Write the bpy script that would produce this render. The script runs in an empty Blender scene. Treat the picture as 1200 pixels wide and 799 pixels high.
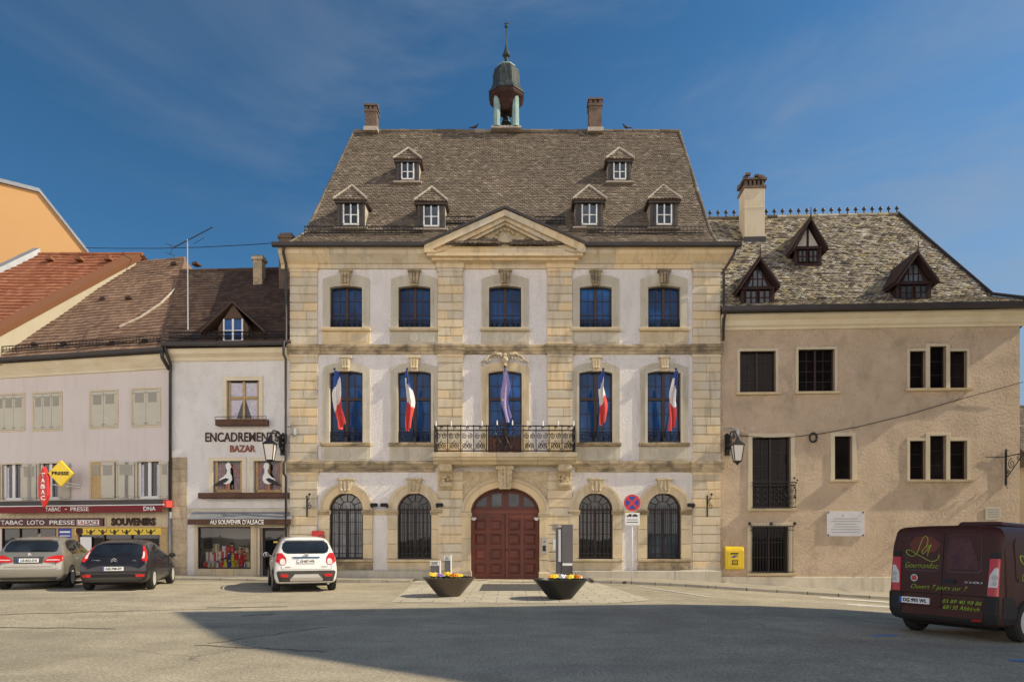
import bpy, bmesh, math, random
from math import sin, cos, tan, pi, radians, sqrt, atan2
from mathutils import Vector, Matrix
from mathutils.bvhtree import BVHTree
random.seed(7)
R = random.Random(11)
scene = bpy.context.scene
COL = scene.collection

# ------------------------------------------------------------------ mesh helper
class MB:
    def __init__(s):
        s.v = []; s.f = []; s.r = []; s.m = []
    def add(s, vs, fs, rnd=None, mi=0):
        o = len(s.v)
        s.v += [tuple(v) for v in vs]
        if rnd is None: rnd = R.random()
        for f in fs:
            s.f.append([o + i for i in f]); s.r.append(rnd); s.m.append(mi)
        return s
    def quad(s, a, b, c, d, rnd=None): return s.add([a, b, c, d], [(0, 1, 2, 3)], rnd)
    def box(s, x0, y0, z0, x1, y1, z1, rnd=None):
        if x0 > x1: x0, x1 = x1, x0
        if y0 > y1: y0, y1 = y1, y0
        if z0 > z1: z0, z1 = z1, z0
        vs = [(x0,y0,z0),(x1,y0,z0),(x1,y1,z0),(x0,y1,z0),(x0,y0,z1),(x1,y0,z1),(x1,y1,z1),(x0,y1,z1)]
        return s.add(vs, [(0,3,2,1),(4,5,6,7),(0,1,5,4),(1,2,6,5),(2,3,7,6),(3,0,4,7)], rnd)
    def cbox(s, cx, cy, cz, sx, sy, sz, rnd=None):
        return s.box(cx-sx/2, cy-sy/2, cz-sz/2, cx+sx/2, cy+sy/2, cz+sz/2, rnd)
    def prism(s, poly, y0, y1, rnd=None):        # poly in x,z extruded along y
        n = len(poly)
        vs = [(x, y0, z) for x, z in poly] + [(x, y1, z) for x, z in poly]
        fs = [list(range(n)), list(range(2*n-1, n-1, -1))]
        fs += [(i, i+n, (i+1) % n + n, (i+1) % n) for i in range(n)]
        return s.add(vs, fs, rnd)
    def prismx(s, poly, x0, x1, rnd=None):       # poly in y,z extruded along x
        n = len(poly)
        vs = [(x0, y, z) for y, z in poly] + [(x1, y, z) for y, z in poly]
        fs = [list(range(n)), list(range(2*n-1, n-1, -1))]
        fs += [(i, i+n, (i+1) % n + n, (i+1) % n) for i in range(n)]
        return s.add(vs, fs, rnd)
    def prismz(s, poly, z0, z1, rnd=None):
        n = len(poly)
        vs = [(x, y, z0) for x, y in poly] + [(x, y, z1) for x, y in poly]
        fs = [list(range(n-1, -1, -1)), list(range(n, 2*n))]
        fs += [(i, (i+1) % n, (i+1) % n + n, i+n) for i in range(n)]
        return s.add(vs, fs, rnd)
    def ring(s, outer, inner, y0, y1, yi=None, closed=False, rnd=None):
        # strip between two x,z outlines: front at y0, outer side back to y1, inner reveal back to yi
        n = len(outer); yi = y1 if yi is None else yi
        vs = [(x,y0,z) for x,z in outer] + [(x,y0,z) for x,z in inner] + [(x,y1,z) for x,z in outer] + [(x,yi,z) for x,z in inner]
        fs = []
        for i in range(n if closed else n-1):
            j = (i+1) % n
            fs += [(i, j, n+j, n+i), (2*n+i, 2*n+j, j, i), (n+i, n+j, 3*n+j, 3*n+i)]
        return s.add(vs, fs, rnd)
    def tube(s, pts, r, n=6, rnd=None, cap=True):
        pts = [Vector(p) for p in pts]; rs = r if isinstance(r, (list, tuple)) else [r]*len(pts)
        vs = []; fs = []; up = None
        for i, p in enumerate(pts):
            t = (pts[min(i+1, len(pts)-1)] - pts[max(i-1, 0)])
            if t.length < 1e-9: t = Vector((0,0,1))
            t.normalize()
            if up is None or abs(up.dot(t)) > .95:
                up = Vector((0,0,1)) if abs(t.z) < .9 else Vector((1,0,0))
            a = t.cross(up).normalized(); b = t.cross(a).normalized(); up = -b if False else up
            for k in range(n):
                q = 2*pi*k/n
                vs.append(p + (a*cos(q) + b*sin(q))*rs[i])
        for i in range(len(pts)-1):
            for k in range(n):
                k2 = (k+1) % n
                fs.append((i*n+k, i*n+k2, (i+1)*n+k2, (i+1)*n+k))
        if cap:
            fs.append(list(range(n-1, -1, -1))); fs.append([(len(pts)-1)*n+k for k in range(n)])
        return s.add(vs, fs, rnd)
    def lathe(s, prof, n=16, cx=0, cy=0, cz=0, rnd=None, axis='z', rot=0):
        vs = []; fs = []
        for r, z in prof:
            for k in range(n):
                q = 2*pi*k/n + rot
                if axis == 'z': vs.append((cx+r*cos(q), cy+r*sin(q), cz+z))
                elif axis == 'x': vs.append((cx+z, cy+r*cos(q), cz+r*sin(q)))
                else: vs.append((cx+r*cos(q), cy+z, cz+r*sin(q)))
        for i in range(len(prof)-1):
            for k in range(n):
                k2 = (k+1) % n
                fs.append((i*n+k, i*n+k2, (i+1)*n+k2, (i+1)*n+k))
        fs.append(list(range(n-1, -1, -1))); fs.append([(len(prof)-1)*n+k for k in range(n)])
        return s.add(vs, fs, rnd)
    def ball(s, c, r, n=10, m=6, sz=1.0, rnd=None):
        prof = [(max(1e-4, r*sin(pi*i/m)), -r*sz*cos(pi*i/m)) for i in range(m+1)]
        return s.lathe(prof, n, c[0], c[1], c[2], rnd)
    def build(s, name, mat, parent=None, smooth=False, bevel=0, recalc=True, loc=None, seg=1):
        me = bpy.data.meshes.new(name)
        me.from_pydata(s.v, [], s.f)
        mats = mat if isinstance(mat, (list, tuple)) else [mat]
        for m in mats: me.materials.append(m)
        at = me.attributes.new('rnd', 'FLOAT', 'FACE')
        at.data.foreach_set('value', s.r)
        me.polygons.foreach_set('material_index', s.m)
        if recalc:
            bm = bmesh.new(); bm.from_mesh(me)
            bmesh.ops.recalc_face_normals(bm, faces=bm.faces)
            bm.to_mesh(me); bm.free()
        if smooth: me.polygons.foreach_set('use_smooth', [True]*len(me.polygons))
        me.update()
        o = bpy.data.objects.new(name, me); COL.objects.link(o)
        if parent: o.parent = parent
        if loc: o.location = loc
        if bevel:
            b = o.modifiers.new('bevel', 'BEVEL'); b.width = bevel; b.segments = seg; b.limit_method = 'ANGLE'; b.angle_limit = radians(35)
        return o

def empty(name, label, cat, loc=(0,0,0), rz=0, group=None):
    o = bpy.data.objects.new(name, None); COL.objects.link(o)
    o.location = loc; o.rotation_euler = (0,0,rz); o.empty_display_size = .2
    o['label'] = label; o['category'] = cat
    if group: o['group'] = group
    return o
def tag(o, label, cat, group=None):
    o['label'] = label; o['category'] = cat
    if group: o['group'] = group
    return o
def struct(o): o['kind'] = 'structure'; return o
def dup(o, parent=None):
    c = o.copy(); COL.objects.link(c)
    if parent is not None: c.parent = parent
    for ch in list(o.children): dup(ch, c)
    return c

# ------------------------------------------------------------------ materials
class NT:
    def __init__(s, name):
        s.m = bpy.data.materials.new(name); s.m.use_nodes = True
        s.t = s.m.node_tree; s.n = s.t.nodes; s.l = s.t.links
        s.b = s.n['Principled BSDF']
    def node(s, typ, **kw):
        n = s.n.new(typ)
        for k, v in kw.items(): setattr(n, k, v)
        return n
    def link(s, a, b): s.l.new(a, b)
    def pos(s, scale=(1,1,1)):
        g = s.node('ShaderNodeNewGeometry')
        mp = s.node('ShaderNodeMapping'); mp.inputs['Scale'].default_value = scale
        s.link(g.outputs['Position'], mp.inputs['Vector']); return mp.outputs['Vector']
    def noise(s, vec, scale, detail=5, rough=.6, dist=0):
        n = s.node('ShaderNodeTexNoise'); n.inputs['Scale'].default_value = scale
        n.inputs['Detail'].default_value = detail; n.inputs['Roughness'].default_value = rough
        n.inputs['Distortion'].default_value = dist
        s.link(vec, n.inputs['Vector']); return n.outputs['Fac']
    def ramp(s, fac, stops, interp='LINEAR'):
        r = s.node('ShaderNodeValToRGB'); r.color_ramp.interpolation = interp
        e = r.color_ramp.elements
        while len(e) < len(stops): e.new(.5)
        for k, (p, c) in enumerate(stops):
            e[k].position = p; e[k].color = (c[0], c[1], c[2], 1) if isinstance(c, (tuple, list)) else (c, c, c, 1)
        s.link(fac, r.inputs['Fac']); return r.outputs['Color']
    def mix(s, fac, a, b, mode='MIX'):
        n = s.node('ShaderNodeMix', data_type='RGBA', blend_type=mode)
        for sock, v in ((n.inputs[0], fac), (n.inputs[6], a), (n.inputs[7], b)):
            if isinstance(v, (int, float)): sock.default_value = v
            elif isinstance(v, (tuple, list)): sock.default_value = (v[0], v[1], v[2], 1)
            else: s.link(v, sock)
        return n.outputs[2]
    def math(s, op, a, b=0, clamp=False):
        n = s.node('ShaderNodeMath', operation=op); n.use_clamp = clamp
        for sock, v in ((n.inputs[0], a), (n.inputs[1], b)):
            if isinstance(v, (int, float)): sock.default_value = v
            else: s.link(v, sock)
        return n.outputs[0]
    def attr(s, name='rnd'):
        n = s.node('ShaderNodeAttribute'); n.attribute_name = name; return n.outputs['Fac']
    def bump(s, h, strength=.3, dist=.01):
        n = s.node('ShaderNodeBump'); n.inputs['Strength'].default_value = strength; n.inputs['Distance'].default_value = dist
        s.link(h, n.inputs['Height']); s.link(n.outputs['Normal'], s.b.inputs['Normal'])

def surf(name, c1, c2=None, scale=1.5, rough=.85, rnd=0.0, bump=0.0, bscale=30, bdist=.01, stain=None, stain_amt=.5, sscale=(2.2,2.2,.35),
         metal=0, fine=0.0, spec=.3, coat=0, rcol=None, stain_lo=.5, stain_hi=.75):
    t = NT(name); p = t.pos()
    c = None
    if c2: c = t.mix(t.ramp(t.noise(p, scale, 6, .62), [(.35, 0.), (.68, 1.)]), c1, c2)
    if rcol: c = t.mix(t.math('MULTIPLY', t.ramp(t.attr(), [(.45, 0.), (.85, 1.)]), .6), c or c1, rcol)
    if stain:
        sn = t.noise(t.pos(sscale), 1.6, 7, .65, .3)
        c = t.mix(t.math('MULTIPLY', t.ramp(sn, [(stain_lo, 0.), (stain_hi, 1.)]), stain_amt), c or c1, stain)
    if rnd:
        k = t.math('ADD', t.math('MULTIPLY', t.attr(), 2*rnd), 1-rnd)
        cc = t.node('ShaderNodeCombineColor')
        for i in range(3): t.link(k, cc.inputs[i])
        c = t.mix(1., c or c1, cc.outputs[0], 'MULTIPLY')
    if fine:
        k = t.ramp(t.noise(p, 60, 3, .7), [(.3, 1-fine), (.7, 1+0*fine)])
        c = t.mix(1., c or c1, k, 'MULTIPLY')
    if c is None: t.b.inputs['Base Color'].default_value = (*c1, 1)
    else: t.link(c, t.b.inputs['Base Color'])
    t.b.inputs['Roughness'].default_value = rough; t.b.inputs['Metallic'].default_value = metal
    t.b.inputs['Specular IOR Level'].default_value = spec
    if coat: t.b.inputs['Coat Weight'].default_value = coat; t.b.inputs['Coat Roughness'].default_value = .05
    if bump: t.bump(t.noise(p, bscale, 5, .65), bump, bdist)
    return t.m

def tilemat(name, stops, rough=.85, stain=(.05,.045,.04), samt=.5, sc=.5, spec=.25, moss=None):
    t = NT(name); p = t.pos()
    c = t.ramp(t.attr(), stops)
    c = t.mix(t.math('MULTIPLY', t.ramp(t.noise(p, sc, 6, .65), [(.42, 0.), (.72, 1.)]), samt), c, stain)
    c = t.mix(1., c, t.ramp(t.noise(p, 14, 4, .7), [(.3, .7), (.7, 1.)]), 'MULTIPLY')
    if moss: c = t.mix(t.math('MULTIPLY', t.ramp(t.noise(p, 3.1, 7, .7), [(.56, 0.), (.7, 1.)]), .7), c, moss)
    t.link(c, t.b.inputs['Base Color']); t.b.inputs['Roughness'].default_value = rough
    t.b.inputs['Specular IOR Level'].default_value = spec
    t.bump(t.noise(p, 40, 4, .6), .3, .01)
    return t.m

def glass(name, col, ior=1.45, rough=.02, warp=.12, spec=.5):
    t = NT(name); vn = t.ramp(t.noise(t.pos((1,1,.8)), .9, 3, .6), [(.30,.45),(.52,1.),(.70,1.9)])  # uneven tone painted in like changing reflections
    oi = t.node('ShaderNodeObjectInfo'); ov = t.ramp(oi.outputs['Random'], [(0.,.5),(.5,1.),(1.,1.55)])
    t.link(t.mix(1., t.mix(1., col, vn, 'MULTIPLY'), ov, 'MULTIPLY'), t.b.inputs['Base Color'])
    t.b.inputs['Roughness'].default_value = rough; t.b.inputs['IOR'].default_value = ior
    t.b.inputs['Specular IOR Level'].default_value = spec
    if warp: t.bump(t.noise(t.pos(), 1.3, 2, .4), warp, .02)
    return t.m
def clearglass(name, tint=(.8,.85,.85), refl=1.0):
    t = NT(name); t.n.remove(t.b)
    tr = t.node('ShaderNodeBsdfTransparent'); tr.inputs['Color'].default_value = (*tint, 1)
    gl = t.node('ShaderNodeBsdfGlossy'); gl.inputs['Roughness'].default_value = .02; gl.inputs['Color'].default_value = (refl,refl,refl,1)
    fr = t.node('ShaderNodeFresnel'); fr.inputs['IOR'].default_value = 1.5
    mx = t.node('ShaderNodeMixShader'); t.link(fr.outputs[0], mx.inputs[0]); t.link(tr.outputs[0], mx.inputs[1]); t.link(gl.outputs[0], mx.inputs[2])
    t.link(mx.outputs[0], t.n['Material Output'].inputs['Surface']); return t.m
def plain(name, col, rough=.6, metal=0, spec=.4, coat=0):
    t = NT(name); t.b.inputs['Base Color'].default_value = (*col, 1); t.b.inputs['Roughness'].default_value = rough
    t.b.inputs['Metallic'].default_value = metal; t.b.inputs['Specular IOR Level'].default_value = spec
    if coat: t.b.inputs['Coat Weight'].default_value = coat; t.b.inputs['Coat Roughness'].default_value = .04
    return t.m
def lampmat(name, col, st):
    t = NT(name); t.b.inputs['Base Color'].default_value = (.8,.8,.8,1)
    t.b.inputs['Emission Color'].default_value = (*col, 1); t.b.inputs['Emission Strength'].default_value = st; return t.m

M = {}
M['stucco'] = surf('white_stucco', (.77,.735,.715), (.71,.67,.65), .8, bump=1., bscale=18, bdist=.035, stain=(.42,.38,.32), stain_amt=.35)
M['stucco_old'] = surf('aged_white_stucco', (.80,.775,.755), (.71,.68,.66), .9, bump=1., bscale=18, bdist=.035, stain=(.52,.46,.40), stain_amt=.4, sscale=(1.6,1.6,.8))
M['stucco_pink'] = surf('pale_mauve_stucco', (.70,.635,.61), (.655,.59,.565), .5, bump=.3, bscale=50, stain=(.50,.44,.40), stain_amt=.35)
M['stone'] = surf('yellow_sandstone', (.71,.64,.51), (.66,.55,.38), 1.6, rcol=(.68,.49,.25), rnd=.14, bump=.4, bscale=22, bdist=.012, stain=(.22,.17,.11), stain_amt=.55, fine=.12)
M['stone_pale'] = surf('pale_sandstone', (.70,.60,.43), (.60,.49,.32), 1.6, rcol=(.66,.50,.28), rnd=.12, bump=.4, bscale=22, bdist=.012, stain=(.25,.20,.14), stain_amt=.45, fine=.12)
M['stone_grey'] = surf('greyed_sandstone', (.60,.555,.46), (.52,.47,.365), 1.8, rnd=.10, bump=.4, bscale=22, stain=(.27,.23,.17), stain_amt=.45, fine=.12)
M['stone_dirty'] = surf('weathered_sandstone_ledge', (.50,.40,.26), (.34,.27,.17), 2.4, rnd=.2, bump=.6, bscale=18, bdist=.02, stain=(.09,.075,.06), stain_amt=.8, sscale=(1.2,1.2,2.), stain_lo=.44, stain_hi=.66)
M['carved'] = surf('carved_sandstone', (.66,.56,.39), (.50,.40,.25), 6, bump=1., bscale=14, bdist=.06, stain=(.20,.15,.09), stain_amt=.5, sscale=(7,7,7))
M['rubble'] = surf('rough_quoin_stone', (.64,.53,.37), (.50,.39,.25), 4, rnd=.25, bump=1., bscale=9, bdist=.05, stain=(.16,.12,.08), stain_amt=.6)
M['roughcast'] = surf('tan_roughcast', (.83,.65,.475), (.70,.535,.375), .9, bump=1., bscale=11, bdist=.15, stain=(.47,.355,.26), stain_amt=.75, sscale=(.8,.8,.6), fine=.1)
M['plinth'] = surf('cream_rendered_plinth', (.74,.67,.53), (.64,.57,.44), 1.5, bump=.6, bscale=20, bdist=.02, stain=(.25,.20,.15), stain_amt=.5)
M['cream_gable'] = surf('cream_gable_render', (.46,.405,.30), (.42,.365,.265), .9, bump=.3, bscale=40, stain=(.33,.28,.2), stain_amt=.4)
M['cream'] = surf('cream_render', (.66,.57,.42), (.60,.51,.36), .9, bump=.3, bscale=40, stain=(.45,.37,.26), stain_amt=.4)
M['cream_trim'] = surf('cream_painted_timber', (.76,.68,.52), (.70,.60,.42), 1.2, bump=.2, bscale=30, stain=(.42,.34,.24), stain_amt=.4, sscale=(.6,.6,3))
M['peach'] = surf('peach_render', (.55,.315,.14), (.51,.29,.125), .25, bump=.15, bscale=50)
M['asphalt'] = None
M['zinc'] = surf('grey_zinc', (.34,.35,.37), (.26,.27,.29), 2, rough=.5, metal=.4, spec=.4)
M['dark_metal'] = surf('dark_gutter_metal', (.035,.03,.032), (.05,.042,.042), 2, rough=.45, spec=.4)
M['iron'] = plain('black_wrought_iron', (.012,.012,.014), .5, 0, .4)
M['white_metal'] = plain('white_painted_metal', (.75,.75,.74), .4)
M['grey_metal'] = plain('galvanised_steel', (.42,.43,.44), .4, .6)
M['frame_brown'] = plain('dark_brown_window_frame', (.036,.016,.015), .45)
M['frame_white'] = plain('white_window_frame', (.75,.75,.74), .4)
M['glass_blue'] = glass('window_glass', (.009,.058,.185), 1.40, spec=.22)  # blue base colour stands in for sky reflected in the panes
M['glass_pale'] = glass('painted_reflection_glass', (.20,.21,.215), 1.45)  # pale base colour stands in for a bright reflection
M['glass_dark'] = glass('dark_window_glass', (.008,.009,.011), 1.5)
M['glass_black'] = glass('unlit_window_glass', (.012,.010,.010), 1.4, spec=.12)
M['glass_grey'] = glass('grey_window_glass', (.07,.09,.11), 1.4)  # grey tone; on the rightmost arched window it stands for a reflection
M['glass_clear'] = clearglass('shop_glass')
M['interior'] = plain('dim_interior', (.22,.19,.16), .9)
M['tile_grey'] = tilemat('weathered_flat_roof_tile', [(0,(.15,.118,.09)),(.3,(.20,.158,.12)),(.7,(.235,.188,.143)),(.93,(.27,.22,.168)),(1,(.36,.31,.245))], samt=.34, sc=.35)
M['tile_mixed'] = tilemat('mixed_old_flat_tile', [(0,(.085,.07,.06)),(.18,(.20,.16,.13)),(.34,(.30,.25,.19)),(.5,(.37,.325,.255)),(.62,(.43,.375,.27)),(.70,(.48,.39,.19)),(.80,(.44,.41,.36)),(.9,(.62,.58,.49)),(1,(.27,.17,.13))], samt=.25, sc=1.2, stain=(.11,.10,.075), moss=(.185,.165,.11))
M['tile_brown'] = tilemat('brown_interlocking_tile', [(0,(.23,.14,.095)),(.5,(.30,.19,.13)),(1,(.37,.245,.17))], samt=.55, sc=.5, stain=(.15,.095,.07))
M['tile_dark'] = tilemat('dark_and_shaded_tile', [(0,(.075,.045,.034)),(.5,(.105,.065,.048)),(1,(.14,.09,.065))], samt=.5)  # brown tile darkened in colour for slopes lying in shade
M['tile_orange'] = tilemat('red_orange_roof_tile', [(0,(.30,.105,.055)),(.5,(.36,.135,.07)),(1,(.42,.175,.10))], samt=.3, stain=(.22,.09,.06))
M['brown_band'] = plain('brown_verge_board', (.22,.095,.045), .7)
M['mortar'] = surf('pale_mortar', (.50,.44,.37), (.36,.31,.25), 5, bump=.5)
M['dormer_wood'] = surf('grey_brown_dormer_boards', (.10,.09,.085), (.065,.06,.058), 3, bump=.3, bscale=20)
M['timber'] = surf('dark_brown_timber', (.055,.030,.028), (.04,.022,.022), 3, bump=.2)
M['plaster_w'] = plain('white_infill_plaster', (.62,.57,.50), .9)
M['copper'] = surf('green_copper_patina', (.30,.43,.40), (.20,.31,.30), 2.5, rough=.55, stain=(.07,.08,.075), stain_amt=.75, sscale=(4,4,1), spec=.4)
M['copper_dark'] = surf('darkened_copper', (.025,.032,.036), (.045,.058,.058), 2.5, rough=.6, spec=.2, stain=(.20,.25,.23), stain_amt=.35, sscale=(5,5,.6))
M['red_wood'] = surf('oxblood_painted_soffit', (.055,.025,.02), (.04,.019,.016), 3)
M['bronze'] = plain('dark_bell_bronze', (.04,.05,.045), .35, .7)
M['brick'] = None
M['door_red'] = surf('red_brown_varnished_oak', (.165,.038,.021), (.105,.025,.015), 2.2, rough=.5, rnd=.3, spec=.45)
M['door_dark'] = surf('dark_red_brown_oak', (.11,.030,.020), (.075,.022,.015), 2.2, rough=.4)
M['red'] = plain('red_enamel', (.62,.035,.03), .35)
M['blue'] = plain('blue_enamel', (.02,.05,.35), .4)
M['yellow'] = surf('yellow_enamel', (.80,.58,.03), (.74,.50,.02), 2, rough=.35, spec=.5)
M['white'] = plain('white_paint', (.80,.80,.78), .5)
M['black'] = plain('black_paint', (.012,.011,.012), .5)
M['burgundy'] = plain('burgundy_canvas', (.19,.018,.022), .7)
M['burgundy_dk'] = plain('dark_burgundy_board', (.075,.010,.018), .4)
M['wood_tan'] = surf('tan_varnished_wood', (.52,.37,.18), (.42,.28,.13), 4, rough=.5, rnd=.12)
M['wood_beige'] = surf('beige_painted_boards', (.60,.51,.36), (.54,.45,.31), 2, rnd=.06)
M['wood_brown'] = surf('brown_wood', (.11,.05,.03), (.07,.035,.022), 4, rough=.6)
M['shutter'] = surf('greige_shutter_paint', (.60,.57,.48), (.55,.52,.43), 2)
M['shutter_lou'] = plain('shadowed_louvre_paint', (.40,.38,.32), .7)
M['curtain'] = surf('lace_curtain', (.66,.63,.70), (.48,.45,.54), 9)
M['curtain_p'] = surf('mauve_curtain', (.40,.30,.31), (.25,.18,.19), 9)
M['orange_red'] = plain('orange_red_plastic', (.62,.13,.05), .5)
M['blue_flag'] = plain('flag_blue_cloth', (.03,.075,.35), .8)
M['pole'] = plain('dark_blue_flagpole', (.012,.02,.07), .4)
M['white_flag'] = plain('flag_white_cloth', (.78,.77,.78), .8)
M['red_flag'] = plain('flag_red_cloth', (.62,.07,.06), .8)
M['eu_blue'] = plain('flag_violet_blue_cloth', (.36,.31,.58), .75)
M['eu_star'] = plain('flag_gold_star', (.75,.55,.08), .7)
M['lantern_glass'] = plain('opal_lantern_glass', (.78,.74,.66), .25, spec=.5)
M['soil'] = plain('potting_soil', (.03,.02,.015), .95)
M['leaf'] = plain('pansy_leaf', (.05,.10,.03), .7)
M['planter_brown'] = surf('bronze_planter_metal', (.115,.095,.075), (.09,.075,.06), 2, rough=.42, metal=.5)
M['planter_black'] = surf('anthracite_planter_metal', (.03,.03,.03), (.024,.024,.026), 2, rough=.42, metal=.4)
M['slate_grey'] = surf('slate_grey_cabinet', (.13,.125,.13), (.11,.105,.11), 2, rough=.45)
M['plaque'] = surf('white_marble_plaque', (.70,.69,.70), (.62,.61,.63), 3, rough=.4)
M['letter_brown'] = plain('dark_brown_letters', (.06,.028,.018), .6)
M['letter_rust'] = plain('rust_red_letters', (.30,.085,.045), .6)

def brickmat(name, c1, c2, mortar, scale=7):
    t = NT(name); p = t.pos()
    sx = t.node('ShaderNodeSeparateXYZ'); t.link(p, sx.inputs[0])
    cb = t.node('ShaderNodeCombineXYZ'); t.link(t.math('ADD', sx.outputs[0], sx.outputs[1]), cb.inputs[0]); t.link(sx.outputs[2], cb.inputs[1])
    b = t.node('ShaderNodeTexBrick'); b.inputs['Scale'].default_value = scale
    b.inputs['Color1'].default_value = (*c1,1); b.inputs['Color2'].default_value = (*c2,1); b.inputs['Mortar'].default_value = (*mortar,1)
    b.inputs['Mortar Size'].default_value = .025
    t.link(cb.outputs[0], b.inputs['Vector'])
    c = t.mix(t.math('MULTIPLY', t.ramp(t.noise(p, 2.5, 6), [(.45,0.),(.7,1.)]), .6), b.outputs['Color'], (.05,.035,.03))
    t.link(c, t.b.inputs['Base Color']); t.b.inputs['Roughness'].default_value = .9
    t.bump(b.outputs['Fac'], -.5, .01)
    return t.m
M['brick'] = brickmat('sooty_brick', (.15,.082,.055), (.10,.06,.045), (.26,.22,.18))

def asphalt():
    t = NT('worn_asphalt'); p = t.pos()
    big = t.ramp(t.noise(p, .16, 6, .6, .4), [(.36,(.345,.298,.218)),(.50,(.425,.366,.268)),(.66,(.49,.425,.315))])
    mid = t.ramp(t.noise(p, 1.1, 6, .7), [(.3,.74),(.7,1.08)])
    c = t.mix(1., big, mid, 'MULTIPLY')
    # long tyre-polished and repaired bands
    band = t.ramp(t.noise(t.pos((.10,.55,1)), 1.0, 5, .6, .5), [(.52,0.),(.66,1.)])
    c = t.mix(t.math('MULTIPLY', band, .42), c, (.20,.180,.148))
    grit = t.mix(1., t.ramp(t.noise(p, 24, 3, .8), [(.36,.66),(.5,.98),(.64,1.38)]), t.ramp(t.noise(p, 90, 2, .8), [(.3,.7),(.7,1.3)]), 'MULTIPLY')
    c = t.mix(1., c, grit, 'MULTIPLY')
    # hairline cracks
    v = t.node('ShaderNodeTexVoronoi', feature='DISTANCE_TO_EDGE'); v.inputs['Scale'].default_value = .16
    wob = t.node('ShaderNodeTexNoise'); wob.inputs['Scale'].default_value = .9; wob.inputs['Detail'].default_value = 6; t.link(p, wob.inputs['Vector'])
    t.link(t.mix(.9, p, wob.outputs['Color'], 'ADD'), v.inputs['Vector'])
    cr = t.ramp(v.outputs['Distance'], [(.0,.6),(.004,0.)])
    br = t.ramp(t.noise(p, .25, 4), [(.52,0.),(.60,1.)])
    c = t.mix(t.math('MULTIPLY', cr, br), c, (.07,.062,.055))
    t.link(c, t.b.inputs['Base Color']); t.b.inputs['Roughness'].default_value = .9; t.b.inputs['Specular IOR Level'].default_value = .25
    t.bump(t.noise(p, 70, 3, .8), .7, .008)
    return t.m
M['asphalt'] = asphalt()
def paving(name, c1, c2, mortar, bw=.9, bh=.45, scale=1.0, msize=.012):
    t = NT(name); p = t.pos()
    b = t.node('ShaderNodeTexBrick'); b.inputs['Scale'].default_value = scale
    b.inputs['Brick Width'].default_value = bw; b.inputs['Row Height'].default_value = bh
    b.inputs['Color1'].default_value = (*c1,1); b.inputs['Color2'].default_value = (*c2,1); b.inputs['Mortar'].default_value = (*mortar,1)
    b.inputs['Mortar Size'].default_value = msize
    t.link(p, b.inputs['Vector'])
    c = t.mix(1., b.outputs['Color'], t.ramp(t.noise(p, 1.7, 6, .7), [(.3,.72),(.7,1.05)]), 'MULTIPLY')
    c = t.mix(1., c, t.ramp(t.noise(p, 60, 3, .7), [(.3,.8),(.7,1.1)]), 'MULTIPLY')
    t.link(c, t.b.inputs['Base Color']); t.b.inputs['Roughness'].default_value = .88
    t.bump(b.outputs['Fac'], -.4, .006)
    return t.m
M['slabs'] = paving('pale_granite_slabs', (.62,.55,.42), (.55,.485,.37), (.16,.14,.11), .8, .5)
M['pave'] = paving('concrete_pavement', (.46,.405,.315), (.42,.37,.285), (.20,.175,.14), 1.5, 1.2)
M['kerb'] = paving('granite_kerb', (.46,.42,.34), (.40,.36,.29), (.10,.09,.08), 1.0, 3.)
M['cobble'] = paving('dark_cobble_panel', (.13,.125,.12), (.10,.095,.095), (.05,.05,.045), .11, .11, 1, .012)
M['mark_white'] = surf('worn_white_road_paint', (.80,.79,.76), (.66,.64,.60), 5, stain=(.32,.30,.26), stain_amt=.45, sscale=(5,5,5))
M['mark_blue'] = surf('worn_blue_road_paint', (.08,.30,.80), (.06,.22,.60), 5, stain=(.12,.12,.13), stain_amt=.6, sscale=(5,5,5))

# ------------------------------------------------------------------ text
def text(s, name, mat, parent, loc, w=None, h=None, rot=(pi/2,0,0), ext=.006, off=0.0, shear=0, align='CENTER', space=1.0):
    cu = bpy.data.curves.new('lettering', 'FONT'); cu.body = s; cu.size = 1; cu.extrude = 0; cu.offset = off; cu.shear = shear
    cu.align_x = 'LEFT'; cu.space_character = space; cu.resolution_u = 3
    ob = bpy.data.objects.new('lettering', cu); COL.objects.link(ob)
    dg = bpy.context.evaluated_depsgraph_get(); dg.update()
    me = bpy.data.meshes.new_from_object(ob.evaluated_get(dg))
    bpy.data.objects.remove(ob); bpy.data.curves.remove(cu)
    xs = [v.co.x for v in me.vertices]; ys = [v.co.y for v in me.vertices]
    x0, x1, y0, y1 = min(xs), max(xs), min(ys), max(ys)
    sy = (h/(y1-y0)) if h else None; sx = (w/(x1-x0)) if w else None
    if sx is None: sx = sy
    if sy is None: sy = sx
    for v in me.vertices:
        v.co.x = (v.co.x-(x0+x1)/2)*sx; v.co.y = (v.co.y-(y0+y1)/2)*sy; v.co.z = 0
    # shallow relief
    bm = bmesh.new(); bm.from_mesh(me)
    r = bmesh.ops.extrude_face_region(bm, geom=bm.faces[:])
    for e in r['geom']:
        if isinstance(e, bmesh.types.BMVert): e.co.z += ext
    bm.to_mesh(me); bm.free()
    me.materials.clear(); me.materials.append(mat)
    me.name = name
    o = bpy.data.objects.new(name, me); COL.objects.link(o)
    if parent: o.parent = parent
    o.location = loc; o.rotation_euler = rot
    return o
M['seam'] = surf('bitumen_seam', (.055,.05,.045), (.09,.08,.07), 6, rough=.8)
M['castiron'] = surf('worn_cast_iron', (.12,.105,.09), (.07,.062,.055), 12, rough=.6, bump=.8, bscale=35)
SKY_TINT = (.46, .90, 1.10); SKY_STR = .12; SOUTH_FILL_COL = (23.5, 20.6, 18.4)
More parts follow.
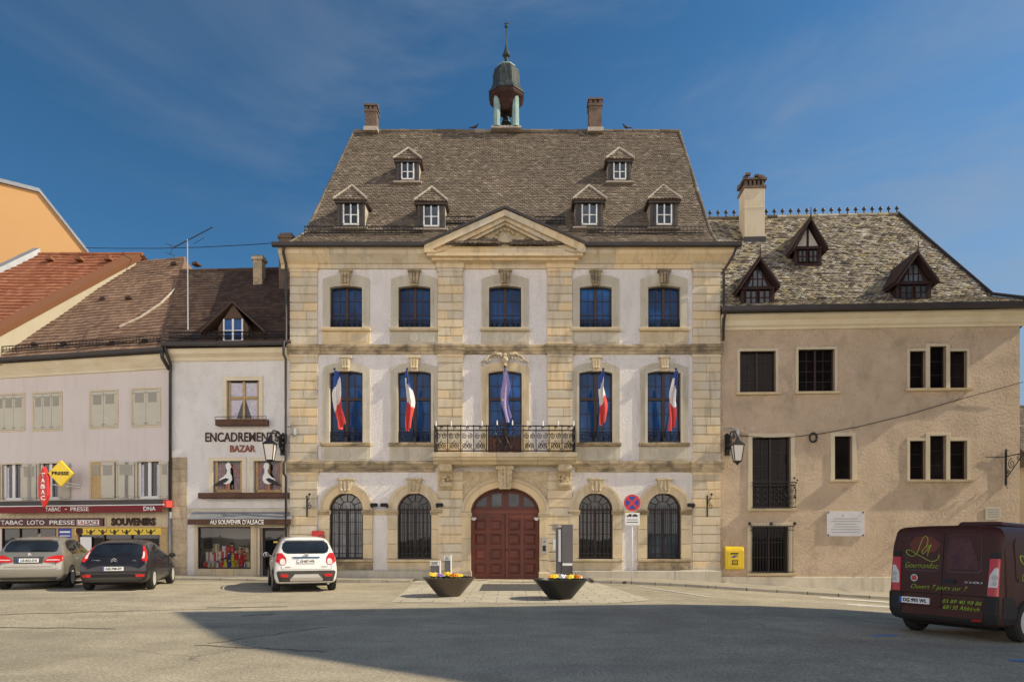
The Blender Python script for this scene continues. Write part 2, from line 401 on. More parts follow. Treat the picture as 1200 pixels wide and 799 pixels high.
# ------------------------------------------------------------------ camera
CAMZ = 1.6; FPX = 800.0; VPX, HZN = 600.0, 630.0
cam = bpy.data.cameras.new('camera'); co = bpy.data.objects.new('camera', cam); COL.objects.link(co)
co.location = (0, 0, CAMZ); co.rotation_euler = (pi/2, 0, 0)
cam.sensor_width = 36; cam.lens = 36*FPX/1200; cam.shift_x = (600-VPX)/1200; cam.shift_y = (HZN-399.5)/1200
cam.clip_start = .1; cam.clip_end = 3000
scene.camera = co
# ------------------------------------------------------------------ light
SUN_EL, SUN_A = radians(39), radians(8.5)
sdir = Vector((cos(SUN_EL)*cos(SUN_A), -cos(SUN_EL)*sin(SUN_A), sin(SUN_EL)))
sl = bpy.data.lights.new('sun', 'SUN'); so = bpy.data.objects.new('sun', sl); COL.objects.link(so)
sl.energy = 5.0; sl.angle = radians(.5); sl.color = (1, .885, .66)
so.rotation_euler = sdir.to_track_quat('Z', 'Y').to_euler()
so.location = (20, -5, 40)
w = bpy.data.worlds.new('World'); scene.world = w; w.use_nodes = True
wt = w.node_tree; wn = wt.nodes; wl = wt.links
bg = wn['Background']
sky = wn.new('ShaderNodeTexSky'); sky.sky_type = 'NISHITA'; sky.sun_disc = False
sky.sun_elevation = SUN_EL; sky.sun_rotation = pi/2 + SUN_A; sky.altitude = 300; sky.air_density = 1.0; sky.dust_density = .3; sky.ozone_density = 2.0
tc = wn.new('ShaderNodeTexCoord')
def wmath(op, a, b=0, c=None, clamp=False):
    n = wn.new('ShaderNodeMath'); n.operation = op; n.use_clamp = clamp
    for s_, v in zip(n.inputs, (a, b) if c is None else (a, b, c)):
        if isinstance(v, (int, float)): s_.default_value = v
        else: wl.new(v, s_)
    return n.outputs[0]
def wmap(v, lo, hi, a=0., b=1.):
    n = wn.new('ShaderNodeMapRange'); n.interpolation_type = 'SMOOTHSTEP'; n.clamp = True
    wl.new(v, n.inputs[0]); n.inputs[1].default_value = lo; n.inputs[2].default_value = hi; n.inputs[3].default_value = a; n.inputs[4].default_value = b
    return n.outputs[0]
def wmix(f, a, b, mode='MIX'):
    n = wn.new('ShaderNodeMix'); n.data_type = 'RGBA'; n.blend_type = mode
    for s_, v in ((n.inputs[0], f), (n.inputs[6], a), (n.inputs[7], b)):
        if isinstance(v, (int, float)): s_.default_value = v
        elif isinstance(v, tuple): s_.default_value = (*v, 1)
        else: wl.new(v, s_)
    return n.outputs[2]
sep = wn.new('ShaderNodeSeparateXYZ'); wl.new(tc.outputs['Generated'], sep.inputs[0])
dx, dy, dz = sep.outputs
def wnoise(scale, vscale, detail=6, rough=.6, dist=.6):
    mp = wn.new('ShaderNodeMapping'); mp.inputs['Scale'].default_value = vscale; wl.new(tc.outputs['Generated'], mp.inputs[0])
    mp.inputs['Rotation'].default_value = (0, radians(-25), 0)
    n = wn.new('ShaderNodeTexNoise'); n.inputs['Scale'].default_value = scale; n.inputs['Detail'].default_value = detail
    n.inputs['Roughness'].default_value = rough; n.inputs['Distortion'].default_value = dist
    wl.new(mp.outputs[0], n.inputs['Vector']); return n.outputs['Fac']
skyc = wmix(1., sky.outputs[0], (SKY_TINT), 'MULTIPLY')
dim = wn.new('ShaderNodeCombineColor'); dv = wmap(wmath('SUBTRACT', dx, wmath('MULTIPLY', dz, .5)), -.75, .45, .72, 1.06)
for k_ in range(3): wl.new(dv, dim.inputs[k_])
skyc = wmix(1., skyc, dim.outputs[0], 'MULTIPLY')
# thin cirrus veils, denser low and to the east
ci = wmath('MULTIPLY', wmap(wnoise(2.2, (1, 1, 3.2)), .44, .78), wmap(wnoise(.9, (1, 1, 1.5), 3), .36, .66))
ci = wmath('MULTIPLY', ci, wmap(dx, -.7, .55, .18, 1.))
skyc = wmix(wmath('MULTIPLY', ci, .8), skyc, (2.4, 2.9, 3.6))
low = wmath('MULTIPLY', wmap(dz, .62, .22), wmap(dx, -.05, .52)); low = wmath('MULTIPLY', low, wmap(wnoise(1.7, (1, 1, 3.0)), .30, .66, .45, 1.))
skyc = wmix(wmath('MULTIPLY', low, .9), skyc, (2.35, 3.15, 4.2))
# bright hazy cloud bank added in the unseen southern sky to light the facades
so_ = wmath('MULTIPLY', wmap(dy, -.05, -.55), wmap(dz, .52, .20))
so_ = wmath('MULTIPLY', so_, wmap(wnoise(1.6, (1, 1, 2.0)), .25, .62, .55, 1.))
skyc = wmix(so_, skyc, SOUTH_FILL_COL)
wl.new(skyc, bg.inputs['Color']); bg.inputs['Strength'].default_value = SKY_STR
scene.view_settings.view_transform = 'Standard'; scene.view_settings.look = 'None'; scene.view_settings.exposure = 0
scene.cycles.use_denoising = True; scene.cycles.max_bounces = 8; scene.cycles.transparent_max_bounces = 12
scene.cycles.sample_clamp_indirect = 6

# ------------------------------------------------------------------ ground
def sst(t): t = max(0., min(1., t)); return t*t*(3-2*t)
def g(x, y):
    t = x - 4.5
    r = -.058*(t if t > 2 else (0 if t < -2 else (t+2)**2/8.0))
    r = max(r, -.95)*sst((y-2)/14)
    return r + .09*sst((-x-6)/6)*sst((y-9)/9)
def sheet(name, xs, ys, mat, dz):
    mb = MB(); nx = len(xs); vs = [(x, y, g(x,y)+dz) for y in ys for x in xs]
    fs = [(j*nx+i, j*nx+i+1, (j+1)*nx+i+1, (j+1)*nx+i) for j in range(len(ys)-1) for i in range(nx-1)]
    mb.add(vs, fs, .5); return struct(mb.build(name, mat, smooth=True, recalc=False))
def frange(a, b, st):
    n = max(1, int(round((b-a)/st))); return [a+(b-a)*i/n for i in range(n+1)]
sheet('ground', [-900,-300,-120]+frange(-60,60,2)+[120,300,900], [-900,-200]+frange(-40,50,2)+[100,300,900], M['asphalt'], 0)
def gpoly(name, poly, mat, dz, n=1, st=.8):
    # flat polygon in x,y draped on the ground: triangulated grid clipped by scan rows
    mb = MB(); y0 = min(p[1] for p in poly); y1 = max(p[1] for p in poly)
    ys = sorted(set(frange(y0, y1, st)+[p[1] for p in poly]))
    def span(y):
        xs = []
        for i in range(len(poly)):
            (xa, ya), (xb, yb) = poly[i], poly[(i+1) % len(poly)]
            if ya == yb:
                if abs(y-ya) < 1e-6: xs += [xa, xb]
            elif min(ya, yb)-1e-9 <= y <= max(ya, yb)+1e-9: xs.append(xa+(xb-xa)*(y-ya)/(yb-ya))
        return min(xs), max(xs)
    nx = max(1, int((max(p[0] for p in poly)-min(p[0] for p in poly))/st))
    vs = []
    for y in ys:
        a, b = span(y)
        vs += [(a+(b-a)*i/nx, y, g(a+(b-a)*i/nx, y)+dz) for i in range(nx+1)]
    fs = [(j*(nx+1)+i, j*(nx+1)+i+1, (j+1)*(nx+1)+i+1, (j+1)*(nx+1)+i) for j in range(len(ys)-1) for i in range(nx)]
    mb.add(vs, fs, .5); return struct(mb.build(name, mat, smooth=True, recalc=False))
# pavements with kerbs
def raised(name, line_front, line_back, mat, h, kerb=.16):
    mb = MB(); n = len(line_front); vs = []
    for (x, y), (xb, yb) in zip(line_front, line_back):
        vs += [(x, y+kerb, g(x,y)+h), (xb, yb, g(xb,yb)+h+.02)]
    mb.add(vs, [(2*i, 2*i+2, 2*i+3, 2*i+1) for i in range(n-1)], .5)
    o = struct(mb.build(name, mat, recalc=False))
    kb = MB()
    for i in range(n-1):
        (xa, ya), (xb, yb) = line_front[i], line_front[i+1]
        m = max(1, int(abs(xb-xa)/1.0))
        for k in range(m):
            p, q = k/m, (k+.985)/m
            x0, x1 = xa+(xb-xa)*p, xa+(xb-xa)*q; y0, y1 = ya+(yb-ya)*p, ya+(yb-ya)*q
            za, zb = g(x0,y0), g(x1,y1); t = h+.003
            kb.add([(x0,y0,za-.1),(x1,y1,zb-.1),(x1,y1+kerb,zb-.1),(x0,y0+kerb,za-.1),(x0,y0,za+t),(x1,y1,zb+t),(x1,y1+kerb,zb+t),(x0,y0+kerb,za+t)],
                   [(0,3,2,1),(4,5,6,7),(0,1,5,4),(1,2,6,5),(2,3,7,6),(3,0,4,7)])
    struct(kb.build('kerb', M['kerb'], bevel=.015)); return o
LF = [(-24,26.2),(-14,24.75),(-9,24.5),(-3.6,24.5)]
raised('pavement', LF, [(-24,30),(-13.2,26.6),(-9,26.4),(-3.6,26.0)], M['pave'], .07)
RF = [(2.9,24.2),(5.5,23.7),(8,23.25),(12,22.9),(18.5,22.6),(19.6,23.2)]
raised('pavement', RF, [(2.9,26.0),(5.5,26.0),(8,26.1),(12,25.8),(18.5,25.4),(19.6,25.2)], M['pave'], .10)
gpoly('apron', [(-3.0,17.0),(2.35,16.6),(3.6,17.6),(2.9,26.0),(-3.6,26.0)], M['slabs'], .006)
gpoly('cobble_panel', [(-1.0,20.6),(1.0,20.6),(.9,23.6),(-1.0,23.6)], M['cobble'], .011)
gpoly('road_marking', [(4.2,22.9),(5.5,19.2),(5.62,19.2),(4.32,22.9)], M['mark_white'], .006)
gpoly('road_marking', [(8.6,20.2),(10.1,18.9),(10.25,18.9),(8.75,20.2)], M['mark_white'], .006)
gpoly('road_marking', [(9.9,22.2),(12.4,21.7),(12.4,21.2),(9.9,21.75)], M['mark_white'], .006)
gpoly('road_marking', [(9.6,19.7),(14.0,19.2),(14.0,18.85),(9.6,19.3)], M['mark_white'], .006)
gpoly('road_marking', [(6.1,11.7),(6.75,12.0),(6.78,11.9),(6.13,11.6)], M['mark_blue'], .006)
gpoly('road_marking', [(6.8,9.4),(10.2,8.9),(10.2,8.78),(6.8,9.28)], M['mark_blue'], .006)

# ------------------------------------------------------------------ roof tiling
def tile_roof(name, parent, P0, U, W, poly, tw, ex, mat, th=.028, jit=1.0, scallop=.3, base=True):
    P0 = Vector(P0); U = Vector(U).normalized(); W = Vector(W).normalized(); N = U.cross(W).normalized()
    if N.z < 0: N = -N
    mb = MB()
    q0 = R.uniform(0, 6)
    sag = lambda u, v: .022*sin(u*.75+q0)*sin(v*.8+.4)+.014*sin(u*1.9+v*1.3+q0)
    P = lambda u, v, n: P0 + U*u + W*v + N*(n+sag(u, v))
    v0 = min(p[1] for p in poly); v1 = max(p[1] for p in poly)
    def span(v):
        us = []
        for i in range(len(poly)):
            (ua, va), (ub, vb) = poly[i], poly[(i+1) % len(poly)]
            if va == vb: continue
            if min(va, vb) <= v <= max(va, vb): us.append(ua+(ub-ua)*(v-va)/(vb-va))
        return (min(us), max(us)) if len(us) > 1 else None
    nrow = max(1, int(round((v1-v0)/ex))); ex = (v1-v0)/nrow
    for r in range(nrow):
        s = span(v0+(r+.5)*ex)
        if not s: continue
        a, b = s; off = (r % 2)*.5*tw
        k0 = int(math.floor((a-off)/tw)); u = off+k0*tw
        rowj = R.gauss(0, .008*jit)
        while u < b:
            ua, ub = max(a, u+.003), min(b, u+tw-.003)
            if ub-ua > .02:
                va = v0+r*ex+rowj+R.gauss(0, .006*jit); L = ex*1.2; t = th*(1+.25*jit*R.gauss(0, .5)); s_ = scallop*ex
                q = R.gauss(0, .004*jit)
                cl = [(0, s_), (.22, .1*s_), (.5, 0), (.78, .1*s_), (1, s_)] if scallop > .01 else [(0, q), (1, -q)]
                low = [P(ua+(ub-ua)*c, va+d, t+q*(c-.5)) for c, d in cl]
                dn = [P(ua+(ub-ua)*c, va+d, -.025) for c, d in cl]
                m = len(cl); vs = low+[P(ub, va+L, .004), P(ua, va+L, .004)]+dn
                fs = [list(range(m+2))]+[(m+2+i, m+3+i, i+1, i) for i in range(m-1)]
                mb.add(vs, fs)
            u += tw
    if base: mb.add([P0+U*u+W*v-N*.045 for u, v in poly], [list(range(len(poly)))], .1)
    return mb.build(name, mat, parent, recalc=False)

# ------------------------------------------------------------------ openings
def arch(hw, zb, zs, zc, n=12, x=0):
    pts = [(x-hw, zb)]
    h = zc-zs
    if h < 1e-4: pts += [(x-hw+2*hw*i/n, zs) for i in range(n+1)]
    elif h < hw*.999:
        r = (hw*hw+h*h)/(2*h); a = math.asin(hw/r)
        pts += [(x+r*sin(-a+2*a*i/n), zc-r+r*cos(-a+2*a*i/n)) for i in range(n+1)]
    else:
        pts += [(x-hw*cos(pi*i/n), zs+h*sin(pi*i/n)) for i in range(n+1)]
    pts.append((x+hw, zb)); return pts
def arch_z(hw, zs, zc, dx):
    h = zc-zs; dx = min(abs(dx), hw)
    if h < 1e-4: return zs
    if h < hw*.999:
        r = (hw*hw+h*h)/(2*h); return zc-r+sqrt(r*r-dx*dx)
    return zs+h*sqrt(max(0, 1-(dx/hw)**2))
def ellarch(hw, zb, zs, rise, n=20, x=0):
    return [(x-hw, zb)]+[(x-hw*cos(pi*i/n), zs+rise*sin(pi*i/n)) for i in range(n+1)]+[(x+hw, zb)]
def wall_holes(mb, x0, x1, z0, z1, holes, y=0, depth=.3, top=None):
    xs = sorted(set([x0, x1]+[h[0] for h in holes]+[h[1] for h in holes])); zs = sorted(set([z0, z1]+[h[2] for h in holes]+[h[3] for h in holes]))
    xs = [x for x in xs if x0 <= x <= x1]; zs = [z for z in zs if z0 <= z <= z1]
    for i in range(len(xs)-1):
        for j in range(len(zs)-1):
            cx, cz = (xs[i]+xs[i+1])/2, (zs[j]+zs[j+1])/2
            if any(h[0] < cx < h[1] and h[2] < cz < h[3] for h in holes): continue
            mb.quad((xs[i],y,zs[j]), (xs[i+1],y,zs[j]), (xs[i+1],y,zs[j+1]), (xs[i],y,zs[j+1]))
    for a, b, c, d in holes:
        mb.quad((a,y,c),(a,y+depth,c),(a,y+depth,d),(a,y,d)); mb.quad((b,y,c),(b,y+depth,c),(b,y+depth,d),(b,y,d))
        mb.quad((a,y,c),(b,y,c),(b,y+depth,c),(a,y+depth,c)); mb.quad((a,y,d),(b,y,d),(b,y+depth,d),(a,y+depth,d))
def win(parent, x, hw, zb, zs, zc, y, fmat, gmat, cols=4, rows=(), mull=.09, transom=None, fw=.06, bar=.022, name='window', plank=None):
    """frame mesh (ring, mullion, transom, glazing bars) with a pane sub-part"""
    mb = MB(); o = arch(hw, zb, zs, zc, 12, x); i_ = arch(hw-fw, zb+fw, zs, zc-fw, 12, x)
    mb.ring(o, i_, y-.05, y+.03, y+.03); mb.box(x-hw+.001, y-.05, zb, x+hw-.001, y+.03, zb+fw)
    if mull: mb.box(x-mull/2, y-.06, zb+fw, x+mull/2, y+.025, arch_z(hw-fw, zs, zc-fw, 0)-.002)
    if transom: mb.box(x-hw+fw, y-.066, transom-.055, x+hw-fw, y+.022, transom+.055)
    for k in range(1, cols):
        if cols % 2 == 0 and k == cols//2 and mull: continue
        xx = -hw+fw+(2*hw-2*fw)*k/cols
        mb.box(x+xx-bar/2, y-.03, zb+fw, x+xx+bar/2, y+.018, arch_z(hw-fw, zs, zc-fw, xx)-.004)
    for z in rows: mb.box(x-hw+fw*.9, y-.028, z-bar/2, x+hw-fw*.9, y+.016, z+bar/2)
    w_ = mb.build(name, fmat, parent)
    p = MB(); po = arch(hw-.02, zb+.02, zs, zc-.02, 12, x); p.add([(a, y, b) for a, b in po], [list(range(len(po)))])
    p.build('pane', gmat, w_, recalc=False)
    return w_
def spiral(cx, cz, r, turns=1.4, sgn=1, a0=0, n=16, y=0):
    return [(cx+sgn*r*(1-.85*i/n)*cos(a0+turns*2*pi*i/n), y, cz+r*(1-.85*i/n)*sin(a0+turns*2*pi*i/n)) for i in range(n+1)]
# bitumen seams and a few wider dark strips in the square
def seam(pts, w=.035):
    mb = MB(); n = len(pts); vs = []
    for i, (x, y) in enumerate(pts):
        a, b = pts[max(i-1,0)], pts[min(i+1,n-1)]; L = sqrt((b[0]-a[0])**2+(b[1]-a[1])**2); nx, ny = -(b[1]-a[1])/L*w, (b[0]-a[0])/L*w
        vs += [(x+nx, y+ny, g(x,y)+.0045), (x-nx, y-ny, g(x,y)+.0045)]
    mb.add(vs, [(2*i,2*i+1,2*i+3,2*i+2) for i in range(n-1)], .5); struct(mb.build('road_seam', M['seam'], recalc=False))
def seamline(a, b, w=.03, wob=.06, n=14):
    seam([(a[0]+(b[0]-a[0])*t+R.uniform(-wob,wob), a[1]+(b[1]-a[1])*t+R.uniform(-wob,wob)) for t in [k/n for k in range(n+1)]], w)
seamline((-4.6,10.3),(-3.3,12.3),.018); seamline((-4.7,10.2),(-2.6,9.6),.018); seamline((-11,13.6),(-6.2,15.6)); seamline((-7.0,15.6),(-5.2,15.9),.06,.02); seamline((-5.6,14.0),(-5.0,14.4),.05); seamline((-13,12.4),(-7,12.0))
# ================================================================== TOWN HALL
TX, TY = -.26, 25.8
th_ = empty('town_hall', 'tall sandstone and white stucco town hall with pediment, flagged balcony and bell turret', 'building', (TX, TY, 0))
OFF = [-6.0, -3.42, 0, 3.42, 6.0]
holes = []
for x in OFF:
    holes.append((x-.63, x+.63, 9.46, 11.12))
    holes.append((x-.65, x+.65, 4.7 if x == 0 else 5.18, 7.92))
    if x: holes.append((x-.66, x+.66, .78, 3.34))
holes.append((-1.32, 1.32, -.3, 3.55))
mb = MB(); wall_holes(mb, -8.08, 8.08, -.9, 12.3, holes, 0, .45)
for s in (-1, 1): mb.quad((s*8.08,0,-.9),(s*8.08,11,-.9),(s*8.08,11,12.3),(s*8.08,0,12.3))
mb.quad((-8.08,11,-.9),(8.08,11,-.9),(8.08,11,12.3),(-8.08,11,12.3))
mb.build('wall', M['stucco'], th_, recalc=False)
mb = MB(); mb.box(-7.9,.47,-.5,7.9,.5,12.2); mb.build('interior_lining', M['interior'], th_)

def courses(mb, x0, x1, z0, z1, y, ch=.335, split=.5, chamf=.034, yb=.02, left=True, right=True):
    n = max(1, round((z1-z0)/ch)); h = (z1-z0)/n
    for i in range(n):
        za, zb = z0+i*h, z0+(i+1)*h; xs = [x0, x1]
        if R.random() < split: xs = [x0, x0+(x1-x0)*R.choice([.4,.5,.6,.65]), x1]
        c = chamf+R.uniform(0,.006)
        for a, b in zip(xs, xs[1:]):
            yy = y+R.uniform(-.006,.006); e = .004
            a2, b2 = a+(e if a != x0 else 0), b-(e if b != x1 else 0)
            mb.add([(a2,yb,za),(b2,yb,za),(b2,yb,zb),(a2,yb,zb),
                    (a2,yy+c*.9,za+.004),(b2,yy+c*.9,za+.004),(b2,yy+c*.9,zb-.004),(a2,yy+c*.9,zb-.004),
                    (a2,yy,za+c),(b2,yy,za+c),(b2,yy,zb-c),(a2,yy,zb-c)],
                   [(8,9,10,11),(4,5,9,8),(10,7,11) if False else (6,7,11,10),(0,1,5,4),(2,3,7,6),(0,4,8,11,7,3),(1,2,6,10,9,5)])
PIL = [(-8.12,-7.08,.05),(-2.53,-1.60,.09),(1.60,2.53,.09),(7.08,8.12,.05)]
for x0, x1, d in PIL:
    for z0, z1 in ((.38,4.08),(4.48,8.52),(8.88,11.74)):
        mb = MB(); courses(mb, x0, x1, z0, z1, -d)
        mb.box(x0-.012, -d-.012, z0, x1+.012, .02, z0+.10); mb.box(x0-.02, -d-.03, z1-.12, x1+.02, .02, z1-.004)
        mb.build('pilaster', M['stone'], th_, recalc=True)
# plinth, string courses, cornice
def band(name, prof, x0, x1, mat, step=1.5, extra=0., gaps=()):
    mb = MB(); x = x0
    while x < x1-.01:
        w_ = min(step*R.uniform(.7,1.25), x1-x)
        if x1-x-w_ < .5: w_ = x1-x
        if not any(a < x+w_/2 < b for a, b in gaps):
            j = R.uniform(-.006,.006)
            mb.prismx([(y-extra+(j if y < -.01 else 0), z) for y, z in prof], x+.003, x+w_-.003)
        x += w_
    return mb.build(name, mat, th_)
PL = [(0,-.9),(-.10,-.9),(-.10,.36),(-.07,.385),(0,.385)]
band('plinth', [(.02,-.9),(-.13,-.9),(-.13,.34),(-.09,.385),(.02,.385)], -8.14, -1.66, M['stone_grey'], 1.2)
band('plinth', [(.02,-.9),(-.13,-.9),(-.13,.34),(-.09,.385),(.02,.385)], 1.66, 8.14, M['stone_grey'], 1.2)
SC = lambda z0, z1: [(.02,z0),(-.05,z0),(-.06,z0+.10),(-.10,z0+.13),(-.11,z1-.13),(-.15,z1-.10),(-.15,z1-.02),(-.13,z1),(.02,z1+.03)]
for z0, z1, g_ in ((4.085,4.475,[(-2.6,2.6)]),(8.525,8.875,())):
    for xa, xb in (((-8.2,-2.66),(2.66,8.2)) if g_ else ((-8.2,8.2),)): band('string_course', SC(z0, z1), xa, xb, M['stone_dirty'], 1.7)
    for x0, x1, d in PIL:
        if z0 < 5 and abs(x0) < 3: continue
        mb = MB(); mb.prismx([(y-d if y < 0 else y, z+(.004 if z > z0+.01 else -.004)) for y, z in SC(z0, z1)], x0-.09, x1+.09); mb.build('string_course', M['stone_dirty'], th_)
CO = [(.02,11.745),(-.06,11.745),(-.07,11.90),(-.13,11.93),(-.16,11.98),(-.30,12.14),(-.36,12.20),(-.40,12.36),(-.46,12.40),(.02,12.42)]
band('cornice', CO, -8.45, 8.5, M['stone'], 1.6)
for x0, x1, d in PIL:
    mb = MB(); mb.prismx([(.02,11.74),(-d-.06,11.74),(-d-.08,11.88),(-d-.16,11.95),(.02,11.96)], x0-.06, x1+.06); mb.build('capital', M['stone'], th_)
# gutter
for a, b in ((-8.62,-2.98),(2.94,8.75)):
    mb = MB(); mb.prismx([(-.62,12.52),(-.60,12.40),(-.53,12.36),(-.44,12.38),(-.42,12.52)], a, b); mb.build('gutter', M['dark_metal'], th_)
mb = MB(); mb.tube([(-8.2,-.5,12.42),(-8.25,-.42,12.2),(-8.22,-.18,11.85),(-8.22,-.18,9.0),(-8.27,-.30,8.9),(-8.27,-.30,8.45),(-8.22,-.20,8.3),(-8.22,-.2,4.5),(-8.27,-.3,4.4),(-8.27,-.3,4.0),(-8.22,-.18,3.9),(-8.22,-.18,0)], .05, 8)
mb.build('downpipe', M['dark_metal'], th_, smooth=True)
mb = MB(); mb.tube([(8.6,-.5,12.42),(8.5,-.4,12.1),(8.2,-.2,11.6),(8.2,-.16,9.0)], .05, 8); mb.build('downpipe', M['dark_metal'], th_, smooth=True)

# ---- windows of the two upper floors
def railing(w_, x, hw, z0, z1, y):
    mb = MB()
    for z in (z0+.02, z1-.10, z1): mb.box(x-hw, y-.012, z-.012, x+hw, y+.012, z+.012)
    n = 6
    for k in range(n+1): mb.cbox(x-hw+2*hw*k/n, y, (z0+z1)/2, .018, .018, z1-z0)
    for k in range(n):
        c = x-hw+2*hw*(k+.5)/n
        mb.tube(spiral(c, z0+.13, .075, 1.3, 1 if k % 2 else -1, pi/2, y=y), .009, 4); mb.tube(spiral(c, z1-.20, .05, 1.2, -1 if k % 2 else 1, -pi/2, y=y), .008, 4)
    mb.build('railing', M['iron'], w_)
def surround(w_, x, hwo, hwi, zb, zsi, zci, zso, zco, mat, y0=-.045, yr=.25):
    mb = MB(); o = arch(hwo, zb, zso, zco, 12, x); i_ = arch(hwi, zb, zsi, zci, 12, x)
    mb.ring(o, i_, y0, .02, yr)
    o2 = arch(hwi+.09, zb, zsi+.02, zci+.10, 12, x); mb.ring(o2, arch(hwi-.004, zb, zsi, zci-.004, 12, x), y0-.022, y0+.01, y0+.03)
    mb.build('surround', mat, w_, recalc=True)
def keystone(w_, x, z0, z1, wt, wb, y, mat, ornate=False):
    mb = MB(); mb.prism([(x-wb/2,z0),(x+wb/2,z0),(x+wt/2,z1),(x-wt/2,z1)], y, .0)
    mb.prism([(x-wt/2-.04,z1-.02),(x+wt/2+.04,z1-.02),(x+wt/2+.06,z1+.06),(x-wt/2-.06,z1+.06)], y-.05, .0)
    for k in (-1, 0, 1):
        mb.box(x+k*wt*.28-.035, y-.045, z0+.16, x+k*wt*.28+.035, y+.01, z1-.05); mb.ball((x+k*wt*.25, y-.03, z0+.13), .055, 8, 5)
    mb.build('keystone', mat, w_, bevel=.008)
for i, x in enumerate(OFF):
    # second floor
    w_ = win(th_, x, .61, 9.48, 11.03, 11.10, .17, M['frame_brown'], M['glass_blue'], 4, (10.05, 10.58), mull=.11, bar=.019)
    surround(w_, x, .88, .61, 9.44, 11.03, 11.10, 11.36, 11.54, M['stone_grey'])
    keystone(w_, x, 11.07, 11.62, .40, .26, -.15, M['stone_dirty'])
    mb = MB(); mb.prismx([(.2,9.38),(-.15,9.38),(-.18,9.46),(-.18,9.50),(.2,9.515)], x-.93, x+.93); mb.build('sill', M['stone_pale'], w_, bevel=.01)
    mb = MB(); mb.box(x-.90, -.055, 8.90, x+.90, .02, 9.378); mb.box(x-.80, -.068, 8.97, x-.22, 0, 9.31); mb.box(x+.22, -.068, 8.97, x+.80, 0, 9.31); mb.lathe([(.17,-.075),(.17,.0)], 20, x, 0, 9.14, axis='y')
    mb.build('apron_panel', M['stone_grey'] if i % 4 else M['stone_pale'], w_, bevel=.006)
    railing(w_, x, .60, 9.52, 9.86, .06)
    # first floor
    zb = 4.72 if x == 0 else 5.2
    gm = M['glass_blue']
    w_ = win(th_, x, .63, zb, 7.81, 7.90, .17, M['frame_brown'], gm, 4, (5.75, 6.30, 7.36) if x else (5.45, 5.95, 6.42, 7.36), mull=.12, transom=6.86, bar=.018)
    surround(w_, x, .90, .63, zb-.03, 7.81, 7.90, 8.02, 8.22, M['stone_grey'] if x else M['stone_pale'])
    if x:
        keystone(w_, x, 7.86, 8.36, .34, .24, -.17, M['stone_pale'])
        mb = MB(); mb.prismx([(.2,5.05),(-.16,5.05),(-.20,5.13),(-.20,5.18),(.2,5.20)], x-.95, x+.95); mb.build('sill', M['stone_dirty'], w_, bevel=.01)
        mb = MB(); mb.box(x-.92, -.055, 4.50, x+.92, .02, 5.048); mb.box(x-.82, -.068, 4.57, x-.22, 0, 4.97); mb.box(x+.22, -.068, 4.57, x+.82, 0, 4.97); mb.lathe([(.17,-.075),(.17,.0)], 20, x, 0, 4.77, axis='y')
        mb.build('apron_panel', M['stone_grey'], w_, bevel=.006)
        railing(w_, x, .62, 5.22, 5.62, .06)
    else:
        mb = MB(); mb.box(-.57, .10, 4.74, .57, .155, 5.42); mb.box(-.50, .085, 4.80, -.07, .11, 5.36); mb.box(.07, .085, 4.80, .50, .11, 5.36); mb.build('door_panel', M['door_dark'], w_)
        mb = MB()
        for s in (-1, 1):
            pts = [(s*(.12+.76*t), -.16-.05*sin(t*9), 8.42+.12*sin(pi*min(1,t*1.15))-.25*t*t+.03*sin(t*22)) for t in [k/12 for k in range(13)]]
            mb.tube(pts, [.07-.04*k/12 for k in range(13)], 7)
            for k in range(6): mb.ball((s*(.15+.11*k), -.2, 8.39-.03*k+R.uniform(-.03,.03)), .045, 7, 5)
            mb.tube([(s*.80,-.14,8.28),(s*.86,-.16,8.14),(s*.82,-.14,8.04)], [.04,.03,.02], 6)
        mb.ball((0,-.18,8.28), .13, 10, 8, 1.15); mb.ball((0,-.22,8.07), .08, 9, 6); mb.ball((0,-.18,8.44), .09, 9, 6)
        mb.build('garland', M['carved'], w_, smooth=True)

